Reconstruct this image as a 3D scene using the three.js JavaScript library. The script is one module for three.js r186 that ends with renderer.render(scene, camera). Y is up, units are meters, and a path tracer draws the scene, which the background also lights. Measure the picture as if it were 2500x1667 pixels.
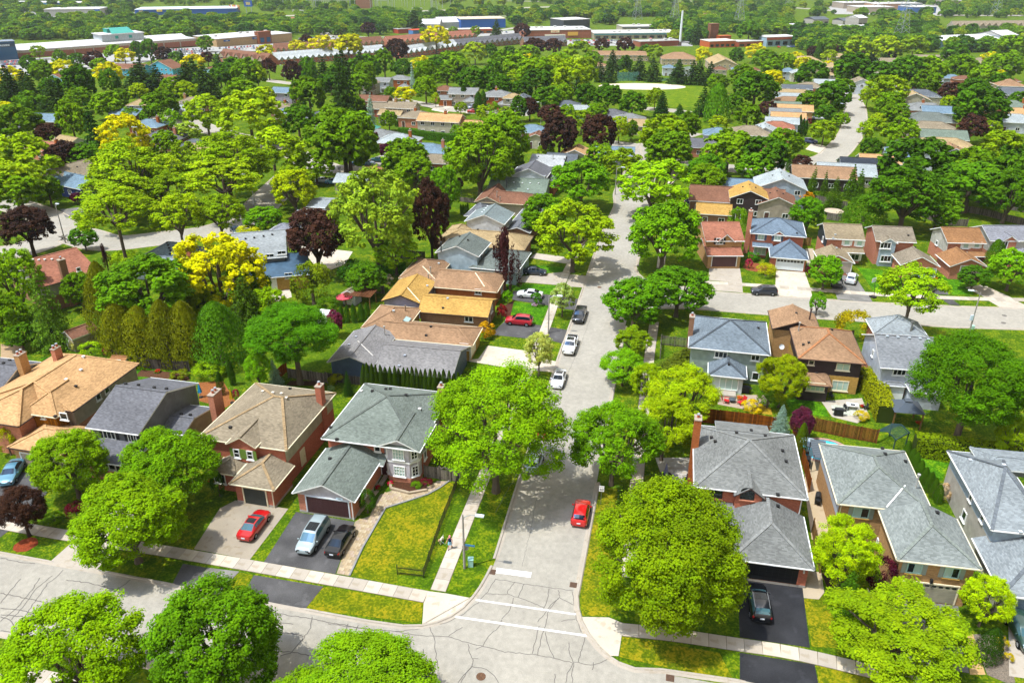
import * as THREE from 'three';
import { Sky } from 'three/addons/objects/Sky.js';
import { toCreasedNormals, mergeVertices } from 'three/addons/utils/BufferGeometryUtils.js';
import { MarchingCubes } from 'three/addons/objects/MarchingCubes.js';

// ---------- camera, sky, sun, exposure ----------
const EYE = 56,FOC = 1920,IW = 2500,IH = 1667,PITCH = Math.atan((833.5 + 125) / 1920);
const scene = new THREE.Scene();
const camera = new THREE.PerspectiveCamera(2 * Math.atan(833.5 / FOC) * 180 / Math.PI, 1.5,1,9000);
camera.position.set(0,EYE, 0); camera.rotation.x = -PITCH;
const sunDir = new THREE.Vector3(-2.56,6.6,1.15).normalize();
const sky = new Sky(); sky.name = 'sky'; sky.scale.setScalar(8000); sky.userData.kind = 'structure';
const su = sky.material.uniforms;
su.turbidity.value = 12; su.rayleigh.value = 0.15; su.mieCoefficient.value = 0.005; su.mieDirectionalG.value = 0.8;
su.sunPosition.value.copy(sunDir);
if (su.cloudCoverage) { su.cloudCoverage.value = 0.8; su.cloudDensity.value = 0.9; }
scene.add(sky);
scene.environmentIntensity = 0.22;
const sun = new THREE.DirectionalLight(new THREE.Color(1,0.95,0.85),3.3);
const KS = EYE / 52;
sun.position.copy(sunDir).multiplyScalar(400).add(new THREE.Vector3(0,0,-120)); sun.target.position.set(0,0,-120);
sun.castShadow = true; sun.shadow.mapSize.set(4096,4096);
Object.assign(sun.shadow.camera, { left: -220, right: 220, top: 220, bottom: -220, near: 10, far: 900 });
scene.add(sun, sun.target);
const renderer = new THREE.WebGLRenderer({ antialias: true });
renderer.setSize(1024,682); renderer.shadowMap.enabled = true;
renderer.toneMapping = THREE.LinearToneMapping; renderer.toneMappingExposure = 1.85;

// ---------- photo pixels to places on the ground (or at a known height) ----------
const SP = Math.sin(PITCH),CP = Math.cos(PITCH);
const T = (z) => z > -320 ? 0 : z > -700 ? (z + 320) * 0.084 : z > -1000 ? -31.92 + (z + 700) * 0.017 : -37;   // the land falls away beyond the houses
function P(x, y, h = 0) {
 const dx = (x - IW / 2) / FOC, dy = -(y - IH / 2) / FOC, wy = dy * CP - SP, wz = -dy * SP - CP; let t = (h - EYE) / wy;
 if (wz * t < -300) for (let i = 0; i < 40; i++) t = (h + T(wz * t) - EYE) / wy;
 return new THREE.Vector3(dx * t, h, wz * t);
}
const depthOf = (v) => -v.z * CP + (EYE - v.y - T(v.z)) * SP, pxPerM = (v) => FOC / depthOf(v);
const crop = (x0, y0) => (x, y, h = 0) => P(x0 + x / 2.61333, y0 + y / 2.61333, h);
const A = crop(0,1100),B = crop(800,1100),C = crop(1600,1100),D = crop(0,750),E = crop(700,750),F = crop(1600,750);
const G = crop(0,400),H = crop(800,400),I = crop(1600,400),J = crop(0,150),K = crop(800,150),L = crop(1600,150);
const M = crop(0,0),N = crop(800,0),O = crop(1600,0);

// ---------- random numbers and noise ----------
function mulberry(s) { return () => { s = (s + 0x6d2b79f5) | 0; let t = Math.imul(s ^ (s >>> 15),1 | s); t = (t + Math.imul(t ^ (t >>> 7),61 | t)) ^ t; return ((t ^ (t >>> 14)) >>> 0) / 4294967296; }; }
const R0 = mulberry(7);
const hash = (x, y, s) => { let n = Math.imul(x | 0,374761393) ^ Math.imul(y | 0,668265263) ^ Math.imul(s | 0,974634777); n = Math.imul(n ^ (n >>> 13),1274126177); return ((n ^ (n >>> 16)) >>> 0) / 4294967296; };
function vnoise(x, y, per, s) {   // value noise that repeats every `per` cells
 const xi = Math.floor(x), yi = Math.floor(y), fx = x - xi, fy = y - yi, ux = fx * fx * (3 - 2 * fx), uy = fy * fy * (3 - 2 * fy);
 const w = (k) => ((k % per) + per) % per, a = hash(w(xi), w(yi), s), b = hash(w(xi + 1), w(yi), s), c = hash(w(xi), w(yi + 1), s), d = hash(w(xi + 1), w(yi + 1), s);
 return a + (b - a) * ux + (c - a) * uy + (a - b - c + d) * ux * uy;
}
function fbm(u, v, base, oct, s) { let t = 0, a = 0.5, n = 0; for (let i = 0, p = base; i < oct; i++, p *= 2, a *= 0.5) { t += a * vnoise(u * p, v * p, p, s + i); n += a; } return t / n; }
function tex(n, metres, fn, srgb = true, m = n) {
 const d = new Uint8Array(n * m * 4);
 for (let y = 0; y < m; y++) for (let x = 0; x < n; x++) { const c = fn(x / n, y / m), i = (y * n + x) * 4; d[i] = Math.max(0,Math.min(255, c[0])); d[i + 1] = Math.max(0,Math.min(255, c[1])); d[i + 2] = Math.max(0,Math.min(255, c[2])); d[i + 3] = 255; }
 const t = new THREE.DataTexture(d, n, m); t.wrapS = t.wrapT = THREE.RepeatWrapping; t.magFilter = THREE.LinearFilter; t.minFilter = THREE.LinearMipmapLinearFilter; t.generateMipmaps = true;
 if (srgb) t.colorSpace = THREE.SRGBColorSpace; t.repeat.set(1 / metres, 1 / metres); t.needsUpdate = true; return t;
}
const grey = (g) => [g, g, g], mix = (a, b, t) => [a[0] + (b[0] - a[0]) * t, a[1] + (b[1] - a[1]) * t, a[2] + (b[2] - a[2]) * t], clamp01 = (t) => Math.max(0,Math.min(1, t)), sstep = (t, a, b) => { t = clamp01((t - a) / (b - a)); return t * t * (3 - 2 * t); };

// ---------- textures: what surfaces are made of ----------
function grassTex(seed, green, deep, dry, dryShare) {
 return tex(1024,26,(u, v) => {
 const big = fbm(u, v, 5,4, seed), mid = fbm(u, v, 24,3, seed + 20), fine = fbm(u, v, 160,2, seed + 40), blade = hash(u * 1024, v * 1024, seed);
 let c = mix(deep, green, sstep(mid * 0.5 + fine * 0.5,0.25,0.75));
 c = mix(c, dry, 0.85 * sstep(big * 0.3 + mid * 0.32 + fine * 0.38,0.6 - dryShare * 0.3,0.84 - dryShare * 0.22));
 const k = 0.78 + 0.28 * blade + 0.2 * (fine - 0.5);
 return [c[0] * k, c[1] * k, c[2] * k];
 });
}
const TX = {
 grass: grassTex(11,[104,134,14],[64,100,10],[138,142,24],0.25),
 lush: grassTex(71,[84,134,10],[46,92,8],[132,146,18],0.05),
 dryGrass: grassTex(41,[122,136,14],[84,110,12],[152,144,28],0.55),
 asphalt: tex(1024,22,(u, v) => { const a = fbm(u, v, 6,4,3), b = hash(u * 1024, v * 1024,5), s = fbm(u * 1, v * 1,60,2,9); return grey(222 + (a - 0.5) * 22 + (b - 0.5) * 40 + (s - 0.5) * 26); }),
 tar: tex(512,9,(u, v) => { const a = fbm(u, v, 5,4,13), b = hash(u * 512, v * 512,15), w = sstep(fbm(u, v, 9,3,19),0.66,0.8); return grey(200 + (a - 0.5) * 70 + (b - 0.5) * 60 + w * 26); }),
 concrete: tex(512,7,(u, v) => { const a = fbm(u, v, 6,4,23), b = hash(u * 512, v * 512,25), s = sstep(fbm(u, v, 14,3,29),0.6,0.8); return mix(grey(230 + (a - 0.5) * 30 + (b - 0.5) * 26),[190,180,160], s * 0.35); }),
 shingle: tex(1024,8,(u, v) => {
 const y = v * 8 / (8 / 57), r = Math.floor(y), x = u * 27 + (r % 2) * 0.5 + hash(r, 3,1) * 0.4, t = Math.floor(x), tone = hash(((t % 27) + 27) % 27, r, 4), g = hash(u * 1024, v * 1024,8), st = fbm(u, v, 4,4,51), seam = (y - r) < 0.1 ? 0.88 : 1;  // thin shadow line at each course edge is put into the shingle colour
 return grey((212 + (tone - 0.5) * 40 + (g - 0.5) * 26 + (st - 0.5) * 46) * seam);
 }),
 brick: tex(512,2.4,(u, v) => {
 const y = v * 32, r = Math.floor(y), x = u * 11 + (r % 2) * 0.5, t = Math.floor(x), fy = y - r, fx = x - t, tone = hash(t % 11, r, 61), g = hash(u * 512, v * 512,63);
 if (fy < 0.14 || fx < 0.05) return [205,196,184];
 return mix([196,190,186],[255,244,236], tone * 0.8 + g * 0.2);
 }),
 wood: tex(512,3.2,(u, v) => { const b = Math.floor(u * 22), t = hash(b, 2,71), g = fbm(u * 1, v * 0.25,64,3,73 + b), s = sstep(fbm(u, v, 10,3,79),0.55,0.75); return grey(150 + t * 70 + (g - 0.5) * 60 - s * 30); }),
 noise: tex(512,5,(u, v) => { const a = fbm(u, v, 8,5,83), b = hash(u * 512, v * 512,85); return grey(214 + (a - 0.5) * 60 + (b - 0.5) * 26); }),
 siding: tex(8,0.13,(u, v) => grey(v < 0.12 ? 40 : 120 + v * 120), false, 64),
 mulch: tex(256,2.2,(u, v) => { const b = hash(u * 90, v * 90,91), g = fbm(u, v, 20,3,93); return grey(150 + b * 90 + (g - 0.5) * 60); }),
};

// ---------- materials ----------
const mats = new Map();
function mat(key, hex, o = {}) {
 if (!mats.has(key)) { const m = new THREE.MeshPhysicalMaterial({ color: hex, roughness: 0.85, specularIntensity: (o.roughness ?? 0.85) > 0.8 ? 0.15 : 0.8, ...o }); m.name = key; mats.set(key, m); }
 return mats.get(key);
}
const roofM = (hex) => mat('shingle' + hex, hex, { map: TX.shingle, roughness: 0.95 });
const brickM = (hex) => mat('brick' + hex, hex, { map: TX.brick, roughness: 0.9 });
const sidingM = (hex) => mat('siding' + hex, hex, { map: TX.noise, bumpMap: TX.siding, bumpScale: 0.02, roughness: 0.6 });
const paintM = (hex) => mat('paint' + hex, hex, { map: TX.noise, roughness: 0.6 });
const plainM = (hex, r = 0.7) => mat('plain' + hex + r, hex, { roughness: r });
const metalM = (hex, r = 0.4) => mat('metal' + hex, hex, { roughness: r, metalness: 0.7 });
const woodM = (hex) => mat('wood' + hex, hex, { map: TX.wood, roughness: 0.9 });
const concM = (hex) => mat('concrete' + hex, hex, { map: TX.concrete, roughness: 0.95 });
const glassDark = new THREE.MeshPhysicalMaterial({ color: 0x18211f, roughness: 0.06, specularIntensity: 1 }); glassDark.name = 'window_glass_dark';
const glassCurtain = new THREE.MeshPhysicalMaterial({ color: 0x9fb8ac, roughness: 0.12, clearcoat: 1, clearcoatRoughness: 0.03 }); glassCurtain.name = 'window_glass_curtain';
const carGlass = new THREE.MeshPhysicalMaterial({ color: 0x0c1418, roughness: 0.04, specularIntensity: 1 }); carGlass.name = 'car_glass';
const carGlassPale = new THREE.MeshPhysicalMaterial({ color: 0x3d5a60, roughness: 0.05, specularIntensity: 1 }); carGlassPale.name = 'car_glass_pale';
const M_WHITE = plainM(0xd8dad6,0.5),M_BLACK = plainM(0x141516,0.6),M_RUBBER = plainM(0x121212,0.9);

// ---------- naming and adding ----------
const used = new Map();
function numbered(name) { const n = used.get(name) ?? 0; used.set(name, n + 1); return n ? name + '_' + String(n).padStart(3, '0') : name; }
function tag(o, label, category, group, kind) { if (label) o.userData.label = label; if (category) o.userData.category = category; if (group) o.userData.group = group; if (kind) o.userData.kind = kind; return o; }
function shade(o) { o.castShadow = o.receiveShadow = true; return o; }
function thing(name, label, category, pos, turn = 0, group) { const g = new THREE.Group(); g.name = numbered(name); if (pos) g.position.copy(pos); g.rotation.y = turn; tag(g, label, category, group); scene.add(g); return g; }
function part(parent, name, geo, m, label) { const o = shade(new THREE.Mesh(geo, m)); o.name = name; if (label) o.userData.label = label; parent.add(o); return o; }
function single(name, geo, m, label, category, group, kind) { const o = shade(new THREE.Mesh(geo, m)); o.name = numbered(name); tag(o, label, category, group, kind); scene.add(o); return o; }
function setting(name, geo, m) { const o = shade(new THREE.Mesh(geo, m)); o.name = numbered(name); o.userData.kind = 'structure'; scene.add(o); return o; }

// ---------- geometry collector ----------
const V = (x, y, z) => new THREE.Vector3(x, y, z),UP = V(0,1,0);
class Geo {
 constructor() { this.p = []; this.n = []; this.t = []; }
 poly(pts, flip) {
 if (flip) pts = [...pts].reverse();
 const n = V(0,0,0); for (let i = 0; i < pts.length; i++) { const a = pts[i], b = pts[(i + 1) % pts.length]; n.x += (a.y - b.y) * (a.z + b.z); n.y += (a.z - b.z) * (a.x + b.x); n.z += (a.x - b.x) * (a.y + b.y); }
 n.normalize(); const t = Math.abs(n.y) > 0.999 ? V(1,0,0) : V(0,0,0).crossVectors(UP, n).normalize(), b = V(0,0,0).crossVectors(n, t);
 for (let i = 1; i + 1 < pts.length; i++) for (const q of [pts[0], pts[i], pts[i + 1]]) { this.p.push(q.x, q.y, q.z); this.n.push(n.x, n.y, n.z); this.t.push(q.dot(t), q.dot(b)); }
 return this;
 }
 quad(a, b, c, d) { return this.poly([a, b, c, d]); }
 box(cx, cy, cz, sx, sy, sz, ry = 0) {
 const c = Math.cos(ry), s = Math.sin(ry), q = (x, y, z) => V(cx + x * sx / 2 * c + z * sz / 2 * s, cy + y * sy / 2, cz - x * sx / 2 * s + z * sz / 2 * c);
 const a = [q(-1,-1,-1), q(1,-1,-1), q(1,-1,1), q(-1,-1,1), q(-1,1,-1), q(1,1,-1), q(1,1,1), q(-1,1,1)];
 for (const f of [[3,2,6,7],[1,0,4,5],[2,1,5,6],[0,3,7,4],[7,6,5,4],[0,1,2,3]]) this.poly(f.map((i) => a[i]));
 return this;
 }
 bar(a, b, w, h) {   // square bar from a to b
 const d = b.clone().sub(a), l = d.length(); d.normalize(); const s = Math.abs(d.y) > 0.99 ? V(1,0,0) : V(0,0,0).crossVectors(d, UP).normalize(), u = V(0,0,0).crossVectors(s, d);
 const q = (p, i, j) => p.clone().addScaledVector(s, i * w / 2).addScaledVector(u, j * h / 2);
 const k = [[-1,-1],[1,-1],[1,1],[-1,1]];
 for (let i = 0; i < 4; i++) { const m = k[i], n = k[(i + 1) % 4]; this.poly([q(a, ...m), q(a, ...n), q(b, ...n), q(b, ...m)], true); }
 this.poly(k.map((m) => q(a, ...m))); this.poly(k.map((m) => q(b, ...m)), true); return this;
 }
 tube(a, b, r0, r1, n = 8, cap = true) {
 const d = b.clone().sub(a).normalize(), s = Math.abs(d.y) > 0.99 ? V(1,0,0) : V(0,0,0).crossVectors(d, UP).normalize(), u = V(0,0,0).crossVectors(s, d), q = (p, r, i) => p.clone().addScaledVector(s, Math.cos(i / n * 6.28318) * r).addScaledVector(u, Math.sin(i / n * 6.28318) * r);
 for (let i = 0; i < n; i++) this.poly([q(a, r0, i), q(a, r0, i + 1), q(b, r1, i + 1), q(b, r1, i)], true);
 if (cap) { const k = [...Array(n).keys()]; this.poly(k.map((i) => q(b, r1, i)), true); this.poly(k.map((i) => q(a, r0, i))); }
 return this;
 }
 prism(pts, y0, y1) {   // outline [x, z] seen from above, any turn
 let ar = 0; for (let i = 0; i < pts.length; i++) { const a = pts[i], b = pts[(i + 1) % pts.length]; ar += a[0] * b[1] - b[0] * a[1]; }
 if (ar > 0) pts = [...pts].reverse();
 const n = pts.length; for (let i = 0; i < n; i++) { const a = pts[i], b = pts[(i + 1) % n]; this.poly([V(a[0], y0, a[1]),V(b[0], y0, b[1]),V(b[0], y1, b[1]),V(a[0], y1, a[1])]); }
 return this.flat(pts, y1);
 }
 flat(pts, y) {   // any simple outline as a level sheet facing up
 const c = pts.map((q) => new THREE.Vector2(q[0], q[1])), f = THREE.ShapeUtils.triangulateShape(c, []);
 for (const [i, j, k] of f) { let t = [i, j, k].map((m) => V(c[m].x, y, c[m].y)); const e = V(0,0,0).crossVectors(t[1].clone().sub(t[0]), t[2].clone().sub(t[0])); if (e.y < 0) t = [t[0], t[2], t[1]]; for (const q of t) { this.p.push(q.x, q.y, q.z); this.n.push(0,1,0); this.t.push(q.x, q.z); } }
 return this;
 }
 make() { const g = new THREE.BufferGeometry(); g.setAttribute('position', new THREE.Float32BufferAttribute(this.p, 3)); g.setAttribute('normal', new THREE.Float32BufferAttribute(this.n, 3)); g.setAttribute('uv', new THREE.Float32BufferAttribute(this.t, 2)); return g; }
}
const xz = (v) => [v.x, v.z];
function offsetLine(pts, d) {   // pts: [x, z]; shift to the right-hand side seen from above walking along
 return pts.map((p, i) => { const a = pts[Math.max(0, i - 1)], b = pts[Math.min(pts.length - 1, i + 1)], l = Math.hypot(b[0] - a[0], b[1] - a[1]) || 1; return [p[0] - (b[1] - a[1]) / l * d, p[1] + (b[0] - a[0]) / l * d]; });
}
function smoothLine(pts, n = 6) {
 const c = new THREE.CatmullRomCurve3(pts.map((p) => V(p[0],0, p[1])), false, 'centripetal'); return c.getSpacedPoints((pts.length - 1) * n).map(xz);
}
function ribbon(geo, left, right, y) { for (let i = 0; i + 1 < left.length; i++) geo.poly([V(left[i][0], y, left[i][1]),V(right[i][0], y, right[i][1]),V(right[i + 1][0], y, right[i + 1][1]),V(left[i + 1][0], y, left[i + 1][1])]); return geo; }
function sheetUp(geo) { const g = geo.make(), n = g.getAttribute('normal'), p = g.getAttribute('position'), t = g.getAttribute('uv'); for (let i = 0; i < n.count; i += 3) if (n.getY(i) < 0) { for (const at of [p, t]) { const k = at.itemSize, a = at.array; for (let c = 0; c < k; c++) { const s = a[(i + 1) * k + c]; a[(i + 1) * k + c] = a[(i + 2) * k + c]; a[(i + 2) * k + c] = s; } } } for (let i = 0; i < n.count; i++) { n.setXYZ(i, 0,1,0); t.setXY(i, p.getX(i), p.getZ(i)); } return g; }

// ---------- vegetation ----------
const CROP = new Map([[A, [0,1100]],[B, [800,1100]],[C, [1600,1100]],[D, [0,750]],[E, [700,750]],[F, [1600,750]],[G, [0,400]],[H, [800,400]],[I, [1600,400]],[J, [0,150]],[K, [800,150]],[L, [1600,150]],[M, [0,0]],[N, [800,0]],[O, [1600,0]]]);
class Leaves {
 constructor(seed) { this.r = mulberry(seed); this.p = []; this.n = []; this.c = []; this.i = []; }
 dir() { const r = this.r, z = r() * 2 - 1, a = r() * 6.28318, s = Math.sqrt(1 - z * z); return V(s * Math.cos(a), z, s * Math.sin(a)); }
 leaf(pos, nrm, s, tone, warm) {
 const r = this.r, n = nrm.normalize(), t = this.dir().cross(n).normalize(), b = V(0,0,0).crossVectors(n, t), k = this.p.length / 3, l = s * (0.75 + 0.5 * r()), w = l * 0.72, bend = l * 0.25;
 const q = [pos.clone().addScaledVector(t, -l), pos.clone().addScaledVector(b, -w).addScaledVector(n, bend), pos.clone().addScaledVector(t, l), pos.clone().addScaledVector(b, w).addScaledVector(n, bend)];
 for (const v of q) { this.p.push(v.x, v.y, v.z); this.n.push(n.x, n.y, n.z); this.c.push(tone * (1 + 0.3 * warm), tone * (1 + 0.12 * warm), tone * (1 - 0.25 * warm)); }
 this.i.push(k, k + 1, k + 2, k, k + 2, k + 3);
 }
 make() { const g = new THREE.BufferGeometry(); g.setAttribute('position', new THREE.Float32BufferAttribute(this.p, 3)); g.setAttribute('normal', new THREE.Float32BufferAttribute(this.n, 3)); g.setAttribute('color', new THREE.Float32BufferAttribute(this.c, 3)); g.setIndex(this.i); return g; }
}
const LOD = [[1,0.0215],[0.3,0.039],[0.11,0.073],[0.038,0.125],[1.6,0.016]];   // share of the leaves, leaf size
/** A crown of uneven lobes, each lobe a shell of leafy sprigs with gaps between them. */
function lobed(L_, q, o) {
 const r = L_.r, K = o.lobes, total = o.leaves * q, s = LOD[o.lod][1] * (o.size ?? 1), per = Math.max(4,Math.round(o.sprigs * Math.pow(q, 0.45))), n = Math.max(2,Math.round(total / K / per));
 for (let k = 0; k < K; k++) {
 const y = 1 - (k + 0.5) / K * (o.low ?? 1.55), a = k * 2.39996 + (r() - 0.5) * 0.9, d = V(Math.cos(a) * Math.sqrt(Math.max(0,1 - y * y)), y, Math.sin(a) * Math.sqrt(Math.max(0,1 - y * y))), lr = o.r0 + o.r1 * r(), c = d.clone().multiplyScalar((1.02 - lr) * (0.8 + 0.28 * r())), tone = 0.88 + 0.24 * r();
 c.y *= o.flat ?? 1;
 for (let i = 0; i < per; i++) {
 const e = L_.dir().addScaledVector(d, 0.75).addScaledVector(UP, 0.3).normalize(), cr = (o.c0 + o.c1 * r()) * (0.7 + 0.6 * r()), m = c.clone().addScaledVector(e, lr * (0.55 + 0.47 * Math.sqrt(r()))), tn = tone * (0.82 + 0.36 * r()), warm = r();
 if (o.flat) m.y = c.y + (m.y - c.y) * 0.75;
 for (let j = 0; j < n; j++) {
 const f = L_.dir(), w = Math.cbrt(r()) * 1.1, pos = V(m.x + f.x * cr * w, m.y + f.y * cr * w * o.thin - (o.droop ?? 0) * w * w, m.z + f.z * cr * w);
 L_.leaf(pos, f.multiplyScalar(0.6).addScaledVector(L_.dir(),0.6).addScaledVector(UP, 0.55).addScaledVector(e, 0.35), s, tn * (0.85 + 0.3 * r()), warm);
 }
 }
 }
}
const SHAPES = {
 maple(L_, q, o) { lobed(L_, q, { ...o, lobes: 18, sprigs: 38, leaves: 50000, r0: 0.3, r1: 0.2, c0: 0.07, c1: 0.05, thin: 0.75 }); },
 ash(L_, q, o) { lobed(L_, q, { ...o, lobes: 19, sprigs: 22, leaves: 36000, r0: 0.24, r1: 0.2, c0: 0.075, c1: 0.06, thin: 0.65, size: 0.95 }); },
 locust(L_, q, o) { lobed(L_, q, { ...o, lobes: 20, sprigs: 26, leaves: 36000, r0: 0.22, r1: 0.18, c0: 0.08, c1: 0.06, thin: 0.55, droop: 0.02, low: 1.45, size: 0.85 }); },
 spruce(L_, q, o) {   // tiers of drooping boughs on a cone
 const r = L_.r, tiers = Math.round(24 * Math.pow(q, 0.22)), s = LOD[o.lod][1] * 0.9, tot = 22000 * q, wsum = tiers / 2;
 for (let k = 0; k < tiers; k++) {
 const f = (k + 0.5) / tiers, R = Math.pow(1 - f, 0.85) * (0.9 + 0.2 * r()) + 0.03, y0 = -1 + 2 * f, nb = Math.max(4,Math.round(5 + 11 * (1 - f))), per = Math.max(3,Math.round(tot * (1 - f) / wsum / nb));
 for (let b = 0; b < nb; b++) {
 const a = (b + r()) / nb * 6.28318, len = R * (0.75 + 0.4 * r()), tone = 0.78 + 0.4 * r();
 for (let j = 0; j < per; j++) { const m = Math.sqrt(r()), w = 0.07 + 0.09 * m * R * 2, pos = V(Math.cos(a) * len * m + (r() - 0.5) * w, y0 - m * len * 0.22 + (r() - 0.5) * 0.05,Math.sin(a) * len * m + (r() - 0.5) * w); L_.leaf(pos, L_.dir().multiplyScalar(0.8).addScaledVector(UP, 0.8).addScaledVector(V(Math.cos(a),0,Math.sin(a)),0.4), s, tone * (0.85 + 0.3 * r()), r() * 0.4); }
 }
 }
 },
 cedar(L_, q, o) {   // dense flame of upright sprays
 const r = L_.r, n = Math.round(22000 * q), s = LOD[o.lod][1] * 0.95;
 for (let k = 0; k < n; k++) {
 const y = -1 + 2 * Math.pow(r(),0.85), f = (y + 1) / 2, a = r() * 6.28318, lump = 0.7 + 0.38 * vnoise(a * 1.6 + 9, f * 7,64, o.seed) + 0.26 * vnoise(a * 5 + 2, f * 20,64, o.seed + 3),R = (0.82 + 0.18 * Math.sin(Math.min(1, f * 3) * 1.57)) * Math.pow(Math.max(0.001,1 - Math.pow(f, 2.4)),0.6) * lump, m = 0.78 + 0.25 * r(), out = V(Math.cos(a),0.15,Math.sin(a));
 L_.leaf(V(Math.cos(a) * R * m, y, Math.sin(a) * R * m), out.addScaledVector(L_.dir(),0.55), s, 0.8 + 0.4 * r(), r() * 0.5);
 }
 },
 shrub(L_, q, o) {
 const r = L_.r, n = Math.round(34 * Math.pow(q, 0.25)), per = Math.round(8000 * q / n), s = LOD[o.lod][1] * 1.25;
 for (let k = 0; k < n; k++) {
 const d = L_.dir(); if (d.y < -0.7) d.y *= -1; const cr = 0.24 + 0.14 * r(), rad = 0.72, c = V(d.x * rad, d.y * rad, d.z * rad), tone = 0.82 + 0.36 * r(), warm = r();
 for (let j = 0; j < per; j++) { const e = L_.dir().addScaledVector(d, 0.7).addScaledVector(UP, 0.2).normalize(), pos = c.clone().addScaledVector(e, cr * (0.6 + 0.5 * r())); L_.leaf(pos, e.addScaledVector(L_.dir(),0.6), s, tone * (0.85 + 0.3 * r()), warm); }
 }
 },
 weeping(L_, q, o) {
 const r = L_.r, n = Math.round(70 * Math.pow(q, 0.4)), per = Math.round(11000 * q / n), s = LOD[o.lod][1];
 for (let k = 0; k < n; k++) {
 const a = r() * 6.28318, top = -0.1 + 1.1 * Math.pow(r(),0.8), rr = (1.05 - top * 0.85) * (0.35 + 0.6 * r()), x = Math.cos(a) * rr, z = Math.sin(a) * rr, len = 0.4 + 0.7 * r(), tone = 0.75 + 0.5 * r();
 for (let j = 0; j < per; j++) { const m = r(), y = Math.max(-1, top - m * len); L_.leaf(V(x + (r() - 0.5) * 0.16, y, z + (r() - 0.5) * 0.16),V(Math.cos(a),0.3,Math.sin(a)).addScaledVector(L_.dir(),0.7), s, tone * (0.85 + 0.3 * r()), r()); }
 }
 },
};
const leafM = (hex) => { const k = 'leaf' + hex; if (!mats.has(k)) { const m = new THREE.MeshPhysicalMaterial({ color: hex, roughness: 0.9, transmission: 0.3, thickness: 0, specularIntensity: 0.06, vertexColors: true, side: THREE.DoubleSide }); m.color.r *= 1.1; m.color.g *= 1.02; m.name = k; mats.set(k, m); } return mats.get(k); };
const bark = mat('bark', 0x6a5f52, { map: TX.noise, roughness: 1 }), barkDark = mat('bark_dark', 0x453a30, { map: TX.noise, roughness: 1 });
// kind: [shape, colours, clear trunk as share of width, height as share of width, trunk radius share, category words]
const KIND = {
 maple: ['maple', [0x5c8806,0x669206,0x547e06],0.1,0.95,0.032, 'maple tree'],
 deep: ['maple', [0x42700a, 0x49780a, 0x3c680a],0.1,0.95,0.034, 'maple tree'],
 olive: ['maple', [0x6f9006,0x789608,0x668806],0.14,0.92,0.034, 'maple tree'],
 ash: ['ash', [0x6e9a04,0x78a406,0x649004],0.14,0.9,0.026, 'ash tree'],
 lime: ['ash', [0x7c9e08,0x86a60a, 0x729608],0.12,0.9,0.026, 'locust tree'],
 locust: ['locust', [0x7ca208,0x86aa0a, 0x729808],0.25,0.7,0.024, 'locust tree'],
 gold: ['ash', [0xb4bc00,0xacb802,0xbcc002],0.24,0.85,0.026, 'golden locust'],
 crimson: ['maple', [0x3e2c24,0x44302a, 0x382a26],0.2,0.95,0.034, 'crimson maple'],
 ruby: ['shrub', [0x601a2c, 0x581828,0x6a2034],0.1,0.85,0.04, 'red shrub'],
 plum: ['maple', [0x4c1c3a, 0x55223c, 0x451a34],0.2,1.0,0.035, 'purple tree'],
 spruce: ['spruce', [0x2e5414,0x355c16,0x294d16],0.04,1.7,0.05, 'spruce'],
 bluespruce: ['spruce', [0x86a89c, 0x7c9e94,0x8fb0a2],0.04,1.6,0.05, 'blue spruce'],
 pine: ['spruce', [0x2f4c1a, 0x35521c, 0x2b4618],0.06,1.5,0.05, 'pine tree'],
 cedar: ['cedar', [0x38600e, 0x3e680e, 0x33580e],0.0,3.2,0.05, 'cedar'],
 bigcedar: ['cedar', [0x76840e, 0x7e8c10,0x6e7c0e],0.0,2.0,0.05, 'cedar'],
 greencedar: ['cedar', [0x4c8010,0x528612,0x477a10],0.0,1.7,0.05, 'cedar'],
 shrub: ['shrub', [0x55820a, 0x5e8c0c, 0x4c780c],0.0,0.85,0.04, 'shrub'],
 goldshrub: ['shrub', [0xa8a208,0xb0a60a, 0x9c9a08],0.0,0.85,0.04, 'shrub'],
 blossom: ['shrub', [0xb8a890,0xb0a48c, 0xc0b098],0.1,0.95,0.04, 'blossom shrub'],
 silver: ['ash', [0x84a62c, 0x8aac34,0x7ca026],0.25,1.0,0.028, 'silver maple'],
 weeping: ['weeping', [0x3a2226,0x402428,0x351f24],0.0,1.5,0.05, 'weeping beech'],
};
const crownGeos = new Map();
function crownGeo(shape, lod, v) {
 const k = shape + lod + v; if (!crownGeos.has(k)) { const l = new Leaves(lod * 97 + v * 13 + shape.length * 7 + shape.charCodeAt(0)); SHAPES[shape](l, LOD[lod][0], { lod, seed: v * 31 + 5 }); crownGeos.set(k, l.make()); } return crownGeos.get(k);
}
const branchGeos = new Map();
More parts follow.
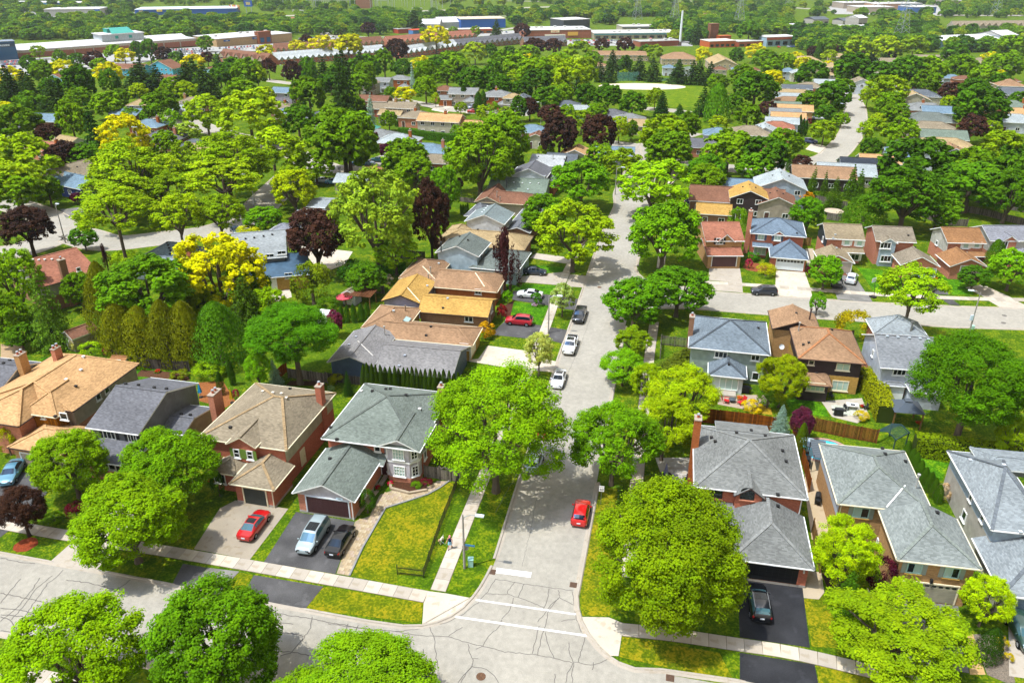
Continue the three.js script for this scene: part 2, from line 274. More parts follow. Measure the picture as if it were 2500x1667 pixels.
function branchGeo(v) {   // limbs in crown space, from below its middle outwards
 if (!branchGeos.has(v)) { const r = mulberry(900 + v), g = new Geo(); for (let i = 0; i < 7; i++) { const a = (i + r() * 0.7) / 7 * 6.28318, e = 0.3 + 0.5 * r(), s = V(0,-1 + r() * 0.35,0), m = V(Math.cos(a) * 0.3,-0.4 + 0.2 * r(),Math.sin(a) * 0.3), t = V(Math.cos(a) * (0.6 + 0.2 * r()), e - 0.25,Math.sin(a) * (0.6 + 0.2 * r())); g.tube(s, m, 0.045,0.032,5, false); g.tube(m, t, 0.032,0.01,5, false); const u = V(m.x * 1.3 + 0.2 * (r() - 0.5),0.45, m.z * 1.3 + 0.2 * (r() - 0.5)); g.tube(m, u, 0.024,0.008,4, false); } g.tube(V(0,-1.02,0),V(0,0.4,0),0.05,0.015,6, false); branchGeos.set(v, g.make()); } return branchGeos.get(v);
}
const trunkGeo = (() => { const g = new Geo(), n = 8; for (let i = 0; i < 3; i++) { const r = [1.35,1,0.9,0.8], y = [0,0.18,0.6,1]; g.tube(V(0, y[i],0),V(0, y[i + 1],0), r[i], r[i + 1], n, false); } return g.make(); })();
let treeNo = 0;
/** One tree or shrub. at: ground point under its crown; w, h: crown width and height in metres. */
function plantTree(kind, at, w, h, label, group, o = {}) {
 const [shape, cols, clearShare, , tr, cat] = KIND[kind], n = treeNo++, d = Math.hypot(at.x, EYE, at.z), lod = o.lod ?? (d < 118 ? 0 : d < 215 ? 1 : d < 420 ? 2 : 3), small = shape === 'shrub' || shape === 'cedar', clear = (o.clear ?? clearShare) * w;
 const lodS = small && w < 3.2 ? Math.min(3, lod + 1) : lod === 0 && w > 12 ? 4 : lod, v = n % (lodS === 4 ? 2 : 3), g = thing(o.name ?? cat.replace(/ /g, '_'), label, cat, at, hash(n, 1,2) * 6.28, group);
 const c = part(g, 'crown', crownGeo(shape, lodS, v), leafM(o.hex ?? cols[n % 3])); c.scale.set(w * (0.47 + 0.06 * hash(n, 4,2)), h / 2, w * (0.47 + 0.06 * hash(n, 5,2))); c.position.y = clear + h / 2; c.rotation.z = (hash(n, 6,2) - 0.5) * 0.16;
 const r = Math.max(0.03, tr * w), trunkM = shape === 'spruce' || kind === 'crimson' ? barkDark : bark;
 const t = part(g, 'trunk', trunkGeo, trunkM); t.scale.set(r, clear + h * 0.35, r);
 if (!small && shape !== 'spruce' && shape !== 'weeping' && lod < 2) { const b = part(g, 'branches', branchGeo(n % 3), trunkM); b.scale.copy(c.scale); b.position.copy(c.position); }
 return g;
}
/** From the crown's middle, width and height in a photo crop: its distance follows from the ground under it. */
function tree(kind, cr, x, y, w, h, label, group, o = {}) {
 const off = CROP.get(cr), px = off[0] + x / 2.61333, py = off[1] + y / 2.61333, wp = w / 2.61333, hp = (h || w * 0) / 2.61333,[, , clearShare, aspect] = KIND[kind], cs = o.clear ?? clearShare;
 let v = P(px, py, 4),W = 5,Hm = 5;
 for (let k = 0; k < 8; k++) {
 const s = pxPerM(v), dep = Math.atan2(EYE - v.y - T(v.z),Math.hypot(v.x, v.z)); W = wp / s;
 Hm = hp ? Math.max(0.45 * W, Math.sqrt(Math.max(0.04,(hp / s) ** 2 - (W * Math.sin(dep)) ** 2)) / Math.cos(dep)) : W * aspect;
 v = P(px, py, Math.min(16, cs * W + Hm / 2));
 }
 return plantTree(kind, V(v.x, 0, v.z),W, Hm, label, group, o);
}

// ---------- houses ----------
const eyePoint = V(0,EYE, 0), places = [];
class House {
 /** angle: the house's own x axis in degrees, from the picture's right towards the viewer; at: a point it stands round. */
 constructor(name, label, angle, at, category = 'house', group) {
 this.a = angle * Math.PI / 180; this.c = Math.cos(this.a); this.s = Math.sin(this.a); this.o = V(at.x, 0, at.z);
 this.g = thing(name, label, category, this.o, -this.a, group); places.push([this.o, label]); this.wings = [];
 }
 L(v) { const dx = v.x - this.o.x, dz = v.z - this.o.z; return V(dx * this.c + dz * this.s, v.y, -dx * this.s + dz * this.c); }
 wing(o) {
 let { pts, rect, he, hb = 0, roof = 'hip', ax, pitch = 0.45, ov = 0.4, rp = 0.5, wall = brickM(0x9c5540), top, split = 2.8, shingle = roofM(0x8d8a84), cap, fascia = M_WHITE, ends, noWall, th = 0.17 } = o;
 if (pts) { const q = pts.map((v) => this.L(v)); rect = [Math.min(...q.map((v) => v.x)),Math.max(...q.map((v) => v.x)),Math.min(...q.map((v) => v.z)),Math.max(...q.map((v) => v.z))]; }
 if (o.size) { const [dx0, dx1, dz0, dz1] = o.size, q = this.L(o.at); rect = [q.x + dx0, q.x + dx1, q.z + dz0, q.z + dz1]; }
 const [x0, x1, z0, z1] = rect, w = { rect, he, ov, x0: x0 + ov, x1: x1 - ov, z0: z0 + ov, z1: z1 - (o.ovf ?? ov), hb };
 ax ??= x1 - x0 >= z1 - z0 ? 'x' : 'z'; ends ??= roof === 'hip' ? [1,1] : [0,0];
 // roof frame: s along the ridge, t across it
 const [s0, s1, t0, t1] = ax === 'x' ? [x0, x1, z0, z1] : [z0, z1, x0, x1], at = (s, t, y) => ax === 'x' ? V(s, y, t) : V(t, y, s), tr = t0 + (t1 - t0) * rp, half = (t1 - t0) / 2, hr = he + pitch * half;
 let i0 = ends[0] * half, i1 = ends[1] * half; const len = s1 - s0; if (i0 + i1 > len) { const k = len / (i0 + i1); i0 *= k; i1 *= k; }
 w.hr = hr; w.ax = ax;
 w.roofY = (x, z) => { if (x < x0 || x > x1 || z < z0 || z > z1) return -1; const [s, t] = ax === 'x' ? [x, z] : [z, x], ht = t < tr ? (t - t0) / (tr - t0) : (t1 - t) / (t1 - tr), hs = Math.min(i0 ? (s - s0) / i0 : 9, i1 ? (s1 - s) / i1 : 9); return he + (hr - he) * Math.min(ht, hs, 1); };
 if (roof !== 'none') {
 const g = new Geo(), f = new Geo(), e = [at(s0, t0, he), at(s1, t0, he), at(s1, t1, he), at(s0, t1, he)], r0 = at(s0 + i0, tr, hr), r1 = at(s1 - i1, tr, hr), faces = [[e[0], e[1], r1, r0],[e[2], e[3], r0, r1]];
 if (i0) faces.push([e[3], e[0], r0]); if (i1) faces.push([e[1], e[2], r1]);
 const dn = V(0,-th, 0), up = (pl) => { const a = pl[1].clone().sub(pl[0]).cross(pl[2].clone().sub(pl[0])); return a.y > 0 ? pl : [...pl].reverse(); };
 for (const pl of faces) { const u = up(pl); g.poly(u); f.poly(u.map((v) => v.clone().add(dn)), true); }
 const edge = (a, b) => { const mid = a.clone().add(b).multiplyScalar(0.5), out = mid.clone().sub(at((s0 + s1) / 2,(t0 + t1) / 2, mid.y)), q = [a.clone().add(dn), b.clone().add(dn), b, a], nn = q[1].clone().sub(q[0]).cross(q[2].clone().sub(q[0])); f.poly(q, nn.dot(out) < 0); };
 edge(e[0], e[1]); edge(e[2], e[3]); if (i0) edge(e[3], e[0]); else { edge(e[3], r0); edge(r0, e[0]); } if (i1) edge(e[1], e[2]); else { edge(e[1], r1); edge(r1, e[2]); }
 // gutter along the level eaves, a hand proud of the fascia
 w.roof = part(this.g, 'roof', g.make(), shingle); part(this.g, 'fascia', f.make(), fascia);
 const cg = new Geo(), ridge = (a, b) => cg.bar(a.clone().add(V(0,0.015,0)), b.clone().add(V(0,0.015,0)),0.32,0.07);
 if (r0.distanceTo(r1) > 0.3) ridge(r0, r1); if (i0) { ridge(e[0], r0); ridge(e[3], r0); } if (i1) { ridge(e[1], r1); ridge(e[2], r1); }
 if (cap !== null) { const cm = part(w.roof, 'ridge_cap', cg.make(), cap ?? shingle); }
 if (!o.plain && he - hb > 2) { const gut = (a, b) => { const dr = b.clone().sub(a).normalize(), out = a.clone().add(b).multiplyScalar(0.5).sub(at((s0 + s1) / 2,(t0 + t1) / 2, he)); out.addScaledVector(dr, -out.dot(dr)).normalize().multiplyScalar(0.06).add(V(0,-0.07,0)); part(w.roof, 'gutter', new Geo().bar(a.clone().add(out), b.clone().add(out),0.1,0.1).make(), fascia); }; gut(e[0], e[1]); gut(e[2], e[3]); if (i0) gut(e[3], e[0]); if (i1) gut(e[1], e[2]); }
 }
 if (!noWall) {
 const lo = new Geo(), hi = new Geo(), wt = he - 0.02, sp = top ? hb + split : wt, X0 = w.x0,X1 = w.x1,Z0 = w.z0,Z1 = w.z1, base = hb;
 const side = (ax0, az0, ax1, az1) => { lo.poly([V(ax0, base, az0),V(ax1, base, az1),V(ax1, sp, az1),V(ax0, sp, az0)]); if (top) hi.poly([V(ax0, sp, az0),V(ax1, sp, az1),V(ax1, wt, az1),V(ax0, wt, az0)]); };
 side(X0,Z1,X1,Z1); side(X1,Z1,X1,Z0); side(X1,Z0,X0,Z0); side(X0,Z0,X0,Z1);
 if (roof !== 'none') for (const [k, s] of [[i0, ax === 'x' ? X0 : Z0],[i1, ax === 'x' ? X1 : Z1]]) if (!k) {
 const T0 = ax === 'x' ? Z0 : X0,T1 = ax === 'x' ? Z1 : X1, hh = w.he + (hr - he) * (tr - T0) / (tr - t0) - 0.12, tri = [at(s, T0, wt - 0.001), at(s, T1, wt - 0.001), at(s, tr, hr - 0.12)];
 const kk = at(s, tr, hr).sub(at((s0 + s1) / 2, tr, hr)), nn = tri[1].clone().sub(tri[0]).cross(tri[2].clone().sub(tri[0]));
 const e0 = at(s, T0, w.he + (hr - he) * (T0 - t0) / (tr - t0) - 0.1), e1 = at(s, T1, w.he + (hr - he) * (t1 - T1) / (t1 - tr) - 0.1), pent = [tri[0], tri[1], e1, tri[2], e0];
 (top ? hi : lo).poly(pent, nn.dot(kk) < 0);
 }
 if (o.foundation) { const fg = new Geo().box((X0 + X1) / 2,0.15,(Z0 + Z1) / 2,X1 - X0 + 0.06,0.3,Z1 - Z0 + 0.06); part(this.g, 'foundation', fg.make(), concM(0xa8a298)); }
 w.wall = part(this.g, 'wall', lo.make(), wall); if (top) w.upper = part(this.g, 'upper_wall', hi.make(), top);
 }
 this.wings.push(w); return w;
 }
 ray(v) { const a = this.L(eyePoint), b = this.L(V(v.x, v.y, v.z)); return { a, d: b.sub(a) }; }
 /** Where the line of sight to ground point v meets a wall face of wing w: f front, b back, l left, r right. */
 onWall(w, face, v) {
 const { a, d } = this.ray(v), t = face === 'f' ? (w.z1 - a.z) / d.z : face === 'b' ? (w.z0 - a.z) / d.z : face === 'l' ? (w.x0 - a.x) / d.x : (w.x1 - a.x) / d.x, p = a.addScaledVector(d, t);
 return this.put(w, face, face === 'f' || face === 'b' ? p.x : p.z, p.y);
 }
 put(w, face, s, y) {   // a holder on a wall, its z axis pointing out
 const pos = face === 'f' ? V(s, y, w.z1) : face === 'b' ? V(s, y, w.z0) : face === 'l' ? V(w.x0, y, s) : V(w.x1, y, s), turn = { f: 0, b: Math.PI, l: -Math.PI / 2, r: Math.PI / 2 }[face];
 return { pos, turn };
 }
 onRoof(v) {
 const { a, d } = this.ray(v); let best = null;
 for (let t = 0.3; t < 1; t += 0.0008) { const p = a.clone().addScaledVector(d, t); let y = -1; for (const w of this.wings) y = Math.max(y, w.roofY(p.x, p.z)); if (y >= p.y) { best = V(p.x, y, p.z); break; } }
 return best;
 }
 place(o, h) { o.position.copy(h.pos); o.rotation.y = h.turn; return o; }
 window(h, w, ht, o = {}) {
 const fr = o.frame ?? M_WHITE, g = winGeo(w, ht, o.mv ?? (w > 1.1 ? 2 : 1), o.mh ?? 1), win = part(this.g, 'window', g[0], fr); this.place(win, h);
 part(win, 'pane', g[1], o.glass ?? glassDark); if (!o.noSill) part(win, 'sill', boxGeo(w + 0.22,0.09,0.2,0,-ht / 2 - 0.06,0.08), o.sill ?? fr);
 if (o.shutter) for (const s of [-1,1]) part(win, 'shutter', boxGeo(0.4, ht + 0.1,0.05, s * (w / 2 + 0.24),0,0.03), o.shutter);
 return win;
 }
 door(h, w, ht, m, o = {}) { const d = part(this.g, 'door', boxGeo(w, ht, 0.08,0,0,0.03), m); this.place(d, h); part(d, 'door_frame', frameGeo(w, ht, 0.1), o.frame ?? M_WHITE); part(d, 'handle', boxGeo(0.06,0.14,0.06, w * 0.38,-0.05,0.1), metalM(0x99917a)); return d; }
 garage(h, w, ht, m, o = {}) {
 const d = part(this.g, 'garage_door', boxGeo(w, ht, 0.06,0,0,0.01), m); this.place(d, h); part(d, 'door_frame', frameGeo(w, ht, 0.14), o.frame ?? M_WHITE);
 const nx = Math.max(3,Math.round(w / 0.62)), ny = o.rows ?? 4, gg = boxGeo(w / nx - 0.1, ht / ny - 0.1,0.03,0,0,0);
 if (!o.flat) for (let i = 0; i < nx; i++) for (let j = 0; j < ny; j++) { const glass = o.lights && j === ny - 1, p = part(d, glass ? 'door_pane' : 'panel', gg, glass ? glassDark : m); p.position.set(-w / 2 + (i + 0.5) * w / nx, -ht / 2 + (j + 0.5) * ht / ny, 0.045); }
 return d;
 }
 vents(cr, list, m = M_BLACK) { for (const [x, y] of list) { const p = this.onRoof(cr(x, y)); if (!p) continue; const b = part(this.g, 'roof_vent', ventGeo, m); b.position.copy(p); } }
 pipe(cr, x, y, h = 0.9, r = 0.07, m = metalM(0xb8b8b4)) { const p = this.onRoof(cr(x, y)); if (!p) return; const b = part(this.g, 'vent_pipe', new Geo().tube(V(0,-0.2,0),V(0, h, 0), r, r, 8).tube(V(0, h, 0),V(0, h + 0.12,0), r * 1.8, r * 1.8,8).make(), m); b.position.copy(p); }
 strip(cr, a, b, m = paintM(0xd0ccc4), w = 0.16) { const g = new Geo(), pt = (t) => this.onRoof(cr(a[0] + (b[0] - a[0]) * t, a[1] + (b[1] - a[1]) * t)), ps = []; for (let i = 0; i <= 8; i++) { const p = pt(i / 8); if (p) ps.push(p.add(V(0,0.03,0))); } for (let i = 0; i + 1 < ps.length; i++) g.bar(ps[i], ps[i + 1], w, 0.08); if (ps.length > 1) part(this.g, 'valley_flashing', g.make(), m); }
 skylight(cr, x, y, w = 0.7, l = 1.3, m = mat('skylight', 0x8fa8a4, { roughness: 0.08 })) { const p = this.onRoof(cr(x, y)); if (!p) return; const e = 0.4; let n = V(0,1,0); for (const wg of this.wings) { const y0 = wg.roofY(p.x, p.z); if (Math.abs(y0 - p.y) < 0.02) n = V(-(wg.roofY(p.x + e, p.z) - y0) / e, 1,-(wg.roofY(p.x, p.z + e) - y0) / e).normalize(); } const s = part(this.g, 'skylight', boxGeo(w, 0.14, l, 0,0.07,0), metalM(0x807a70)); s.position.copy(p); s.quaternion.setFromUnitVectors(UP, n); part(s, 'pane', boxGeo(w - 0.14,0.03, l - 0.14,0,0.15,0), m); }
 /** A chimney whose top middle is at that pixel and height. */
 chimney(v, w, d, m, o = {}) {
 const p = this.L(v), c = part(this.g, 'chimney', boxGeo(w, v.y - (o.base ?? 0), d, 0,(v.y + (o.base ?? 0)) / 2,0), m); c.position.set(p.x, 0, p.z);
 part(c, 'chimney_cap', boxGeo(w + 0.1,0.12, d + 0.1,0, v.y + 0.06,0), concM(0xa89a8a)); const n = o.flues ?? 1;
 for (let i = 0; i < n; i++) { const f = part(c, 'flue', new Geo().tube(V(0, v.y + 0.16,0),V(0, v.y + 0.5,0),0.15,0.15,8).make(), plainM(0xa8502c)), k = part(c, 'flue_cap', new Geo().tube(V(0, v.y + 0.5,0),V(0, v.y + 0.62,0),0.2,0.16,8).make(), metalM(0xb4bcc4)); const off = (i - (n - 1) / 2) * 0.6; (w > d ? f.position : f.position)[w > d ? 'x' : 'z'] = off; k.position.copy(f.position); }
 return c;
 }
 downspout(w, cx, cz, m = M_WHITE) { const x = cx > 0 ? w.x1 - 0.1 : w.x0 + 0.1, z = cz > 0 ? w.z1 + 0.06 : w.z0 - 0.06; part(this.g, 'downspout', new Geo().box(x, (w.he + w.hb) / 2 - 0.1, z, 0.09, w.he - w.hb - 0.2,0.08).bar(V(x, w.he - 0.2, z),V(x, w.he - 0.06, z + cz * w.ov * 0.9),0.08,0.08).make(), m); }
}
const boxGeos = new Map();
function boxGeo(w, h, d, x = 0, y = 0, z = 0) { const k = [w, h, d, x, y, z].map((n) => n.toFixed(3)).join(); if (!boxGeos.has(k)) boxGeos.set(k, new Geo().box(x, y, z, w, h, d).make()); return boxGeos.get(k); }
function frameGeo(w, h, f) { const k = 'f' + [w, h, f].map((n) => n.toFixed(3)).join(); if (!boxGeos.has(k)) boxGeos.set(k, new Geo().box(-w / 2 - f / 2,0,0.05, f, h, 0.1).box(w / 2 + f / 2,0,0.05, f, h, 0.1).box(0, h / 2 + f / 2,0.05, w + 2 * f, f, 0.104).make()); return boxGeos.get(k); }
function winGeo(w, h, mv, mh) {
 const k = 'w' + [w, h, mv, mh].map((n) => n.toFixed(3)).join();
 if (!boxGeos.has(k)) {
 const f = 0.1, g = new Geo().box(-w / 2 + f / 2,0,0.04, f, h, 0.1).box(w / 2 - f / 2,0,0.04, f, h, 0.1).box(0, h / 2 - f / 2,0.04, w - 2 * f, f, 0.1).box(0,-h / 2 + f / 2,0.04, w - 2 * f, f, 0.1);
 for (let i = 1; i < mv; i++) g.box(-w / 2 + i * w / mv, 0,0.035,0.07, h - 2 * f, 0.07); for (let j = 1; j < mh; j++) g.box(0,-h / 2 + j * h / mh, 0.03, w - 2 * f, 0.05,0.05);
 boxGeos.set(k, [g.make(), boxGeo(w - 0.16, h - 0.16,0.03,0,0,0.005)]);
 }
 return boxGeos.get(k);
}
const ventGeo = new Geo().box(0,0.08,0,0.28,0.2,0.28).box(0,0.2,0,0.36,0.04,0.36).make();
// the colours of things
const BRICK = { red: brickM(0xba7660), rose: brickM(0xc48a72), tan: brickM(0xbc9a6c), orange: brickM(0xb06c40), brown: brickM(0x957660), yellow: brickM(0xb89a54) };
const SIDE = { white: sidingM(0xc9d2da), cream: sidingM(0xc4bfa8), grey: sidingM(0x7a7e82), sage: sidingM(0x9fb0a6), blue: sidingM(0x4a5f74), pale: sidingM(0xa9bcc8), dark: sidingM(0x3a2c2e), beige: sidingM(0xb5a898), charcoal: sidingM(0x2e3440), lilac: sidingM(0xb0a8bc), cobalt: sidingM(0x23408c) };
const ROOF = { tan: roofM(0xc8a070), gold: roofM(0xc09a54), brown: roofM(0xa08062), rust: roofM(0xa46e58), taupe: roofM(0x948872), grey: roofM(0x8a8d8b), slate: roofM(0x666d73), blue: roofM(0x7890a0), green: roofM(0x788678), pale: roofM(0xa9b2b2), dark: roofM(0x6f7074), sand: roofM(0xb09a72), moss: roofM(0x727a74), cocoa: roofM(0x86604c) };

// ---------- ground, roads, pavements ----------
const M_GRASS = mat('grass', 0xe4deda, { map: TX.grass, roughness: 1 }),M_LUSH = mat('lush_grass', 0xffffff, { map: TX.lush, roughness: 1 }),M_DRY = mat('dry_grass', 0xf0e2da, { map: TX.dryGrass, roughness: 1 });
const M_ROAD = mat('road_asphalt', 0xa6a194, { map: TX.asphalt, roughness: 0.95 }),M_ROAD2 = mat('road_asphalt_old', 0x9d9c94, { map: TX.asphalt, roughness: 0.95 });
const M_TAR = mat('driveway_tar', 0x605f5e, { map: TX.tar, roughness: 0.9 }),M_TAR2 = mat('driveway_tar_fresh', 0x3a3b3e, { map: TX.tar, roughness: 0.85 }),M_TAR3 = mat('driveway_tar_worn', 0x8a8882, { map: TX.tar, roughness: 0.95 });
const M_CONC = concM(0xb8ae9e),M_CONC2 = concM(0xc2b8a6),M_CONC3 = concM(0xaca394),M_PAVE = concM(0xb5a68c),M_LINE = mat('road_paint', 0xe4e4e0, { map: TX.noise, roughness: 0.8 });
{ const g = new Geo(); for (let z = 90; z > -4200; z -= z > -1100 ? 14 : 200) g.flat([[-2600, z - (z > -1100 ? 14 : 200)],[2600, z - (z > -1100 ? 14 : 200)],[2600, z],[-2600, z]],0); setting('ground', sheetUp(g),M_GRASS); }
function sheetOf(pts, y) {   // far sheets are cut into strips so that they follow the slope
 pts = pts.map((v) => Array.isArray(v) ? v : xz(v)); const g = new Geo(), zs = pts.map((p) => p[1]), z0 = Math.min(...zs), z1 = Math.max(...zs); if (z0 > -310) return sheetUp(g.flat(pts, y));
 const cut = (q, zc, s) => { const o = []; q.forEach((a, i) => { const b = q[(i + 1) % q.length], da = s * (a[1] - zc), db = s * (b[1] - zc); if (da >= 0) o.push(a); if (da * db < 0) { const t = da / (da - db); o.push([a[0] + (b[0] - a[0]) * t, zc]); } }); return o; };
 for (let z = z1; z > z0; z -= 14) { const q = cut(cut(pts, z, -1), z - 14,1); if (q.length > 2) g.flat(q, y); } return sheetUp(g);
}
const drivePolys = [];
function inside(pt, poly) { let k = false; for (let i = 0, j = poly.length - 1; i < poly.length; j = i++) { const a = poly[i], b = poly[j]; if ((a[1] > pt[1]) !== (b[1] > pt[1]) && pt[0] < (b[0] - a[0]) * (pt[1] - a[1]) / (b[1] - a[1]) + a[0]) k = !k; } return k; }
function lawn(pts, m = M_DRY, y = 0.006) { return setting('lawn', sheetOf(pts, y), m); }
function drive(pts, m, y = 0.03, name = 'driveway') { const q = pts.map(xz); drivePolys.push(q); return setting(name, sheetOf(q, y), m); }
function kerb(line, out, hgt = 0.13) {   // line: road edge [x, z]; out: which side the verge lies on
 const fine = []; for (let i = 0; i + 1 < line.length; i++) { const n = Math.max(1,Math.round(Math.hypot(line[i + 1][0] - line[i][0], line[i + 1][1] - line[i][1]) / 0.7)); for (let k = 0; k < n; k++) fine.push([line[i][0] + (line[i + 1][0] - line[i][0]) * k / n, line[i][1] + (line[i + 1][1] - line[i][1]) * k / n]); } fine.push(line[line.length - 1]);
 const l0 = offsetLine(fine, -0.28 * out), l1 = fine, l2 = offsetLine(fine, 0.06 * out), l3 = offsetLine(fine, 0.24 * out), probe = offsetLine(fine, 0.9 * out), g = new Geo(), hs = probe.map((p) => drivePolys.some((q) => inside(p, q)) ? 0.035 : hgt);
 const row = (a, ya, b, yb) => { for (let i = 0; i + 1 < fine.length; i++) { const q = [V(a[i][0], ya(i), a[i][1]),V(a[i + 1][0], ya(i + 1), a[i + 1][1]),V(b[i + 1][0], yb(i + 1), b[i + 1][1]),V(b[i][0], yb(i), b[i][1])], n = q[1].clone().sub(q[0]).cross(q[3].clone().sub(q[0])); g.poly(q, n.y < 0); } };
 row(l0,() => 0.024, l1,() => 0.032); row(l1,() => 0.032, l2,(i) => hs[i]); row(l2,(i) => hs[i], l3,(i) => hs[i]); row(l3,(i) => hs[i], offsetLine(fine, 0.34 * out),() => 0.0);
 return setting('kerb', g.make(),M_CONC3);
}
function walk(line, w = 1.5, step = 1.55, y = 0.055, mm = [M_CONC, M_CONC2,M_CONC3]) {
 const g = new THREE.Group(); g.name = numbered('sidewalk'); g.userData.kind = 'structure'; scene.add(g);
 const c = new THREE.CatmullRomCurve3(line.map((p) => V(p[0],0, p[1])), false, 'centripetal'), n = Math.max(1,Math.round(c.getLength() / step)), pts = c.getSpacedPoints(n), geo = boxGeo(step - 0.025,0.05, w);
 for (let i = 0; i < n; i++) { const a = pts[i], b = pts[i + 1], s = part(g, 'slab', geo, mm[Math.floor(hash(i, n, 5) * mm.length)]); s.position.set((a.x + b.x) / 2, y - 0.025 + (hash(i, 3, n) - 0.5) * 0.008,(a.z + b.z) / 2); s.rotation.y = -Math.atan2(b.z - a.z, b.x - a.x); }
 const bed = ribbon(new Geo(), offsetLine(pts.map(xz),-w / 2 - 0.05), offsetLine(pts.map(xz), w / 2 + 0.05),0.012); part(g, 'bed', sheetUp(bed), plainM(0x5a5238,1)); return g;
}
const pl = (cr, ...a) => a.map((q) => xz(cr(...q)));
// --- bottom street
const sc = (a) => a.map((p) => [p[0] * KS, p[1] * KS]);
const s1top = [...sc([[-130,-77],[-88,-67.4]]), ...pl(A, [0,660],[600,770],[1600,960],[2352,1098]), ...pl(B, [480,1128])];
const s1right = [...pl(B, [1850,1362],[1960,1402]), ...pl(C, [40,1408],[530,1478]), ...sc([[40,-37.8],[80,-31]])];
const s1line = sc([[-130,-77],[-88,-67.4],[-49.2,-58.5],[-23.3,-52.4],[-8,-48.9],[18,-43.2],[80,-30]]);
const s1bot = offsetLine(s1line, 9);
// --- the street leading away from the viewer
const cornerL = pl(B, [480,1128],[600,1126],[700,1104],[790,1066],[870,1010],[935,940],[985,870],[1025,800],[1055,740]);
const s2L = smoothLine([...pl(B, [1072,695],[1225,200]), ...sc([[7.1,-100.8],[10.8,-117.5]]), ...pl(H, [1697,600],[1775,390],[1832,262]), ...pl(K, [1830,840]), xz(P(1540,395)), xz(P(1575,345)), xz(P(1660,318))],8);
const s2R = offsetLine(s2L, 8.9);
const cornerR = pl(B, [1722,205],[1600,850],[1583,930],[1588,1010],[1610,1090],[1655,1175],[1720,1258],[1790,1322],[1850,1362]);
// --- cross street on the right
const s3far = [...pl(H, [1962,655],[1978,700],[2020,738]), xz(P(1640,696)), ...pl(I, [330,812],[800,848],[1400,888],[1940,912],[2352,925],[2900,930])];
const s3near = [...pl(H, [1868,1010],[1885,955],[1930,925]), xz(P(1640,752)), ...pl(I, [330,930],[1030,985],[1400,1008],[1900,1042],[2352,1056],[2900,1066])];
const road1 = setting('road', sheetUp(ribbon(new Geo(), s1line, s1bot, 0.016)),M_ROAD), road2 = (() => {
 const k = s2R.findIndex((p) => p[1] < -71), pts = [...cornerL, ...s2L, ...s2R.slice(k).reverse(), ...cornerR, ...sc([[10,-42],[-10,-46.8]])]; return setting('road', sheetOf(pts, 0.02),M_ROAD);
})();
const road3 = setting('road', sheetOf([...s3far, ...[...s3near].reverse()],0.0165),M_ROAD);
// --- streets further back
function street(pts, w, y = 0.018) { const c = smoothLine(pts.map((v) => Array.isArray(v) ? v : xz(v)), w > 10 ? 24 : 14), l = offsetLine(c, -w / 2), r = offsetLine(c, w / 2), s = setting('road', sheetUp(ribbon(new Geo(), l, r, y)),M_ROAD); if (w < 10) { kerb(l, -1,0.1); kerb(r, 1,0.1); } return s; }
street([G(-500,640),G(-150,590),G(150,545),G(420,452),G(700,505),G(1000,478),G(1300,440),G(1530,372),G(1650,280),G(1760,170),G(1960,-20)],9);
street([G(420,452),G(330,360),G(200,300),G(0,240)],7.5,0.021);
street([J(900,330),J(1230,395),J(1350,440),J(1500,478),J(1800,560),J(2130,690),K(60,690),K(330,640),K(560,520)],8,0.0195);
street([K(300,215),K(600,270),K(800,305),K(1000,318),K(1300,335)],8,0.017);
street([L(900,655),L(1080,625),L(1210,520),L(1265,430),L(1280,340),L(1262,262),L(1240,190),L(1200,120)],7.8);
street([L(900,655),L(600,690),L(300,660),L(60,640), xz(P(1590,350))],8,0.0215);
street([M(1500,470),M(1760,520),M(2000,545),M(2352,560)],9);
street([K(1800,520),K(2000,545),K(2150,550),L(230,575)],7,0.0225);
street([L(-60,300),L(100,312),L(230,330),L(420,345)],6,0.0175);
// --- driveways
drive([A(40,105),A(250,170),A(300,270),A(120,460),A(-60,600),A(-330,540),A(-60,200)],M_TAR);
drive([A(450,575),A(720,640),A(1000,200),A(780,150)],M_CONC3); drive([A(452,590),A(716,650),A(606,768),A(318,708)],M_CONC3,0.031, 'driveway_apron');
drive([A(1500,318),A(1838,372),A(1592,697),A(1235,628),A(1400,370)], concM(0x9c9280)); drive([A(1165,722),A(1320,748),A(1200,892),A(1092,862)],M_TAR, 0.031, 'driveway_apron'); drive([A(1322,748),A(1525,772),A(1400,905),A(1203,892)],M_TAR3,0.032, 'driveway_apron');
drive([A(1888,392),A(2262,455),A(2138,788),A(1682,712)],M_TAR); drive([A(1618,795),A(2062,868),A(1945,1012),A(1545,932)],M_TAR, 0.031, 'driveway_apron');
drive([C(525,800),C(938,852),C(988,1258),C(540,1192)],M_TAR2); drive([C(540,1290),C(1018,1366),C(1060,1580),C(540,1500)],M_TAR2,0.031, 'driveway_apron');
drive([C(1600,950),C(1935,992),C(2005,1420),C(1500,1350)],M_TAR3); drive([C(2255,1040),C(2600,1080),C(2700,1500),C(2260,1440)],M_CONC3);
drive([H(1035,1090),H(1140,995),H(1368,1032),H(1350,1122)],M_TAR); drive([H(1422,1042),H(1528,1060),H(1497,1147),H(1390,1118)],M_TAR, 0.031, 'driveway_apron');
drive([H(1185,808),H(1432,838),H(1408,905),H(1178,868)],M_TAR); drive([H(1478,848),H(1598,862),H(1578,935),H(1450,915)],M_TAR, 0.031, 'driveway_apron');
drive([H(1200,722),H(1505,690),H(1482,775),H(1200,752)],M_CONC3); drive([H(1545,705),H(1662,715),H(1640,790),H(1520,782)],M_CONC3,0.031, 'driveway_apron');
drive([H(1290,600),H(1330,570),H(1560,600),H(1540,640)],M_CONC);
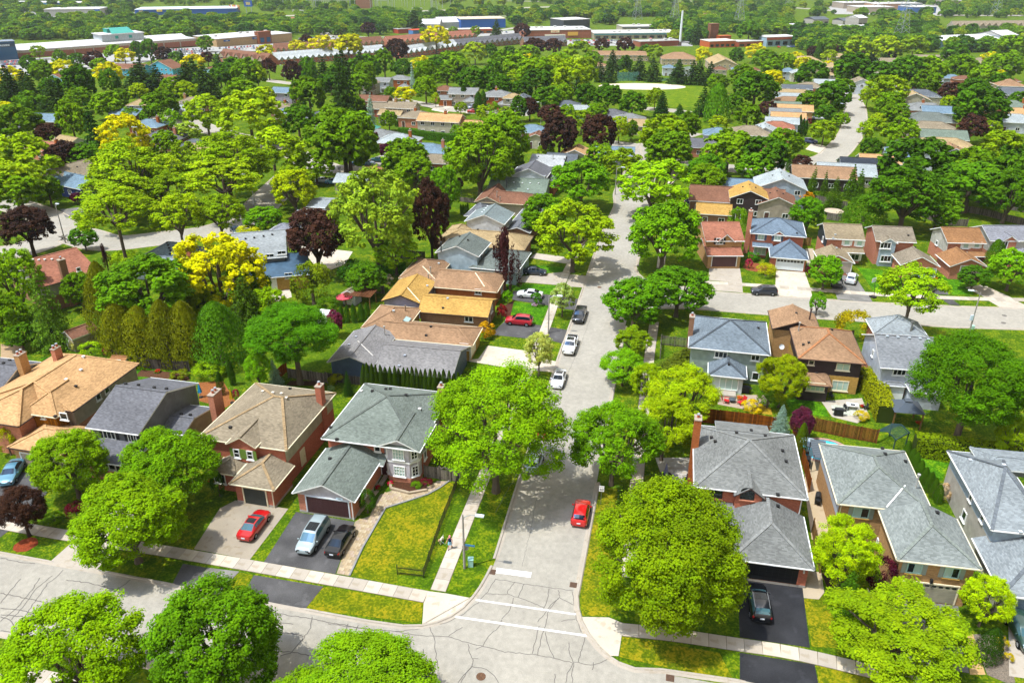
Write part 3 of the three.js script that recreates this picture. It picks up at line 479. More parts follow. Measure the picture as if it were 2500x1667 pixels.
drive([H(850,1252),H(960,1245),H(1022,1160),H(1292,1196),H(1290,1225),H(1462,1262),H(1445,1330),H(1200,1310)],M_CONC2);
drive([I(345,658),I(540,662),I(556,762),I(340,742)],M_CONC3); drive([I(335,766),I(556,778),I(560,822),I(335,806)],M_CONC3,0.031, 'driveway_apron');
drive([I(772,680),I(955,692),I(992,795),I(768,776)],M_CONC2); drive([I(778,795),I(995,808),I(1005,858),I(780,842)],M_CONC2,0.031, 'driveway_apron');
drive([I(1120,690),I(1265,700),I(1345,822),I(1130,806)],M_TAR3); drive([I(1150,822),I(1365,838),I(1390,885),I(1165,865)],M_TAR3,0.031, 'driveway_apron');
drive([I(1720,738),I(1795,745),I(1880,835),I(1790,835)],M_TAR); drive([I(1830,862),I(1900,866),I(1950,905),I(1880,900)],M_TAR, 0.031, 'driveway_apron');
drive([I(1980,790),I(2090,770),I(2290,860),I(2100,850)],M_CONC); drive([I(2120,868),I(2300,872),I(2420,925),I(2200,915)],M_CONC, 0.031, 'driveway_apron');
drive([G(380,290),G(500,278),G(540,300),G(420,350)],M_TAR3); drive([G(1900,520),G(2250,560),G(2200,640),G(2050,700)],M_CONC2,0.03, 'patio');
drive([L(1000,520),L(1100,545),L(1060,590),L(960,560)],M_CONC2); drive([L(1480,560),L(1640,540),L(1660,570),L(1480,600)],M_CONC2);
drive([K(700,280),K(800,290),K(760,330),K(660,310)],M_CONC2); drive([K(900,300),K(960,305),K(960,335),K(880,330)],M_CONC2);
// --- kerbs
kerb(s1top, -1); kerb(cornerL, -1); kerb(s2L, -1); kerb(cornerR, -1); kerb(s1right, -1); kerb(s1bot, 1);
{ const a = s2R.findIndex((p) => p[1] < -77.5), b = s2R.findIndex((p) => p[1] < s3near[0][1]), c = s2R.findIndex((p) => p[1] < s3far[0][1]); kerb(s2R.slice(a, b),1); kerb(s2R.slice(c),1); kerb(s3far, -1); kerb(s3near, 1); }
// --- sidewalks of concrete slabs
const mid = (a, b) => a.map((p, i) => [(p[0] + b[i][0]) / 2,(p[1] + b[i][1]) / 2]);
walk([...sc([[-88,-71.8]]), ...mid(pl(A, [250,470],[1120,612],[2140,792]), pl(A, [190,545],[1090,690],[2100,862])), ...mid(pl(B, [640,895]), pl(B, [612,972]))]);
walk([...mid(pl(B, [655,885],[940,232]), pl(B, [752,905],[1012,205])), ...pl(H, [1385,1060],[1490,770],[1540,660],[1625,500])]);
walk([...mid(pl(B, [1880,1105]), pl(B, [1872,1180])), ...mid(pl(C, [60,1135],[540,1192],[870,1245]), pl(C, [60,1205],[540,1288],[860,1335])), ...sc([[44,-39.8],[70,-34]])]);
walk(offsetLine(s2R, 4.6).filter((p) => p[1] < -59 && p[1] > s3near[2][1] + 3),1.5);
walk(offsetLine(s2R, 4.6).filter((p) => p[1] < s3far[2][1] - 4),1.5);
walk(pl(I, [250,752],[800,786],[1400,832],[1940,858],[2352,868],[2800,875]),1.5);
walk(offsetLine(s1bot, 3.2).filter((p) => p[0] < 0),1.5);
// corner aprons of poured concrete
setting('sidewalk_corner', sheetOf([...pl(B, [640,898],[752,912],[912,942]), ...offsetLine(cornerL, -0.3).slice(1,6).reverse(), ...pl(B, [602,1118],[612,972])],0.045),M_CONC2);
setting('sidewalk_corner', sheetOf([...pl(B, [1622,1062],[1795,1066],[1885,1102],[1876,1182],[1856,1312]), ...offsetLine(cornerR, -0.3).slice(4,8).reverse()],0.045),M_CONC2);
// --- lawns that differ from the open grass
lawn([...pl(B, [150,800],[240,610],[375,372],[510,330],[650,282],[775,205],[835,195],[720,480],[612,800],[440,790],[445,840],[400,850])],M_DRY);
lawn(pl(B, [0,870],[608,972],[594,1100],[-150,1010],[-390,930]),M_DRY); lawn(pl(B, [760,912],[1000,240],[1200,215],[1050,700],[905,935]),M_GRASS, 0.008);
lawn(pl(B, [1610,860],[1660,560],[1730,240],[1850,240],[1800,1055],[1625,1055]),M_DRY); lawn(pl(B, [1885,1185],[2500,1290],[2600,1480],[1860,1315]),M_DRY, 0.008);
lawn(pl(C, [950,950],[1110,905],[1180,1260],[1000,1250]),M_DRY); lawn(pl(C, [1030,1370],[1700,1450],[1700,1600],[1060,1560]),M_DRY);
lawn(pl(A, [1590,695],[1840,380],[1900,290],[1905,330],[1680,710]),M_GRASS); lawn(pl(A, [1450,870],[1520,775],[1615,795],[1550,885]),M_DRY);
lawn(pl(F, [830,590],[980,580],[1090,640],[1110,700],[870,670]),M_LUSH); lawn(pl(F, [1650,930],[1890,960],[1830,1110],[1700,1060]),M_LUSH);
lawn(pl(H, [1140,760],[1470,775],[1435,835],[1150,805]),M_LUSH); lawn(pl(H, [1190,880],[1410,905],[1360,1030],[1150,990]),M_LUSH); lawn(pl(H, [1240,640],[1510,660],[1500,690],[1240,700]),M_LUSH);
lawn(pl(I, [1290,660],[1560,690],[1720,760],[1760,830],[1400,820]),M_LUSH); lawn(pl(I, [1800,700],[1960,740],[2040,835],[1900,835]),M_LUSH);
lawn(pl(D, [860,380],[1100,400],[1210,440],[1000,440],[870,460]),M_LUSH); lawn(pl(D, [250,340],[420,330],[430,300],[260,320]),M_LUSH);
setting('ball_field', sheetOf(pl(N, [1650,500],[2352,500],[2600,640],[2560,760],[2200,800],[1900,640]),0.012), mat('field_grass', 0xfff4e8, { map: TX.grass, roughness: 1 }));
{ const c = [], p = K(2005,158), s = 22; for (let i = 0; i < 40; i++) { const a = i / 40 * 6.28318; c.push([p.x + Math.cos(a) * s * 1.05, p.z + Math.sin(a) * s * 1.15]); } setting('infield_sand', sheetOf(c, 0.02), mat('sand', 0xdccdb8, { map: TX.noise, roughness: 1 })); }
// --- road paint
const stripe = (cr, a, b, w) => { const p = cr(...a), q = cr(...b), m = part(road2, 'painted_line', boxGeo(p.distanceTo(q),0.004, w),M_LINE); m.position.set((p.x + q.x) / 2,0.027,(p.z + q.z) / 2); m.rotation.y = -Math.atan2(q.z - p.z, q.x - p.x); };
stripe(B, [945,953],[1583,1045],0.22); stripe(B, [812,1060],[1655,1182],0.24); stripe(B, [1072,764],[1298,794],0.75);
// --- tar sealed cracks
const M_SEAL = plainM(0x625e58,0.9);
function crack(road, cr, w, ...pts) {
 const raw = pts.map((q) => cr(...q)), r = mulberry(Math.round(pts[0][0] * 7 + pts[0][1])), fine = [];
 for (let i = 0; i + 1 < raw.length; i++) { const n = Math.max(1,Math.round(raw[i].distanceTo(raw[i + 1]) / 0.35)); for (let k = 0; k < n; k++) { const v = raw[i].clone().lerp(raw[i + 1], k / n); if (i + k) { v.x += (r() - 0.5) * 0.13; v.z += (r() - 0.5) * 0.13; } fine.push(xz(v)); } } fine.push(xz(raw[raw.length - 1]));
 part(road, 'crack_seal', sheetUp(ribbon(new Geo(), offsetLine(fine, -w / 2), offsetLine(fine, w / 2),0.026)),M_SEAL);
}
for (const a of [[[0,975],[60,900],[130,818]],[[0,1090],[110,1000],[200,890],[250,812]],[[70,1080],[140,1000],[230,880],[332,798]],[[90,1160],[180,1020],[300,850],[352,815],[400,762]],[[0,1048],[150,1060],[250,1110],[320,1060]],[[0,1005],[120,1020],[215,1040]],[[0,910],[180,945],[370,985],[520,1012],[640,1045]],[[0,1150],[100,1165],[150,1150]],[[420,825],[560,845],[735,890]],[[740,890],[840,820]],[[740,888],[640,1000],[560,1080]],[[735,895],[640,950],[565,1030]],[[0,685],[120,710],[222,722]],[[100,1130],[60,1080],[0,1060]],[[1760,1090],[1800,1050]],[[1770,1095],[1870,1108]],[[1990,1060],[1980,1130],[1935,1200],[1850,1290],[1790,1310]],[[1760,1158],[1860,1165],[1935,1188]],[[1730,1035],[1900,1060],[2100,1095],[2352,1140]],[[2220,1105],[2185,1190]],[[2285,1115],[2255,1170]],[[1780,1280],[1900,1290],[1970,1310]]]) crack(road1,A, 0.085, ...a);
for (const a of [[[1070,820],[1250,852],[1565,895]],[[1070,820],[1030,890],[960,970],[870,1040],[760,1100],[630,1130],[450,1155],[250,1140],[0,1105]],[[1195,838],[1150,890],[1145,915],[1260,955],[1380,1000]],[[1255,850],[1215,935]],[[1010,915],[1145,918]],[[1185,940],[1165,1020],[1110,1075]],[[1412,880],[1400,960],[1375,1010]],[[1470,890],[1480,935],[1440,980],[1410,1020],[1390,1100],[1360,1210],[1340,1305]],[[1480,940],[1565,985]],[[1475,945],[1425,985],[1340,1095]],[[1560,900],[1575,1000],[1590,1080],[1620,1160]],[[1490,1090],[1580,1075]],[[1350,1120],[1330,1200],[1305,1295]],[[1110,1080],[1090,1130],[1040,1170],[990,1245],[945,1268]],[[1390,1160],[1410,1250],[1445,1325]],[[1640,1195],[1600,1350]],[[1540,1225],[1545,1310],[1570,1355],[1530,1420],[1520,1482]],[[1570,1355],[1560,1410],[1560,1482]],[[1570,1350],[1700,1370],[1800,1325]]]) crack(road2,B, 0.07, ...a);
for (const a of [[[430,1155],[560,1180],[770,1185],[880,1225],[1000,1250],[1130,1285],[1300,1300],[1440,1325],[1560,1355]],[[770,1185],[860,1128]],[[650,1120],[680,1200],[690,1300],[702,1390]],[[895,1235],[905,1290],[925,1340],[920,1375],[870,1430],[830,1482]],[[920,1378],[985,1385],[1050,1425],[1090,1482]],[[925,1328],[960,1328]],[[920,1376],[880,1420],[850,1482]],[[1695,1350],[1690,1400]],[[1450,1425],[1448,1482]],[[475,1270],[478,1300]],[[608,1265],[610,1310]]]) crack(road1,B, 0.07, ...a);
crack(road2,E, 0.035,[1330,1310],[1560,900],[1760,500],[1880,230],[1935,80]); crack(road2,B, 0.035,[1240,740],[1300,480],[1345,240]);
// --- covers and drains
const ring = (v, r, m, name, parent) => { const o = part(parent, name, new Geo().tube(V(0,0,0),V(0,0.008,0), r, r, 20).make(), m); o.position.set(v.x, 0.024, v.z); return o; };
ring(B(978,1442),0.42, mat('rust_iron', 0x7a5c46, { map: TX.mulch, roughness: 0.9 }), 'manhole_cover', road1); ring(H(1735,788),0.4, mat('rust_iron', 0x7a5c46), 'manhole_cover', road2);
ring(I(2230,968),0.4,M_SEAL, 'manhole_cover', road3); ring(I(2225,1015),0.4,M_SEAL, 'manhole_cover', road3);
for (const [cr, x, y, rd] of [[B, 1050,775, road2],[B, 1568,858, road2],[A, 85,1185, road1],[C, 95,1452, road1]]) { const v = cr(x, y), d = part(rd, 'drain_grate', new Geo().box(0,0,0,0.7,0.02,0.7).make(), mat('rust_iron', 0x7a5c46)); d.position.set(v.x, 0.03, v.z); d.rotation.y = -0.22; for (let i = 0; i < 5; i++) part(d, 'bar', boxGeo(0.6,0.02,0.06,0,0.02,-0.26 + i * 0.13), plainM(0x4a3a30)); }

// ---------- lettering ----------
const signMats = new Map();
function signMat(text, w, h, bg, fg, size, o = {}) {
 const k = text + bg + fg; if (!signMats.has(k)) { const c = document.createElement('canvas'); c.width = w; c.height = h; const x = c.getContext('2d'); x.fillStyle = bg; x.fillRect(0,0, w, h); x.fillStyle = fg; x.textAlign = 'center'; x.textBaseline = 'middle'; (Array.isArray(o.lines) ? o.lines : [[text, size, h / 2]]).forEach(([t, s, y]) => { x.font = `bold ${s}px sans-serif`; x.fillText(t, w / 2, y); }); if (o.border) { x.strokeStyle = fg; x.lineWidth = o.border; x.strokeRect(o.border, o.border, w - 2 * o.border, h - 2 * o.border); } const t = new THREE.CanvasTexture(c); t.colorSpace = THREE.SRGBColorSpace; const m = new THREE.MeshStandardMaterial({ map: t, roughness: 0.6 }); m.name = 'sign ' + signMats.size; signMats.set(k, m); } return signMats.get(k);
}
function plateGeo(w, h, d = 0.04) { const g = new Geo().box(0,0,0, w, h, d).make(), t = g.getAttribute('uv'), p = g.getAttribute('position'), n = g.getAttribute('normal'); for (let i = 0; i < t.count; i++) t.setXY(i, (n.getZ(i) < -0.5 ? -1 : 1) * p.getX(i) / w + 0.5, p.getY(i) / h + 0.5); return g; }

// ---------- the houses along the bottom street, left of the junction ----------
const M_CREAM = plainM(0xcfc6a8,0.5),M_TRIMB = plainM(0x3a2a26,0.5),M_SHUT_B = plainM(0x1c1e22,0.6),M_SHUT_G = plainM(0x5f7a2a, 0.6),M_GREYTRIM = plainM(0x9a9a94,0.5);
{ // white house at the picture's edge
 const h = new House('two_storey_house', 'white sided house with grey shingle gable and tall grey stone chimney', 12,D(60,450,5));
 const w = h.wing({ at: D(272,352,4.9), size: [-12,0,0,7.4], he: 4.9, roof: 'gable', ax: 'x', pitch: 0.4, wall: BRICK.brown, top: SIDE.white, split: 2.2, shingle: ROOF.dark });
 h.wing({ at: D(130,395,4.9), size: [-11,-0.8,0,9], he: 5.1, roof: 'gable', ax: 'z', pitch: 0.35, wall: BRICK.brown, top: SIDE.white, split: 2.2, shingle: ROOF.dark });
 h.chimney(D(122,300,8.1),0.8,1.3,BRICK.tan, { flues: 2 }); h.vents(D, [[60,342],[20,360]]);
}
{ // tan roofed house with turret
 const h = new House('two_storey_house', 'house with tan shingle roof, orange wood turret and attached tan roofed garage', 13,D(450,560,5));
 const b = h.L(D(885,360,5)), bx = (x0, x1, z0, z1) => [b.x + x0, b.x + x1, b.z + z0, b.z + z1], tn = { shingle: ROOF.tan, fascia: M_TRIMB };
 const m = h.wing({ rect: bx(-13.4,0,0,12.8), he: 5, ax: 'z', pitch: 0.34, ends: [0.49,0.3], wall: BRICK.rose, top: SIDE.beige, split: 2.6, ...tn });
 h.wing({ rect: bx(-12.6,-4.4,8,16.8), he: 4.7, ax: 'z', rp: 0.7, pitch: 0.62, ends: [0,1], wall: BRICK.rose, ...tn });
 h.wing({ rect: bx(-6.2,-1.1,8.6,14.4), he: 4.95, ax: 'z', pitch: 0.72, ends: [0,1], ov: 0.35, wall: woodM(0xc07c1c), shingle: ROOF.tan, fascia: M_CREAM });
 const tw = h.wings[2]; h.window(h.onWall(tw, 'f', D(405,695)),1.1,1.0, {}); h.window(h.onWall(tw, 'f', D(272,697)),0.6,0.6, {});
 const g = h.wing({ rect: bx(-5.1,2.4,12.4,18.5), he: 2.7, ax: 'x', pitch: 0.42, wall: BRICK.tan, ...tn });
 h.garage(h.onWall(g, 'f', D(205,985)),2.7,2.2, paintM(0xb8aa92), {}); h.garage(h.onWall(g, 'f', D(360,1010)),2.7,2.2, paintM(0xb8aa92), {});
 for (const [x, y] of [[622,568],[677,524]]) h.window(h.onWall(m, 'r', D(x, y)),0.9,1.1);
 h.chimney(D(350,262,7.9),0.65,1.2,BRICK.rose, { flues: 2 }); h.vents(D, [[530,322],[514,405],[420,467]], plainM(0xc8ccd0)); h.vents(D, [[482,508],[365,752]]);
}
{ // dark grey saltbox
 const h = new House('two_storey_house', 'house with dark grey shingle gable, grey side siding and broad brick chimney', 12.6,D(900,650,5));
 const m = h.wing({ pts: [D(1265,485,4.95),D(880,812,4.95),D(540,766,4.95)], he: 4.95, roof: 'gable', ax: 'x', pitch: 0.36, wall: BRICK.rose, top: SIDE.grey, split: 0.1, shingle: ROOF.dark, ov: 0.3 });
 const s = h.wing({ pts: [D(1355,640,2.95),D(1160,812,2.95),D(1000,690,2.95)], he: 2.95, roof: 'gable', ax: 'x', rp: 0.6, pitch: 0.25, wall: SIDE.beige, shingle: ROOF.dark, ov: 0.25 });
 for (const [x, y, w] of [[695,812,1.7],[842,832,1.2]]) h.window(h.onWall(m, 'f', D(x, y)), w, 1.25, { shutter: M_SHUT_B, mv: 3 });
 const p = h.wing({ pts: [D(650,860,2.8),D(790,1015,2.7),D(1010,870,2.8)], he: 2.8, hb: 0, roof: 'gable', ax: 'x', pitch: 0.35, rp: 0.2, wall: BRICK.rose, shingle: ROOF.dark });
 h.window(h.onWall(p, 'f', D(712,1010)),1.0,1.2, { shutter: M_SHUT_B });
 h.chimney(D(1365,545,6.2),0.8,1.9,BRICK.rose, { flues: 2 }); h.vents(D, [[800,492],[882,500],[982,516],[1060,524],[1155,686],[1213,692]]); h.downspout(m, 1,-1);
}
{ // taupe hip roof, green shutters
 const h = new House('two_storey_house', 'brick house with taupe hip roof, green shutters and single dark green garage door', 13.2,D(1700,740,5));
 const m = h.wing({ pts: [D(1255,832,5.1),D(1825,912,5.1),D(2140,545,5.1)], he: 5.1, ax: 'x', pitch: 0.4, ends: [1,0.55], wall: BRICK.red, top: sidingM(0xc9c3a4), split: 3.0, shingle: ROOF.taupe, cap: roofM(0xa8906c), fascia: M_CREAM });
 part(h.g, 'brick_front', new Geo().box((m.x0 + m.x1) / 2,2.45, m.z1 + 0.06, m.x1 - m.x0 - 0.04,4.85,0.14).make(),BRICK.red);
 m.z1 += 0.13; const q = h.L(D(1560,870,5.05)), d = h.wing({ rect: [q.x - 1.85, q.x + 1.85, m.z1 - 3.2, m.z1 + 0.95], he: 5.35, hb: 2.9, roof: 'gable', ax: 'z', pitch: 0.6, ov: 0.3, wall: BRICK.red, shingle: ROOF.taupe, fascia: M_CREAM });
 for (const x of [-0.85,0.85]) h.window({ pos: V(q.x + x, 4.0, d.z1), turn: 0 }, 0.8,1.2, { shutter: M_SHUT_G, mh: 2 });
 const p = h.wing({ pts: [D(1340,1048,2.7),D(1500,1066,2.7),D(1610,930,2.7)], he: 2.7, ax: 'x', pitch: 0.35, wall: BRICK.red, shingle: ROOF.taupe, fascia: M_CREAM });
 h.window(h.onWall(p, 'f', D(1400,1090)),1.5,1.4, { glass: glassDark });
 const g = h.wing({ pts: [D(1465,1118,2.8),D(1745,1168,2.8),D(1862,1005,2.8)], he: 2.8, ax: 'z', pitch: 0.48, ends: [0,1], wall: BRICK.red, shingle: ROOF.taupe, cap: roofM(0xa8906c), fascia: M_CREAM, foundation: 1 });
 h.garage(h.onWall(g, 'f', D(1628,1208)),2.7,2.15, plainM(0x232a28,0.4), { frame: M_CREAM }); h.downspout(g, 1,1,M_CREAM);
 h.door(h.onWall(m, 'r', D(1930,955)),0.95,2.05,M_CREAM, { frame: M_CREAM });
 h.chimney(D(2035,500,7.8),0.75,1.0,BRICK.red, { flues: 1 }); h.vents(D, [[1675,543],[1740,551],[1795,556],[1825,585]], plainM(0xb8b0a0)); h.vents(D, [[1468,772],[1850,525]]);
 part(h.g, 'air_conditioner', boxGeo(0.8,0.9,0.8),M_BLACK).position.set(m.x1 + 0.9,0.45, m.z0 + 2.6);
}
{ // corner house
 const h = new House('two_storey_house', 'corner house with grey green hip roof, white two storey bay and brown double garage', 12.6,E(600,740,5));
 const R = roofM(0x7a837a), cap = roofM(0x6c736c), m = h.wing({ pts: [E(220,836,5.1),E(570,878,5.1),E(990,645,5.1),E(505,485,5.1)], he: 5.1, ax: 'x', pitch: 0.4, wall: BRICK.red, top: sidingM(0xb8b6bc), split: 2.8, shingle: R, cap, ovf: 1.4 });
 const WB = paintM(0xcac6cc), q = h.L(E(220,836,5.1)), at = (u, v, y = 0) => V(q.x + u, y, q.z + v), out = [[7.3,-2],[7.3,-1.3],[7.93,-0.45],[10.47,-0.45],[11.4,-1.4],[11.4,-2]].map(([u, v]) => [q.x + u, q.z + v]), swell = (d) => out.map(([x, z]) => [x + (x < q.x + 9 ? -d : d), z + (z > q.z - 1.9 ? d : 0)]);
 part(h.g, 'brick_front', new Geo().box(q.x + 3.6,2.5, m.z1 + 0.05,7.0,4.9,0.13).make(),BRICK.red);
 part(h.g, 'bay_wall', new Geo().prism(out, 0.7,5.1).make(),WB); part(h.g, 'bay_base', new Geo().prism(swell(0.05),0,0.7).make(),BRICK.rose); part(h.g, 'bay_band', new Geo().prism(swell(0.06),2.75,2.95).make(),M_WHITE);
 part(h.g, 'bay_gable', new Geo().poly([at(7.1,-0.4,4.9), at(11.6,-0.4,4.9), at(9.35,-0.4,6.0)]).make(),WB);
 h.wing({ rect: [q.x + 6.7, q.x + 12, q.z - 6, q.z + 0.1], he: 5.05, roof: 'gable', ax: 'z', pitch: 0.45, noWall: true, shingle: R, cap });
 const bw = { x0: out[0][0], x1: out[4][0], z0: m.z0, z1: q.z - 0.45, he: 5.1, hb: 0 }, bx0 = bw.x0;
 for (const y of [3.95,1.6]) { h.window({ pos: at(9.2,-0.45, y), turn: 0 }, 1.4,1.45, { mv: 4, mh: 3, glass: glassCurtain }); h.window({ pos: at(10.94,-0.92, y), turn: 0.78 }, 0.85,1.45, { mv: 2, mh: 3 }); h.window({ pos: at(7.62,-0.87, y), turn: -0.94 }, 0.5,1.45, {}); }
 m.z1 += 0.12; h.window(h.onWall(m, 'f', E(577,897)),0.8,1.0, {}); h.window(h.onWall(m, 'r', E(880,940)),0.9,1.2, {});
 const g = h.wing({ pts: [E(35,1182,2.8),E(430,1243,2.8),E(557,1010,2.8),E(270,900,2.8)], he: 2.8, roof: 'gable', ax: 'z', pitch: 0.46, wall: BRICK.rose, top: WB, split: 2.45, shingle: R, cap, foundation: 1 });
 const gd = h.garage(h.onWall(g, 'f', E(262,1272)),4.9,2.15, paintM(0x4a2c2c), { frame: plainM(0xb9c0c4) });
 part(h.g, 'number_plate', plateGeo(0.75,0.26), signMat('1297', 190,64, '#cfe3ec', '#27414c', 46)).position.set(g.x1 - 1.5,2.62, g.z1 + 0.03);
 h.downspout(g, 1,1); h.window(h.onWall(g, 'r', E(495,1180)),0.6,1.2, {});
 h.wing({ rect: [g.x1 - 0.4, bx0 + 0.3, m.z1 - 0.2, m.z1 + 1.7], he: 2.7, hb: 0, ax: 'x', roof: 'gable', rp: 0.08, pitch: 0.5, noWall: true, shingle: R, cap });
 h.door(h.put(m, 'f', (g.x1 + bx0) / 2 + 0.2,1.25),1.0,2.1, plainM(0x3c1c1e, 0.4)); h.window(h.put(m, 'f', (g.x1 + bx0) / 2 + 1.15,1.25),0.5,2.0, { noSill: 1 });
 part(h.g, 'porch_step', new Geo().box((g.x1 + bx0) / 2 + 0.2,0.12, m.z1 + 1.0, bx0 - g.x1 - 0.2,0.24,1.9).make(),M_CONC3);
 h.chimney(E(985,505,8.0),0.7,0.95,BRICK.rose, { flues: 1 }); h.vents(E, [[545,540],[632,527],[660,526],[760,565],[325,905],[275,972],[280,772]]); h.vents(E, [[848,655],[475,540]], plainM(0xb8b8b4)); h.pipe(E, 598,490,0.8,0.1,M_WHITE); h.downspout(m, 1,1);
}
// ---------- right of the junction ----------
{
 const h = new House('two_storey_house', 'red brick house with grey hip roof, arched dormer window and black double garage', 11.2,F(600,980,5));
 const R = roofM(0x7f817d), cap = roofM(0x8e908c), m = h.wing({ pts: [F(245,748,5.1),F(250,1140,5.1),F(975,1226,5.1)], he: 5.1, ax: 'x', pitch: 0.42, wall: BRICK.red, shingle: R, cap });
 h.wing({ at: F(560,770,6.6), size: [-3,3,-2.2,3], he: 5.9, hb: 5, roof: 'gable', ax: 'x', pitch: 0.2, wall: SIDE.grey, shingle: R });
 h.window(h.onWall(m, 'f', F(380,1187)),1.6,1.1, { frame: M_BLACK, sill: BRICK.rose });
 const q = h.L(F(592,1180,4.6)), d = h.wing({ rect: [q.x - 1.5, q.x + 1.6, m.z1 - 3, m.z1 + 1.0], he: 4.9, hb: 2.6, roof: 'gable', ax: 'z', pitch: 0.75, ov: 0.25, wall: BRICK.red, shingle: R, fascia: M_TRIMB });
 { const n = new Geo(), fr = []; for (let i = 0; i <= 10; i++) { const a = Math.PI * i / 10; fr.push([Math.cos(a),Math.sin(a)]); } const wn = part(h.g, 'window', new Geo().poly([V(-0.72,-0.75,0.05),V(0.72,-0.75,0.05), ...fr.map(([x, y]) => V(x * 0.72,0.3 + y * 0.5,0.05))]).make(),M_BLACK); h.place(wn, h.onWall(d, 'f', F(590,1190))); part(wn, 'pane', new Geo().poly([V(-0.6,-0.64,0.07),V(0.6,-0.64,0.07), ...fr.map(([x, y]) => V(x * 0.6,0.3 + y * 0.4,0.07))]).make(), glassDark); part(wn, 'sill', boxGeo(1.6,0.1,0.2,0,-0.82,0.08),BRICK.rose); }
 const g = h.wing({ pts: [C(482,690,2.8),C(1000,736,2.8),C(946,420,2.8)], he: 2.8, ax: 'z', pitch: 0.5, ends: [0,1], wall: BRICK.red, shingle: R, cap, foundation: 1 });
 h.garage(h.onWall(g, 'f', C(745,775)),4.9,2.2, plainM(0x131416,0.45), { frame: BRICK.red });
 h.wing({ rect: [m.x0 + 0.4, g.x0 + 0.2, m.z1 - 0.2, m.z1 + 1.9], he: 2.7, roof: 'gable', ax: 'x', rp: 0.08, pitch: 0.45, noWall: true, shingle: R });
 h.door(h.put(m, 'f', g.x0 - 1.2,1.15),0.95,2.1, plainM(0x3a1a18,0.4)); h.window(h.put(m, 'f', g.x0 - 3.2,1.5),1.6,1.4, { frame: M_BLACK });
 h.chimney(F(275,708,8.8),0.75,1.2,BRICK.orange, { flues: 1 }); h.vents(F, [[358,838],[382,862],[812,920],[834,988],[518,805],[702,825],[612,792]]); h.vents(C, [[775,322],[782,360]]); h.downspout(m, 1,1);
 part(h.g, 'wall_lamp', boxGeo(0.14,0.3,0.16), plainM(0xc8c8c0)).position.set(g.x1 - 0.4,2.1, g.z1 + 0.1);
}
{
 const h = new House('two_storey_house', 'tan brick house with pale grey hip roofs and beige double garage under two windows', 10.2,F(1350,1080,5));
 const R = roofM(0x868d89), cap = roofM(0x848c84), m = h.wing({ pts: [F(1055,870,5.1),F(1166,1252,5.1),F(1592,918,5.1)], he: 5.1, ax: 'z', pitch: 0.42, wall: BRICK.tan, shingle: R, cap, fascia: M_CREAM });
 part(h.g, 'siding_panel', new Geo().box(m.x0 - 0.03,4.1,(m.z0 + m.z1) / 2,0.08,2.2, m.z1 - m.z0 - 0.5).make(),SIDE.white);
 const g = h.wing({ pts: [C(1430,380,5.05),C(1550,696,5.05),C(2086,756,5.05)], he: 5.05, ax: 'z', pitch: 0.45, ends: [0,1], wall: BRICK.tan, shingle: R, cap, fascia: M_CREAM });
 const sh = plainM(0x8a9488,0.6), tealF = plainM(0x9cc0b4,0.5);
 for (const [x, y] of [[1655,748],[1895,778]]) { const w = h.window(h.onWall(g, 'f', C(x, y)),1.35,1.25, { shutter: sh, frame: tealF, glass: glassCurtain, sill: BRICK.yellow }); part(w, 'open_pane', boxGeo(0.5,1.0,0.02, x < 1700 ? -0.3 : 0.3,0,0.035), glassDark); }
 { const w = h.window(h.onWall(m, 'f', C(1315,395)),1.6,1.3, { frame: tealF, glass: glassCurtain, sill: BRICK.yellow, shutter: sh }); part(w, 'open_pane', boxGeo(0.65,1.05,0.02,0.36,0,0.035), glassDark); }
 const gd = h.garage(h.onWall(g, 'f', C(1745,905)),4.8,2.15, paintM(0xa09c84), { frame: M_CREAM, rows: 5, flat: 1 });
 for (let j = 0; j < 4; j++) part(gd, 'panel', boxGeo(4.7,0.38,0.03,0,-0.85 + j * 0.43,0.045), paintM(0xa09c84)); for (let i = 0; i < 8; i++) part(gd, 'door_pane', boxGeo(0.36,0.2,0.02,-2.1 + i * 0.6,0.85,0.045), glassDark);
 part(h.g, 'wall_lamp', boxGeo(0.2,0.45,0.25),M_BLACK).position.set((g.x0 + g.x1) / 2 - 0.1,2.75, g.z1 + 0.15);
 h.window(h.onWall(g, 'l', C(1422,585)),0.5,0.9, {}); h.vents(F, [[1450,906],[1466,942],[1597,990]]); h.vents(C, [[1745,292],[1800,402]]); h.pipe(C, 1662,238,1.6,0.1, metalM(0xc8c8c4)); h.strip(C, [1596,225],[1478,362],M_WHITE, 0.14); h.downspout(m, -1,1,M_CREAM);
}
{
 const h = new House('two_storey_house', 'pale blue sided house with light grey hip roof and lower grey roofed garage', 10,C(2250,250,5));
 const R = roofM(0x8e9698), cap = roofM(0x70777c), m = h.wing({ pts: [C(1868,0,5.1),C(2132,470,5.1),P(2580,1310,5.1)], he: 5.1, ax: 'x', pitch: 0.42, wall: paintM(0xb9b4a8), top: SIDE.pale, split: 3.4, shingle: R, cap });
 h.wing({ at: C(2200,20,6.4), size: [-2.5,4,-1.5,2.5], he: 6, hb: 5, roof: 'hip', pitch: 0.2, wall: SIDE.grey, shingle: R });
 const g = h.wing({ pts: [C(2025,556,2.8),C(2260,925,2.8),P(2640,1420,2.8)], he: 2.8, ax: 'z', pitch: 0.4, ends: [0,1], wall: paintM(0xb9b4a8), shingle: R, cap });
 h.garage(h.put(g, 'f', (g.x0 + g.x1) / 2,1.15),4.6,2.2, paintM(0x6d8496), {});
 for (const [x, y, w, t] of [[2018,300,0.8,0.9],[2092,430,0.8,0.9],[1975,415,1.1,1.2]]) h.window(h.onWall(m, 'l', C(x, y)), w, t, {});
 h.vents(C, [[2010,68],[2225,98],[2325,540]], plainM(0xaab0b4));
}
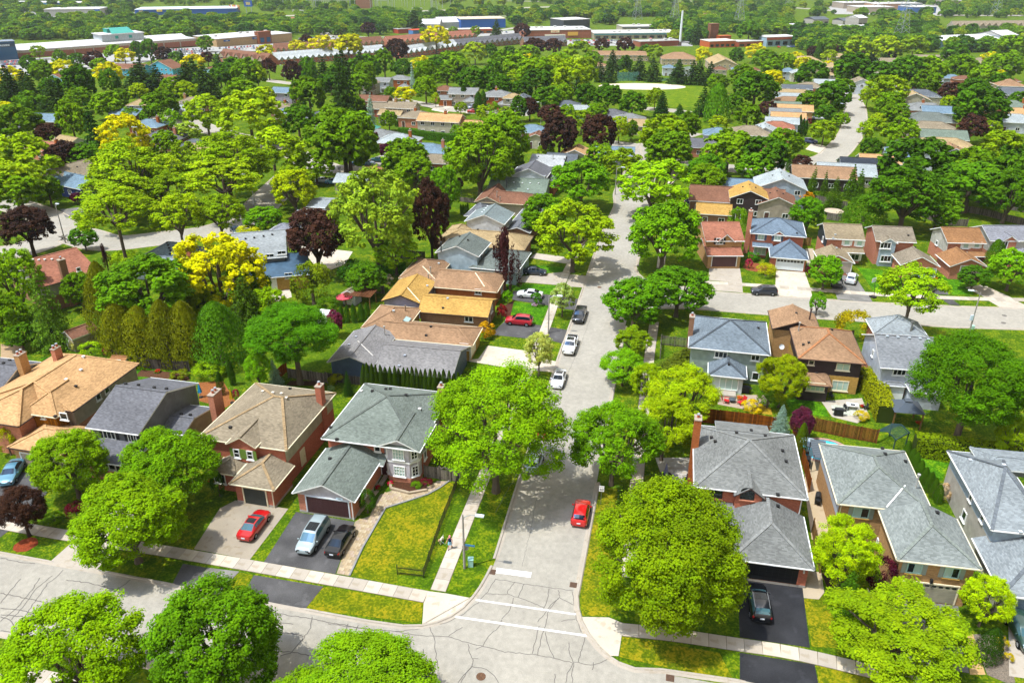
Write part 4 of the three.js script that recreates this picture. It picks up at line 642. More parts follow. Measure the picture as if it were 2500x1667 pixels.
// ---------- backs of the houses on the cross street ----------
{
 const h = new House('two_storey_house', 'sage sided house seen from behind with blue grey hip roof and glazed sunroom', 13,F(460,180,5));
 const R = roofM(0x76828a), cap = roofM(0x565e64), m = h.wing({ pts: [F(214,246,5.1),F(736,306,5.1),F(690,92,5.1)], he: 5.1, ax: 'x', pitch: 0.42, wall: SIDE.sage, shingle: R, cap });
 h.window(h.onWall(m, 'f', F(420,302)),1.8,1.0, { mv: 3 }); h.window(h.onWall(m, 'f', F(640,322)),1.2,0.95, {});
 const q = h.L(F(480,440,2.7)), s = h.wing({ rect: [q.x - 3, q.x + 2.2, m.z1 - 1, q.z + 0.4], he: 2.8, ax: 'z', pitch: 0.5, ends: [0,0.8], wall: plainM(0xb4bcb8,0.6), shingle: R, cap });
 h.window(h.onWall(s, 'f', F(470,490)),2.6,1.9, { mv: 3, glass: glassCurtain, noSill: 1 }); h.window(h.onWall(m, 'f', F(640,440)),1.0,1.3, {});
 part(h.g, 'porch_step', new Geo().box(q.x - 0.6,0.2, q.z + 0.7,3.2,0.4,1.4).make(),M_CONC3); h.chimney(F(237,58,8.1),0.7,1.1,BRICK.brown, {}); h.vents(F, [[446,68],[516,72],[658,137],[470,368]]);
}
{
 const h = new House('two_storey_house', 'dark brown sided house seen from behind with rusty brown hip roof and tan brick wing', 11,F(1100,220,5));
 const R = ROOF.brown, cap = roofM(0xb07a52), m = h.wing({ pts: [F(915,326,5.1),F(1346,362,5.1),F(1242,150,5.1),F(856,120,5.1)], he: 5.1, ax: 'z', pitch: 0.48, wall: BRICK.yellow, top: SIDE.dark, split: 2.7, shingle: R, cap, fascia: M_TRIMB });
 const w = h.wing({ pts: [F(722,20,4.9),F(756,137,4.9),F(1036,92,5.0)], he: 4.9, roof: 'gable', ax: 'z', pitch: 0.4, wall: BRICK.tan, top: SIDE.dark, split: 4.6, shingle: R, fascia: M_TRIMB });
 h.window(h.onWall(m, 'f', F(997,352)),0.8,0.75, { frame: M_CREAM }); h.window(h.onWall(m, 'f', F(1200,380)),1.8,1.1, { frame: M_CREAM, glass: glassCurtain });
 const q = h.L(F(1010,480,2.8)), s = h.wing({ rect: [q.x - 2.2, q.x + 2.4, m.z1 - 0.4, q.z + 0.6], he: 2.7, ax: 'x', pitch: 0.4, wall: SIDE.dark, shingle: R, fascia: M_TRIMB });
 h.window(h.onWall(s, 'f', F(1025,508)),2.4,1.3, { mv: 4, frame: M_CREAM, glass: glassCurtain }); h.window(h.onWall(m, 'f', F(1180,500)),2.2,1.6, { mv: 3, frame: M_CREAM, glass: glassCurtain });
 h.vents(F, [[1128,147],[980,232],[945,243],[900,42],[1028,425]]); h.pipe(F, 915,152,1.3,0.1); h.pipe(F, 985,80,1.7,0.12,M_TRIMB);
}
{
 const h = new House('two_storey_house', 'white sided house seen from behind with grey gable roof and gazebo in its yard', 9,F(1560,280,5));
 const R = roofM(0x868a8c), m = h.wing({ pts: [F(1320,170,4.9),F(1460,382,4.9),F(1830,412,4.9)], he: 4.9, roof: 'gable', ax: 'x', pitch: 0.48, wall: BRICK.rose, top: sidingM(0xcfd8e4), split: 2.0, shingle: R });
 h.wing({ pts: [F(1395,160,4.6),F(1742,186,4.6),F(1620,90,4.6)], he: 4.6, ax: 'z', pitch: 0.55, wall: BRICK.rose, shingle: roofM(0x98a0a2) });
 h.window(h.onWall(m, 'f', F(1560,414)),1.7,0.95, { mv: 3 }); h.window(h.onWall(m, 'l', F(1392,293)),0.7,1.0, {}); h.window(h.onWall(m, 'f', F(1530,530)),2.4,1.7, { mv: 4, glass: glassCurtain });
 const q = h.L(F(1530,500,2.6)); h.wing({ rect: [q.x - 1.6, q.x + 1.6, m.z1 - 0.3, m.z1 + 0.9], he: 2.5, ax: 'x', pitch: 0.5, ov: 0.15, wall: M_WHITE, shingle: R });
 const u = h.L(F(1670,500,2.6)); h.wing({ rect: [u.x - 1.3, u.x + 3, m.z1 - 0.3, m.z1 + 2.6], he: 2.6, ax: 'x', pitch: 0.4, ov: 0.2, wall: sidingM(0xcfd8e4), shingle: R });
 h.vents(F, [[1480,192],[1548,197],[1622,202],[1690,208],[1742,212]], plainM(0x9aa4aa)); h.pipe(F, 1632,150,1.4,0.14, metalM(0x8a8a88));
}
// ---------- fronts across the cross street ----------
{
 const h = new House('two_storey_house', 'house with rust shingle gable, small arched dormer and brown double garage', 0,I(430,470,5));
 const R = ROOF.rust, m = h.wing({ pts: [I(320,490,5.0),I(488,492,5.0),I(488,385,5.0)], he: 5, roof: 'gable', ax: 'x', pitch: 0.42, wall: BRICK.tan, shingle: R });
 const q = h.L(I(425,450,5.05)); const d = h.wing({ rect: [q.x - 1.7, q.x + 1.7, m.z1 - 3, m.z1 + 0.6], he: 4.9, hb: 2.6, roof: 'gable', ax: 'z', pitch: 0.9, wall: BRICK.tan, shingle: R }); h.window(h.onWall(d, 'f', I(412,492)),1.4,1.2, { shutter: M_SHUT_B });
 const g = h.wing({ pts: [I(330,586,2.8),I(560,584,2.8),I(500,500,2.8)], he: 2.8, roof: 'gable', ax: 'x', pitch: 0.45, rp: 0.3, wall: BRICK.tan, shingle: R }); h.garage(h.onWall(g, 'f', I(440,622)),4.7,2.1, paintM(0x5c3a3a), {}); h.pipe(I, 400,362,0.9,0.12);
}
{
 const h = new House('two_storey_house', 'red brick house with blue grey hip roof, white trim and white double garage', 14,I(780,440,5));
 const R = roofM(0x70808e), cap = roofM(0x5a6672), m = h.wing({ pts: [I(610,441,5.1),I(966,468,5.1),I(930,372,5.1)], he: 5.1, ax: 'x', pitch: 0.42, wall: BRICK.red, shingle: R, cap });
 const q = h.L(I(790,455,4.95)), d = h.wing({ rect: [q.x - 1.4, q.x + 1.4, m.z1 - 3, m.z1 + 0.5], he: 4.95, hb: 3.2, roof: 'gable', ax: 'z', pitch: 0.7, ov: 0.25, wall: BRICK.red, shingle: R }); h.window(h.onWall(d, 'f', I(782,470)),1.3,1.3, { glass: glassCurtain, shutter: SIDE.blue }); h.window(h.onWall(m, 'f', I(676,466)),1.3,1.2, { glass: glassCurtain, shutter: SIDE.blue });
 const g = h.wing({ pts: [I(735,593,2.7),I(981,613,2.7),I(955,555,2.7)], he: 2.7, ax: 'z', pitch: 0.62, ends: [0,1], wall: BRICK.red, shingle: R, cap }); g.z0 -= 1; h.garage(h.onWall(g, 'f', I(858,645)),4.9,2.1, plainM(0xc4ccce, 0.5), { lights: 1 });
 h.wing({ rect: [m.x0 + 0.2, g.x0 + 0.3, m.z1 - 0.2, m.z1 + 1.5], he: 2.8, roof: 'gable', ax: 'x', rp: 0.1, pitch: 0.4, noWall: true, shingle: R }); h.window(h.onWall(m, 'f', I(668,553)),2.4,1.6, { mv: 3, glass: glassCurtain });
 h.chimney(I(612,300,8.8),0.8,1.2,BRICK.rose, {}); h.vents(I, [[650,345],[905,445]]);
}
{
 const h = new House('two_storey_house', 'house with taupe gable roof, navy side siding and brick gabled garage', 8,I(1210,450,5));
 const R = roofM(0x94866c), m = h.wing({ at: I(1090,476,4.95), size: [0,7.5,-8.6,0], he: 4.95, roof: 'gable', ax: 'x', pitch: 0.42, wall: BRICK.rose, top: SIDE.charcoal, split: 2.8, shingle: R });
 part(h.g, 'brick_front', new Geo().box((m.x0 + m.x1) / 2,2.38, m.z1 + 0.05, m.x1 - m.x0,4.7,0.12).make(),BRICK.rose); m.z1 += 0.11;
 for (const [x, y] of [[1225,502],[1305,507]]) h.window(h.onWall(m, 'f', I(x, y)),1.1,1.1, { glass: glassCurtain, shutter: M_WHITE }); h.window(h.onWall(m, 'l', I(1072,480)),0.8,1.1, {});
 const g = h.wing({ pts: [I(1010,552,2.7),I(1075,620,2.7),I(1275,634,2.7)], he: 2.7, roof: 'gable', ax: 'z', pitch: 0.45, wall: BRICK.rose, shingle: R }); h.garage(h.onWall(g, 'f', I(1190,660)),3.4,2.1, paintM(0xb8aa98), {});
 h.wing({ rect: [g.x1 - 0.5, m.x1 + 0.3, m.z1 - 0.2, m.z1 + 1.8], he: 2.8, roof: 'gable', ax: 'x', rp: 0.1, pitch: 0.4, noWall: true, shingle: R }); h.window(h.onWall(m, 'f', I(1275,595)),1.6,1.3, { shutter: M_WHITE }); h.vents(I, [[1150,455],[1130,507],[1158,540]], plainM(0x9aa0a0));
}
{
 const h = new House('two_storey_house', 'rosy brick house with taupe gable roof, stacked bay windows and pale blue garage door', 8,I(1550,450,5));
 const R = roofM(0x8c8270), m = h.wing({ at: I(1410,491,4.95), size: [0,7.6,-8.4,0], he: 4.95, roof: 'gable', ax: 'x', pitch: 0.42, wall: BRICK.rose, shingle: R });
 const q = h.L(I(1475,560,2.8)), bay = h.wing({ rect: [q.x - 1.5, q.x + 1.5, m.z1 - 1, m.z1 + 1.2], he: 4.9, hb: 0, roof: 'gable', ax: 'z', pitch: 0.6, ov: 0.2, wall: SIDE.pale, shingle: R }); for (const y of [520,604]) h.window(h.onWall(bay, 'f', I(1472, y)),2.0,1.3, { mv: 3 });
 const g = h.wing({ pts: [I(1510,575,2.7),I(1600,645,2.7),I(1820,655,2.7)], he: 2.7, roof: 'gable', ax: 'z', pitch: 0.5, wall: BRICK.rose, shingle: R }); h.garage(h.onWall(g, 'f', I(1715,698)),4.0,2.0, paintM(0x8fb0cc), {}); h.door(h.onWall(m, 'f', I(1530,608)),1,2.1,M_WHITE);
 h.pipe(I, 1454,395,0.8,0.1); h.pipe(I, 1567,392,1.6,0.1); h.vents(I, [[1615,460],[1660,535]]);
}
{
 const h = new House('two_storey_house', 'white sided house with brown gable roof and brown roofed brick garage', 4,I(1980,450,5));
 const R = roofM(0x98704c), m = h.wing({ at: I(1868,502,4.95), size: [0,7.4,-8.4,0], he: 4.95, roof: 'gable', ax: 'x', pitch: 0.42, wall: BRICK.rose, top: sidingM(0xd0cfc4), split: 2.6, shingle: R });
 part(h.g, 'brick_front', new Geo().box((m.x0 + m.x1) / 2,2.38, m.z1 + 0.05, m.x1 - m.x0,4.7,0.12).make(),BRICK.rose); m.z1 += 0.11;
 for (const [x, y] of [[1985,522],[2055,518]]) h.window(h.onWall(m, 'f', I(x, y)),1.1,1.1, { glass: glassCurtain, shutter: M_WHITE }); h.window(h.onWall(m, 'l', I(1800,503)),0.9,0.9, {});
 const g = h.wing({ pts: [I(1790,575,2.7),I(1925,655,2.7),I(2120,652,2.7)], he: 2.7, roof: 'gable', ax: 'z', pitch: 0.45, wall: BRICK.rose, shingle: R }); h.garage(h.onWall(g, 'f', I(2010,685)),3.6,2.0, paintM(0xb0a890), {}); h.pipe(I, 1697,395,1.6,0.14);
 h.wing({ rect: [g.x1 - 0.5, m.x1 + 0.3, m.z1 - 0.2, m.z1 + 1.8], he: 2.8, roof: 'gable', ax: 'x', rp: 0.1, pitch: 0.4, noWall: true, shingle: R });
}
{
 const h = new House('two_storey_house', 'brick house with slate grey gable roof behind a tall cedar', 2,I(2250,440,5));
 const R = roofM(0x8a8c92), m = h.wing({ at: I(2140,490,4.95), size: [0,9,-8.4,0], he: 4.95, roof: 'gable', ax: 'x', pitch: 0.42, wall: BRICK.rose, top: sidingM(0xd0cfc4), split: 2.6, shingle: R });
 const q = h.L(I(2250,480,4.95)), d = h.wing({ rect: [q.x - 1.6, q.x + 1.6, m.z1 - 3, m.z1 + 0.6], he: 4.9, hb: 0, roof: 'gable', ax: 'z', pitch: 0.7, ov: 0.25, wall: BRICK.rose, shingle: R }); h.window(h.onWall(d, 'f', I(2230,520)),1.2,1.8, {});
 const g = h.wing({ at: I(2240,580,2.7), size: [0,7,-3,3], he: 2.7, ax: 'x', pitch: 0.45, wall: BRICK.rose, shingle: R }); h.garage(h.put(g, 'f', (g.x0 + g.x1) / 2,1.1),4,2.1, paintM(0x8d8d90), {});
}

// ---------- bungalows along the left side of the street leading away ----------
{
 const h = new House('bungalow', 'bungalow with grey shingle roof and blue siding behind a row of cedars', 11,H(500,1220,2.8));
 const m = h.wing({ pts: [H(295,1318,2.8),H(802,1352,2.8),H(905,1165,2.8)], he: 2.8, roof: 'gable', ax: 'x', pitch: 0.36, wall: SIDE.blue, shingle: roofM(0x8a8886), fascia: M_GREYTRIM });
 const w = h.wing({ pts: [H(15,1240,2.95),H(290,1290,2.95),H(340,1075,2.95)], he: 2.9, roof: 'gable', ax: 'z', pitch: 0.36, wall: SIDE.blue, shingle: roofM(0x8a8886), fascia: M_GREYTRIM });
 h.vents(H, [[180,1108],[135,1158],[492,1228],[455,1295]], plainM(0x8a9098)); h.pipe(H, 363,1090,1.3,0.1); h.strip(H, [192,1132],[288,1225]);
}
{
 const h = new House('bungalow', 'bungalow with brown shingle roof, skylight and yellow brick end wall', 11.5,H(600,1050,2.8));
 const m = h.wing({ pts: [H(330,1075,2.8),H(922,1162,2.8),H(985,1042,2.8)], he: 2.8, ax: 'x', ends: [0,0.9], pitch: 0.36, wall: BRICK.yellow, shingle: ROOF.brown, fascia: M_CREAM });
 h.wing({ pts: [H(330,1060,2.8),H(500,1000,2.8),H(600,925,2.8),H(290,960,2.8)], he: 2.95, ax: 'z', pitch: 0.38, wall: BRICK.yellow, shingle: ROOF.brown, fascia: M_CREAM });
 h.garage(h.onWall(m, 'r', H(925,1175)),2.6,2.1,M_CREAM, {}); h.window(h.onWall(m, 'f', H(870,1165)),1.4,1.1, {}); h.downspout(m, 1,1,M_WHITE);
 h.vents(H, [[420,942],[622,965]], plainM(0xa8b0b4)); h.vents(H, [[658,1043],[627,1098]]); h.skylight(H, 505,998,1.0,1.7); h.pipe(H, 497,940,0.9,0.09, metalM(0x8a7a6a));
}
{
 const h = new House('bungalow', 'bungalow with golden tan shingle roof, pale gable and deep front porch', 10.8,H(760,870,2.8));
 const m = h.wing({ pts: [H(572,942,2.8),H(1022,980,2.8),H(1085,860,2.8)], he: 2.8, roof: 'gable', ax: 'x', pitch: 0.36, wall: BRICK.brown, shingle: ROOF.gold, fascia: M_TRIMB });
 h.wing({ pts: [H(345,865,2.95),H(592,892,2.95),H(600,745,2.95)], he: 2.9, roof: 'gable', ax: 'z', pitch: 0.38, wall: SIDE.lilac, shingle: ROOF.gold, fascia: M_TRIMB });
 h.strip(H, [505,788],[588,882],M_CREAM); h.vents(H, [[635,782],[708,788],[825,798],[765,862]], plainM(0xa8b0b4)); h.vents(H, [[735,922]]); h.window(h.onWall(m, 'r', H(1045,925)),1.4,1.2, {}); h.door(h.onWall(m, 'r', H(1028,975)),1,2.1, plainM(0x5a2a20)); h.window(h.onWall(m, 'f', H(900,990)),1.4,1.0, {});
}
{
 const h = new House('bungalow', 'bungalow with chestnut brown hip roof and red brick porch', 12,H(800,700,2.8));
 const m = h.wing({ pts: [H(690,760,2.8),H(1000,812,2.8),H(1150,700,2.8)], he: 2.8, ax: 'x', pitch: 0.36, wall: BRICK.orange, shingle: ROOF.brown, fascia: M_CREAM, ends: [0,1] });
 h.wing({ pts: [H(455,722,2.95),H(690,745,2.95),H(790,615,2.95)], he: 2.9, ax: 'x', roof: 'hip', pitch: 0.36, wall: SIDE.beige, shingle: ROOF.brown, fascia: M_CREAM });
 h.strip(H, [605,655],[688,740],M_CREAM); h.strip(H, [918,660],[1000,785],M_CREAM); h.vents(H, [[708,640],[812,650]], plainM(0xa8b0b4)); h.pipe(H, 657,705,1.2,0.1); h.pipe(H, 643,745,1.1,0.1); h.window(h.onWall(m, 'r', H(1110,795)),1.6,1.3, {}); h.window(h.onWall(m, 'f', H(960,815)),1.2,1.0, {});
}
{
 const h = new House('two_storey_house', 'pale blue gabled house with moss green shingle roof beside the copper beech', 15,H(860,530,5));
 const m = h.wing({ pts: [H(690,560,5),H(962,592,5),H(1042,500,5)], he: 5, roof: 'gable', ax: 'z', pitch: 0.4, wall: sidingM(0xb4ccd8), shingle: ROOF.moss });
 h.wing({ pts: [H(990,560,2.8),H(1210,690,2.8),H(1250,560,2.8)], he: 2.8, ax: 'x', pitch: 0.4, wall: sidingM(0xb4ccd8), shingle: ROOF.moss });
 h.window(h.onWall(m, 'r', H(990,590)),1.2,1.3, { shutter: SIDE.blue }); h.vents(H, [[842,465],[720,520],[895,490]]); h.pipe(H, 725,580,1.6,0.12, metalM(0x50545a));
}
{
 const h = new House('bungalow', 'bungalow with light tan hip roof behind the pale blue gable', 13,H(1000,440,2.8));
 h.wing({ pts: [H(700,490,2.95),H(1255,552,2.95),H(1290,480,2.95),H(760,420,2.95)], he: 2.95, ax: 'x', pitch: 0.45, wall: BRICK.brown, shingle: ROOF.sand, fascia: M_TRIMB }); h.wing({ pts: [H(700,490,2.95),H(870,510,2.95),H(920,400,2.95)], he: 2.95, ax: 'z', pitch: 0.5, wall: BRICK.brown, shingle: ROOF.sand, fascia: M_TRIMB }); h.pipe(H, 690,490,1.8,0.14); h.vents(H, [[958,424],[728,440]]);
}
{
 const h = new House('two_storey_house', 'white gabled house with smooth grey roof between tan and brown bungalows', 15,H(1000,330,5));
 const m = h.wing({ pts: [H(875,362,5),H(1122,386,5),H(1192,312,5)], he: 5, roof: 'gable', ax: 'z', pitch: 0.4, wall: sidingM(0xd4dade), shingle: roofM(0x84908f) });
 h.wing({ pts: [H(1130,420,2.8),H(1290,440,2.8),H(1290,290,2.8)], he: 2.8, ax: 'z', roof: 'gable', pitch: 0.35, wall: BRICK.brown, shingle: roofM(0x74787c) }); h.wing({ pts: [H(870,330,2.8),H(1000,340,2.8),H(1000,260,2.8)], he: 2.8, ax: 'x', pitch: 0.4, wall: SIDE.blue, shingle: roofM(0x74787c) });
 h.vents(H, [[1020,275],[1010,288],[998,300],[985,312]], plainM(0xc0c8cc)); h.pipe(H, 905,285,1.6,0.12); h.window(h.onWall(m, 'r', H(1150,380)),1.2,1.3, {});
}
{
 const h = new House('bungalow', 'bungalow with cocoa brown hip roof facing the curving street', 12,H(1120,215,2.8));
 h.wing({ pts: [H(935,240,2.95),H(1330,262,2.95),H(1350,200,2.95)], he: 2.95, ax: 'x', pitch: 0.4, wall: SIDE.beige, shingle: ROOF.cocoa, fascia: M_CREAM }); h.wing({ pts: [H(935,242,2.95),H(1100,252,2.95),H(1120,160,2.95)], he: 2.95, ax: 'z', roof: 'gable', pitch: 0.45, wall: SIDE.beige, shingle: ROOF.cocoa, fascia: M_CREAM }); h.pipe(H, 1080,215,1.4,0.1); h.pipe(H, 1100,240,0.9,0.1);
}
{
 const h = new House('bungalow', 'bungalow with long sea green shingle roof and row of white roof vents', 11,H(1200,140,2.8));
 h.wing({ pts: [H(1010,178,2.95),H(1390,195,2.95),H(1420,112,2.95)], he: 2.95, ax: 'x', roof: 'gable', pitch: 0.36, wall: SIDE.pale, shingle: ROOF.green }); h.wing({ pts: [H(1000,172,2.95),H(1160,180,2.95),H(1190,98,2.95)], he: 2.95, ax: 'z', pitch: 0.42, wall: SIDE.pale, shingle: ROOF.green }); h.vents(H, [[1188,122],[1242,126],[1292,128],[1345,130],[1278,168]], plainM(0xc4ccd0)); h.pipe(H, 1140,150,1.8,0.13, metalM(0x50545a));
}
{
 const h = new House('two_storey_house', 'white gabled house with mottled grey roof at the end of the bungalow row', 13,H(1290,60,5));
 const m = h.wing({ pts: [H(1172,62,5),H(1370,85,5),H(1440,28,5)], he: 5, roof: 'gable', ax: 'z', pitch: 0.42, wall: sidingM(0xd4dade), shingle: ROOF.dark }); h.window(h.onWall(m, 'r', H(1385,92)),1,1.3, {});
 h.wing({ pts: [H(1390,135,2.8),H(1450,138,2.8),H(1470,50,2.8)], he: 2.8, roof: 'gable', ax: 'x', pitch: 0.3, wall: BRICK.red, shingle: ROOF.dark });
}
{
 const h = new House('bungalow', 'bungalow with pale whitish grey roof under the tall maple', 13,K(1410,640,2.8));
 h.wing({ pts: [K(1280,655,2.8),K(1500,672,2.8),K(1540,610,2.8)], he: 2.8, roof: 'gable', ax: 'x', pitch: 0.3, wall: SIDE.white, shingle: roofM(0xb4b8b8) }); h.pipe(K, 1438,625,1.2,0.1); h.vents(K, [[1345,610],[1510,628]]);
}
// ---------- left side, behind the cedar screen ----------
{
 const h = new House('two_storey_house', 'beige sided house with rust brown roof and tall brick chimney on its gable', 40,G(330,660,5));
 const m = h.wing({ pts: [G(165,740,4.9),G(385,752,4.9),G(612,672,5.0),G(290,580,5.2)], he: 4.9, roof: 'gable', ax: 'z', pitch: 0.36, wall: BRICK.brown, top: sidingM(0xb0aaa4), split: 2.7, shingle: ROOF.rust, fascia: M_TRIMB });
 h.window(h.onWall(m, 'r', G(497,672)),0.7,0.7, {}); h.window(h.onWall(m, 'r', G(512,790)),1.4,1.8, {}); h.chimney(G(385,612,8.5),0.9,1.1,BRICK.brown, {}); h.vents(G, [[208,618],[245,617],[283,616],[330,615]], plainM(0xc8c8c4));
}
{
 const h = new House('bungalow', 'bungalow with blue grey hip roof in front of the treed crescent', 14,G(1040,580,3.2));
 h.wing({ pts: [G(880,600,3.15),G(1200,612,3.15),G(1140,520,3.15)], he: 3.15, ax: 'x', pitch: 0.55, wall: SIDE.white, shingle: roofM(0x7a8a90) }); h.wing({ pts: [G(800,640,2.8),G(1140,680,2.8),G(1150,600,2.8)], he: 2.9, roof: 'hip', ax: 'x', pitch: 0.4, wall: SIDE.white, shingle: roofM(0x8894a2) });
 h.chimney(G(1198,530,6.2),0.8,0.8,BRICK.red, {}); h.vents(G, [[1065,505],[1070,522],[1078,540],[1085,557],[1082,578]]);
}
{
 const h = new House('split_level_house', 'house with long grey roof, blue metal porch roof and yellow brick patio wall', -14,G(1700,580,4));
 h.wing({ pts: [G(1490,520,5),G(1610,610,5),G(1830,545,5),G(1760,430,5)], he: 5, roof: 'gable', ax: 'x', pitch: 0.35, wall: SIDE.grey, shingle: roofM(0x9aa0a0) });
 const l = h.wing({ pts: [G(1600,640,2.8),G(1690,728,2.8),G(1970,640,2.8)], he: 2.8, roof: 'gable', ax: 'x', rp: 0.15, pitch: 0.5, wall: BRICK.yellow, shingle: mat('metal_roof', 0x55738a, { roughness: 0.35, metalness: 0.4, map: TX.noise }) });
 const wl = h.wings[0]; h.window(h.onWall(wl, 'f', G(1718,585)),1.6,0.7, {}); h.window(h.onWall(wl, 'f', G(1795,565)),1.6,0.7, {}); h.door(h.onWall(l, 'f', G(1745,770)),1.0,2.1,M_WHITE); h.window(h.onWall(l, 'f', G(1840,712)),1.4,1.1, {}); h.vents(G, [[1565,482],[1620,475],[1680,465],[1735,455]]);
}
{
 const h = new House('split_level_house', 'low house with pale grey stepped roofs behind the large crimson maple', 12,G(1960,300,2.8));
 h.wing({ pts: [G(1845,350,2.8),G(1990,355,2.8),G(1980,285,2.8)], he: 2.8, roof: 'gable', ax: 'x', pitch: 0.2, wall: SIDE.beige, shingle: roofM(0x9aa2a4) }); h.wing({ pts: [G(1950,272,3.15),G(2080,275,3.15),G(2090,215,3.15)], he: 3.15, roof: 'gable', ax: 'x', pitch: 0.2, wall: SIDE.beige, shingle: roofM(0x9aa2a4) });
}
{
 const h = new House('bungalow', 'bungalow with slate roof half hidden by the crimson maple on the crescent', 12,G(1760,410,2.8));
 h.wing({ pts: [G(1690,440,2.8),G(1850,455,2.8),G(1860,385,2.8)], he: 2.8, roof: 'hip', ax: 'x', pitch: 0.4, wall: SIDE.beige, shingle: roofM(0x8c9098) });
}

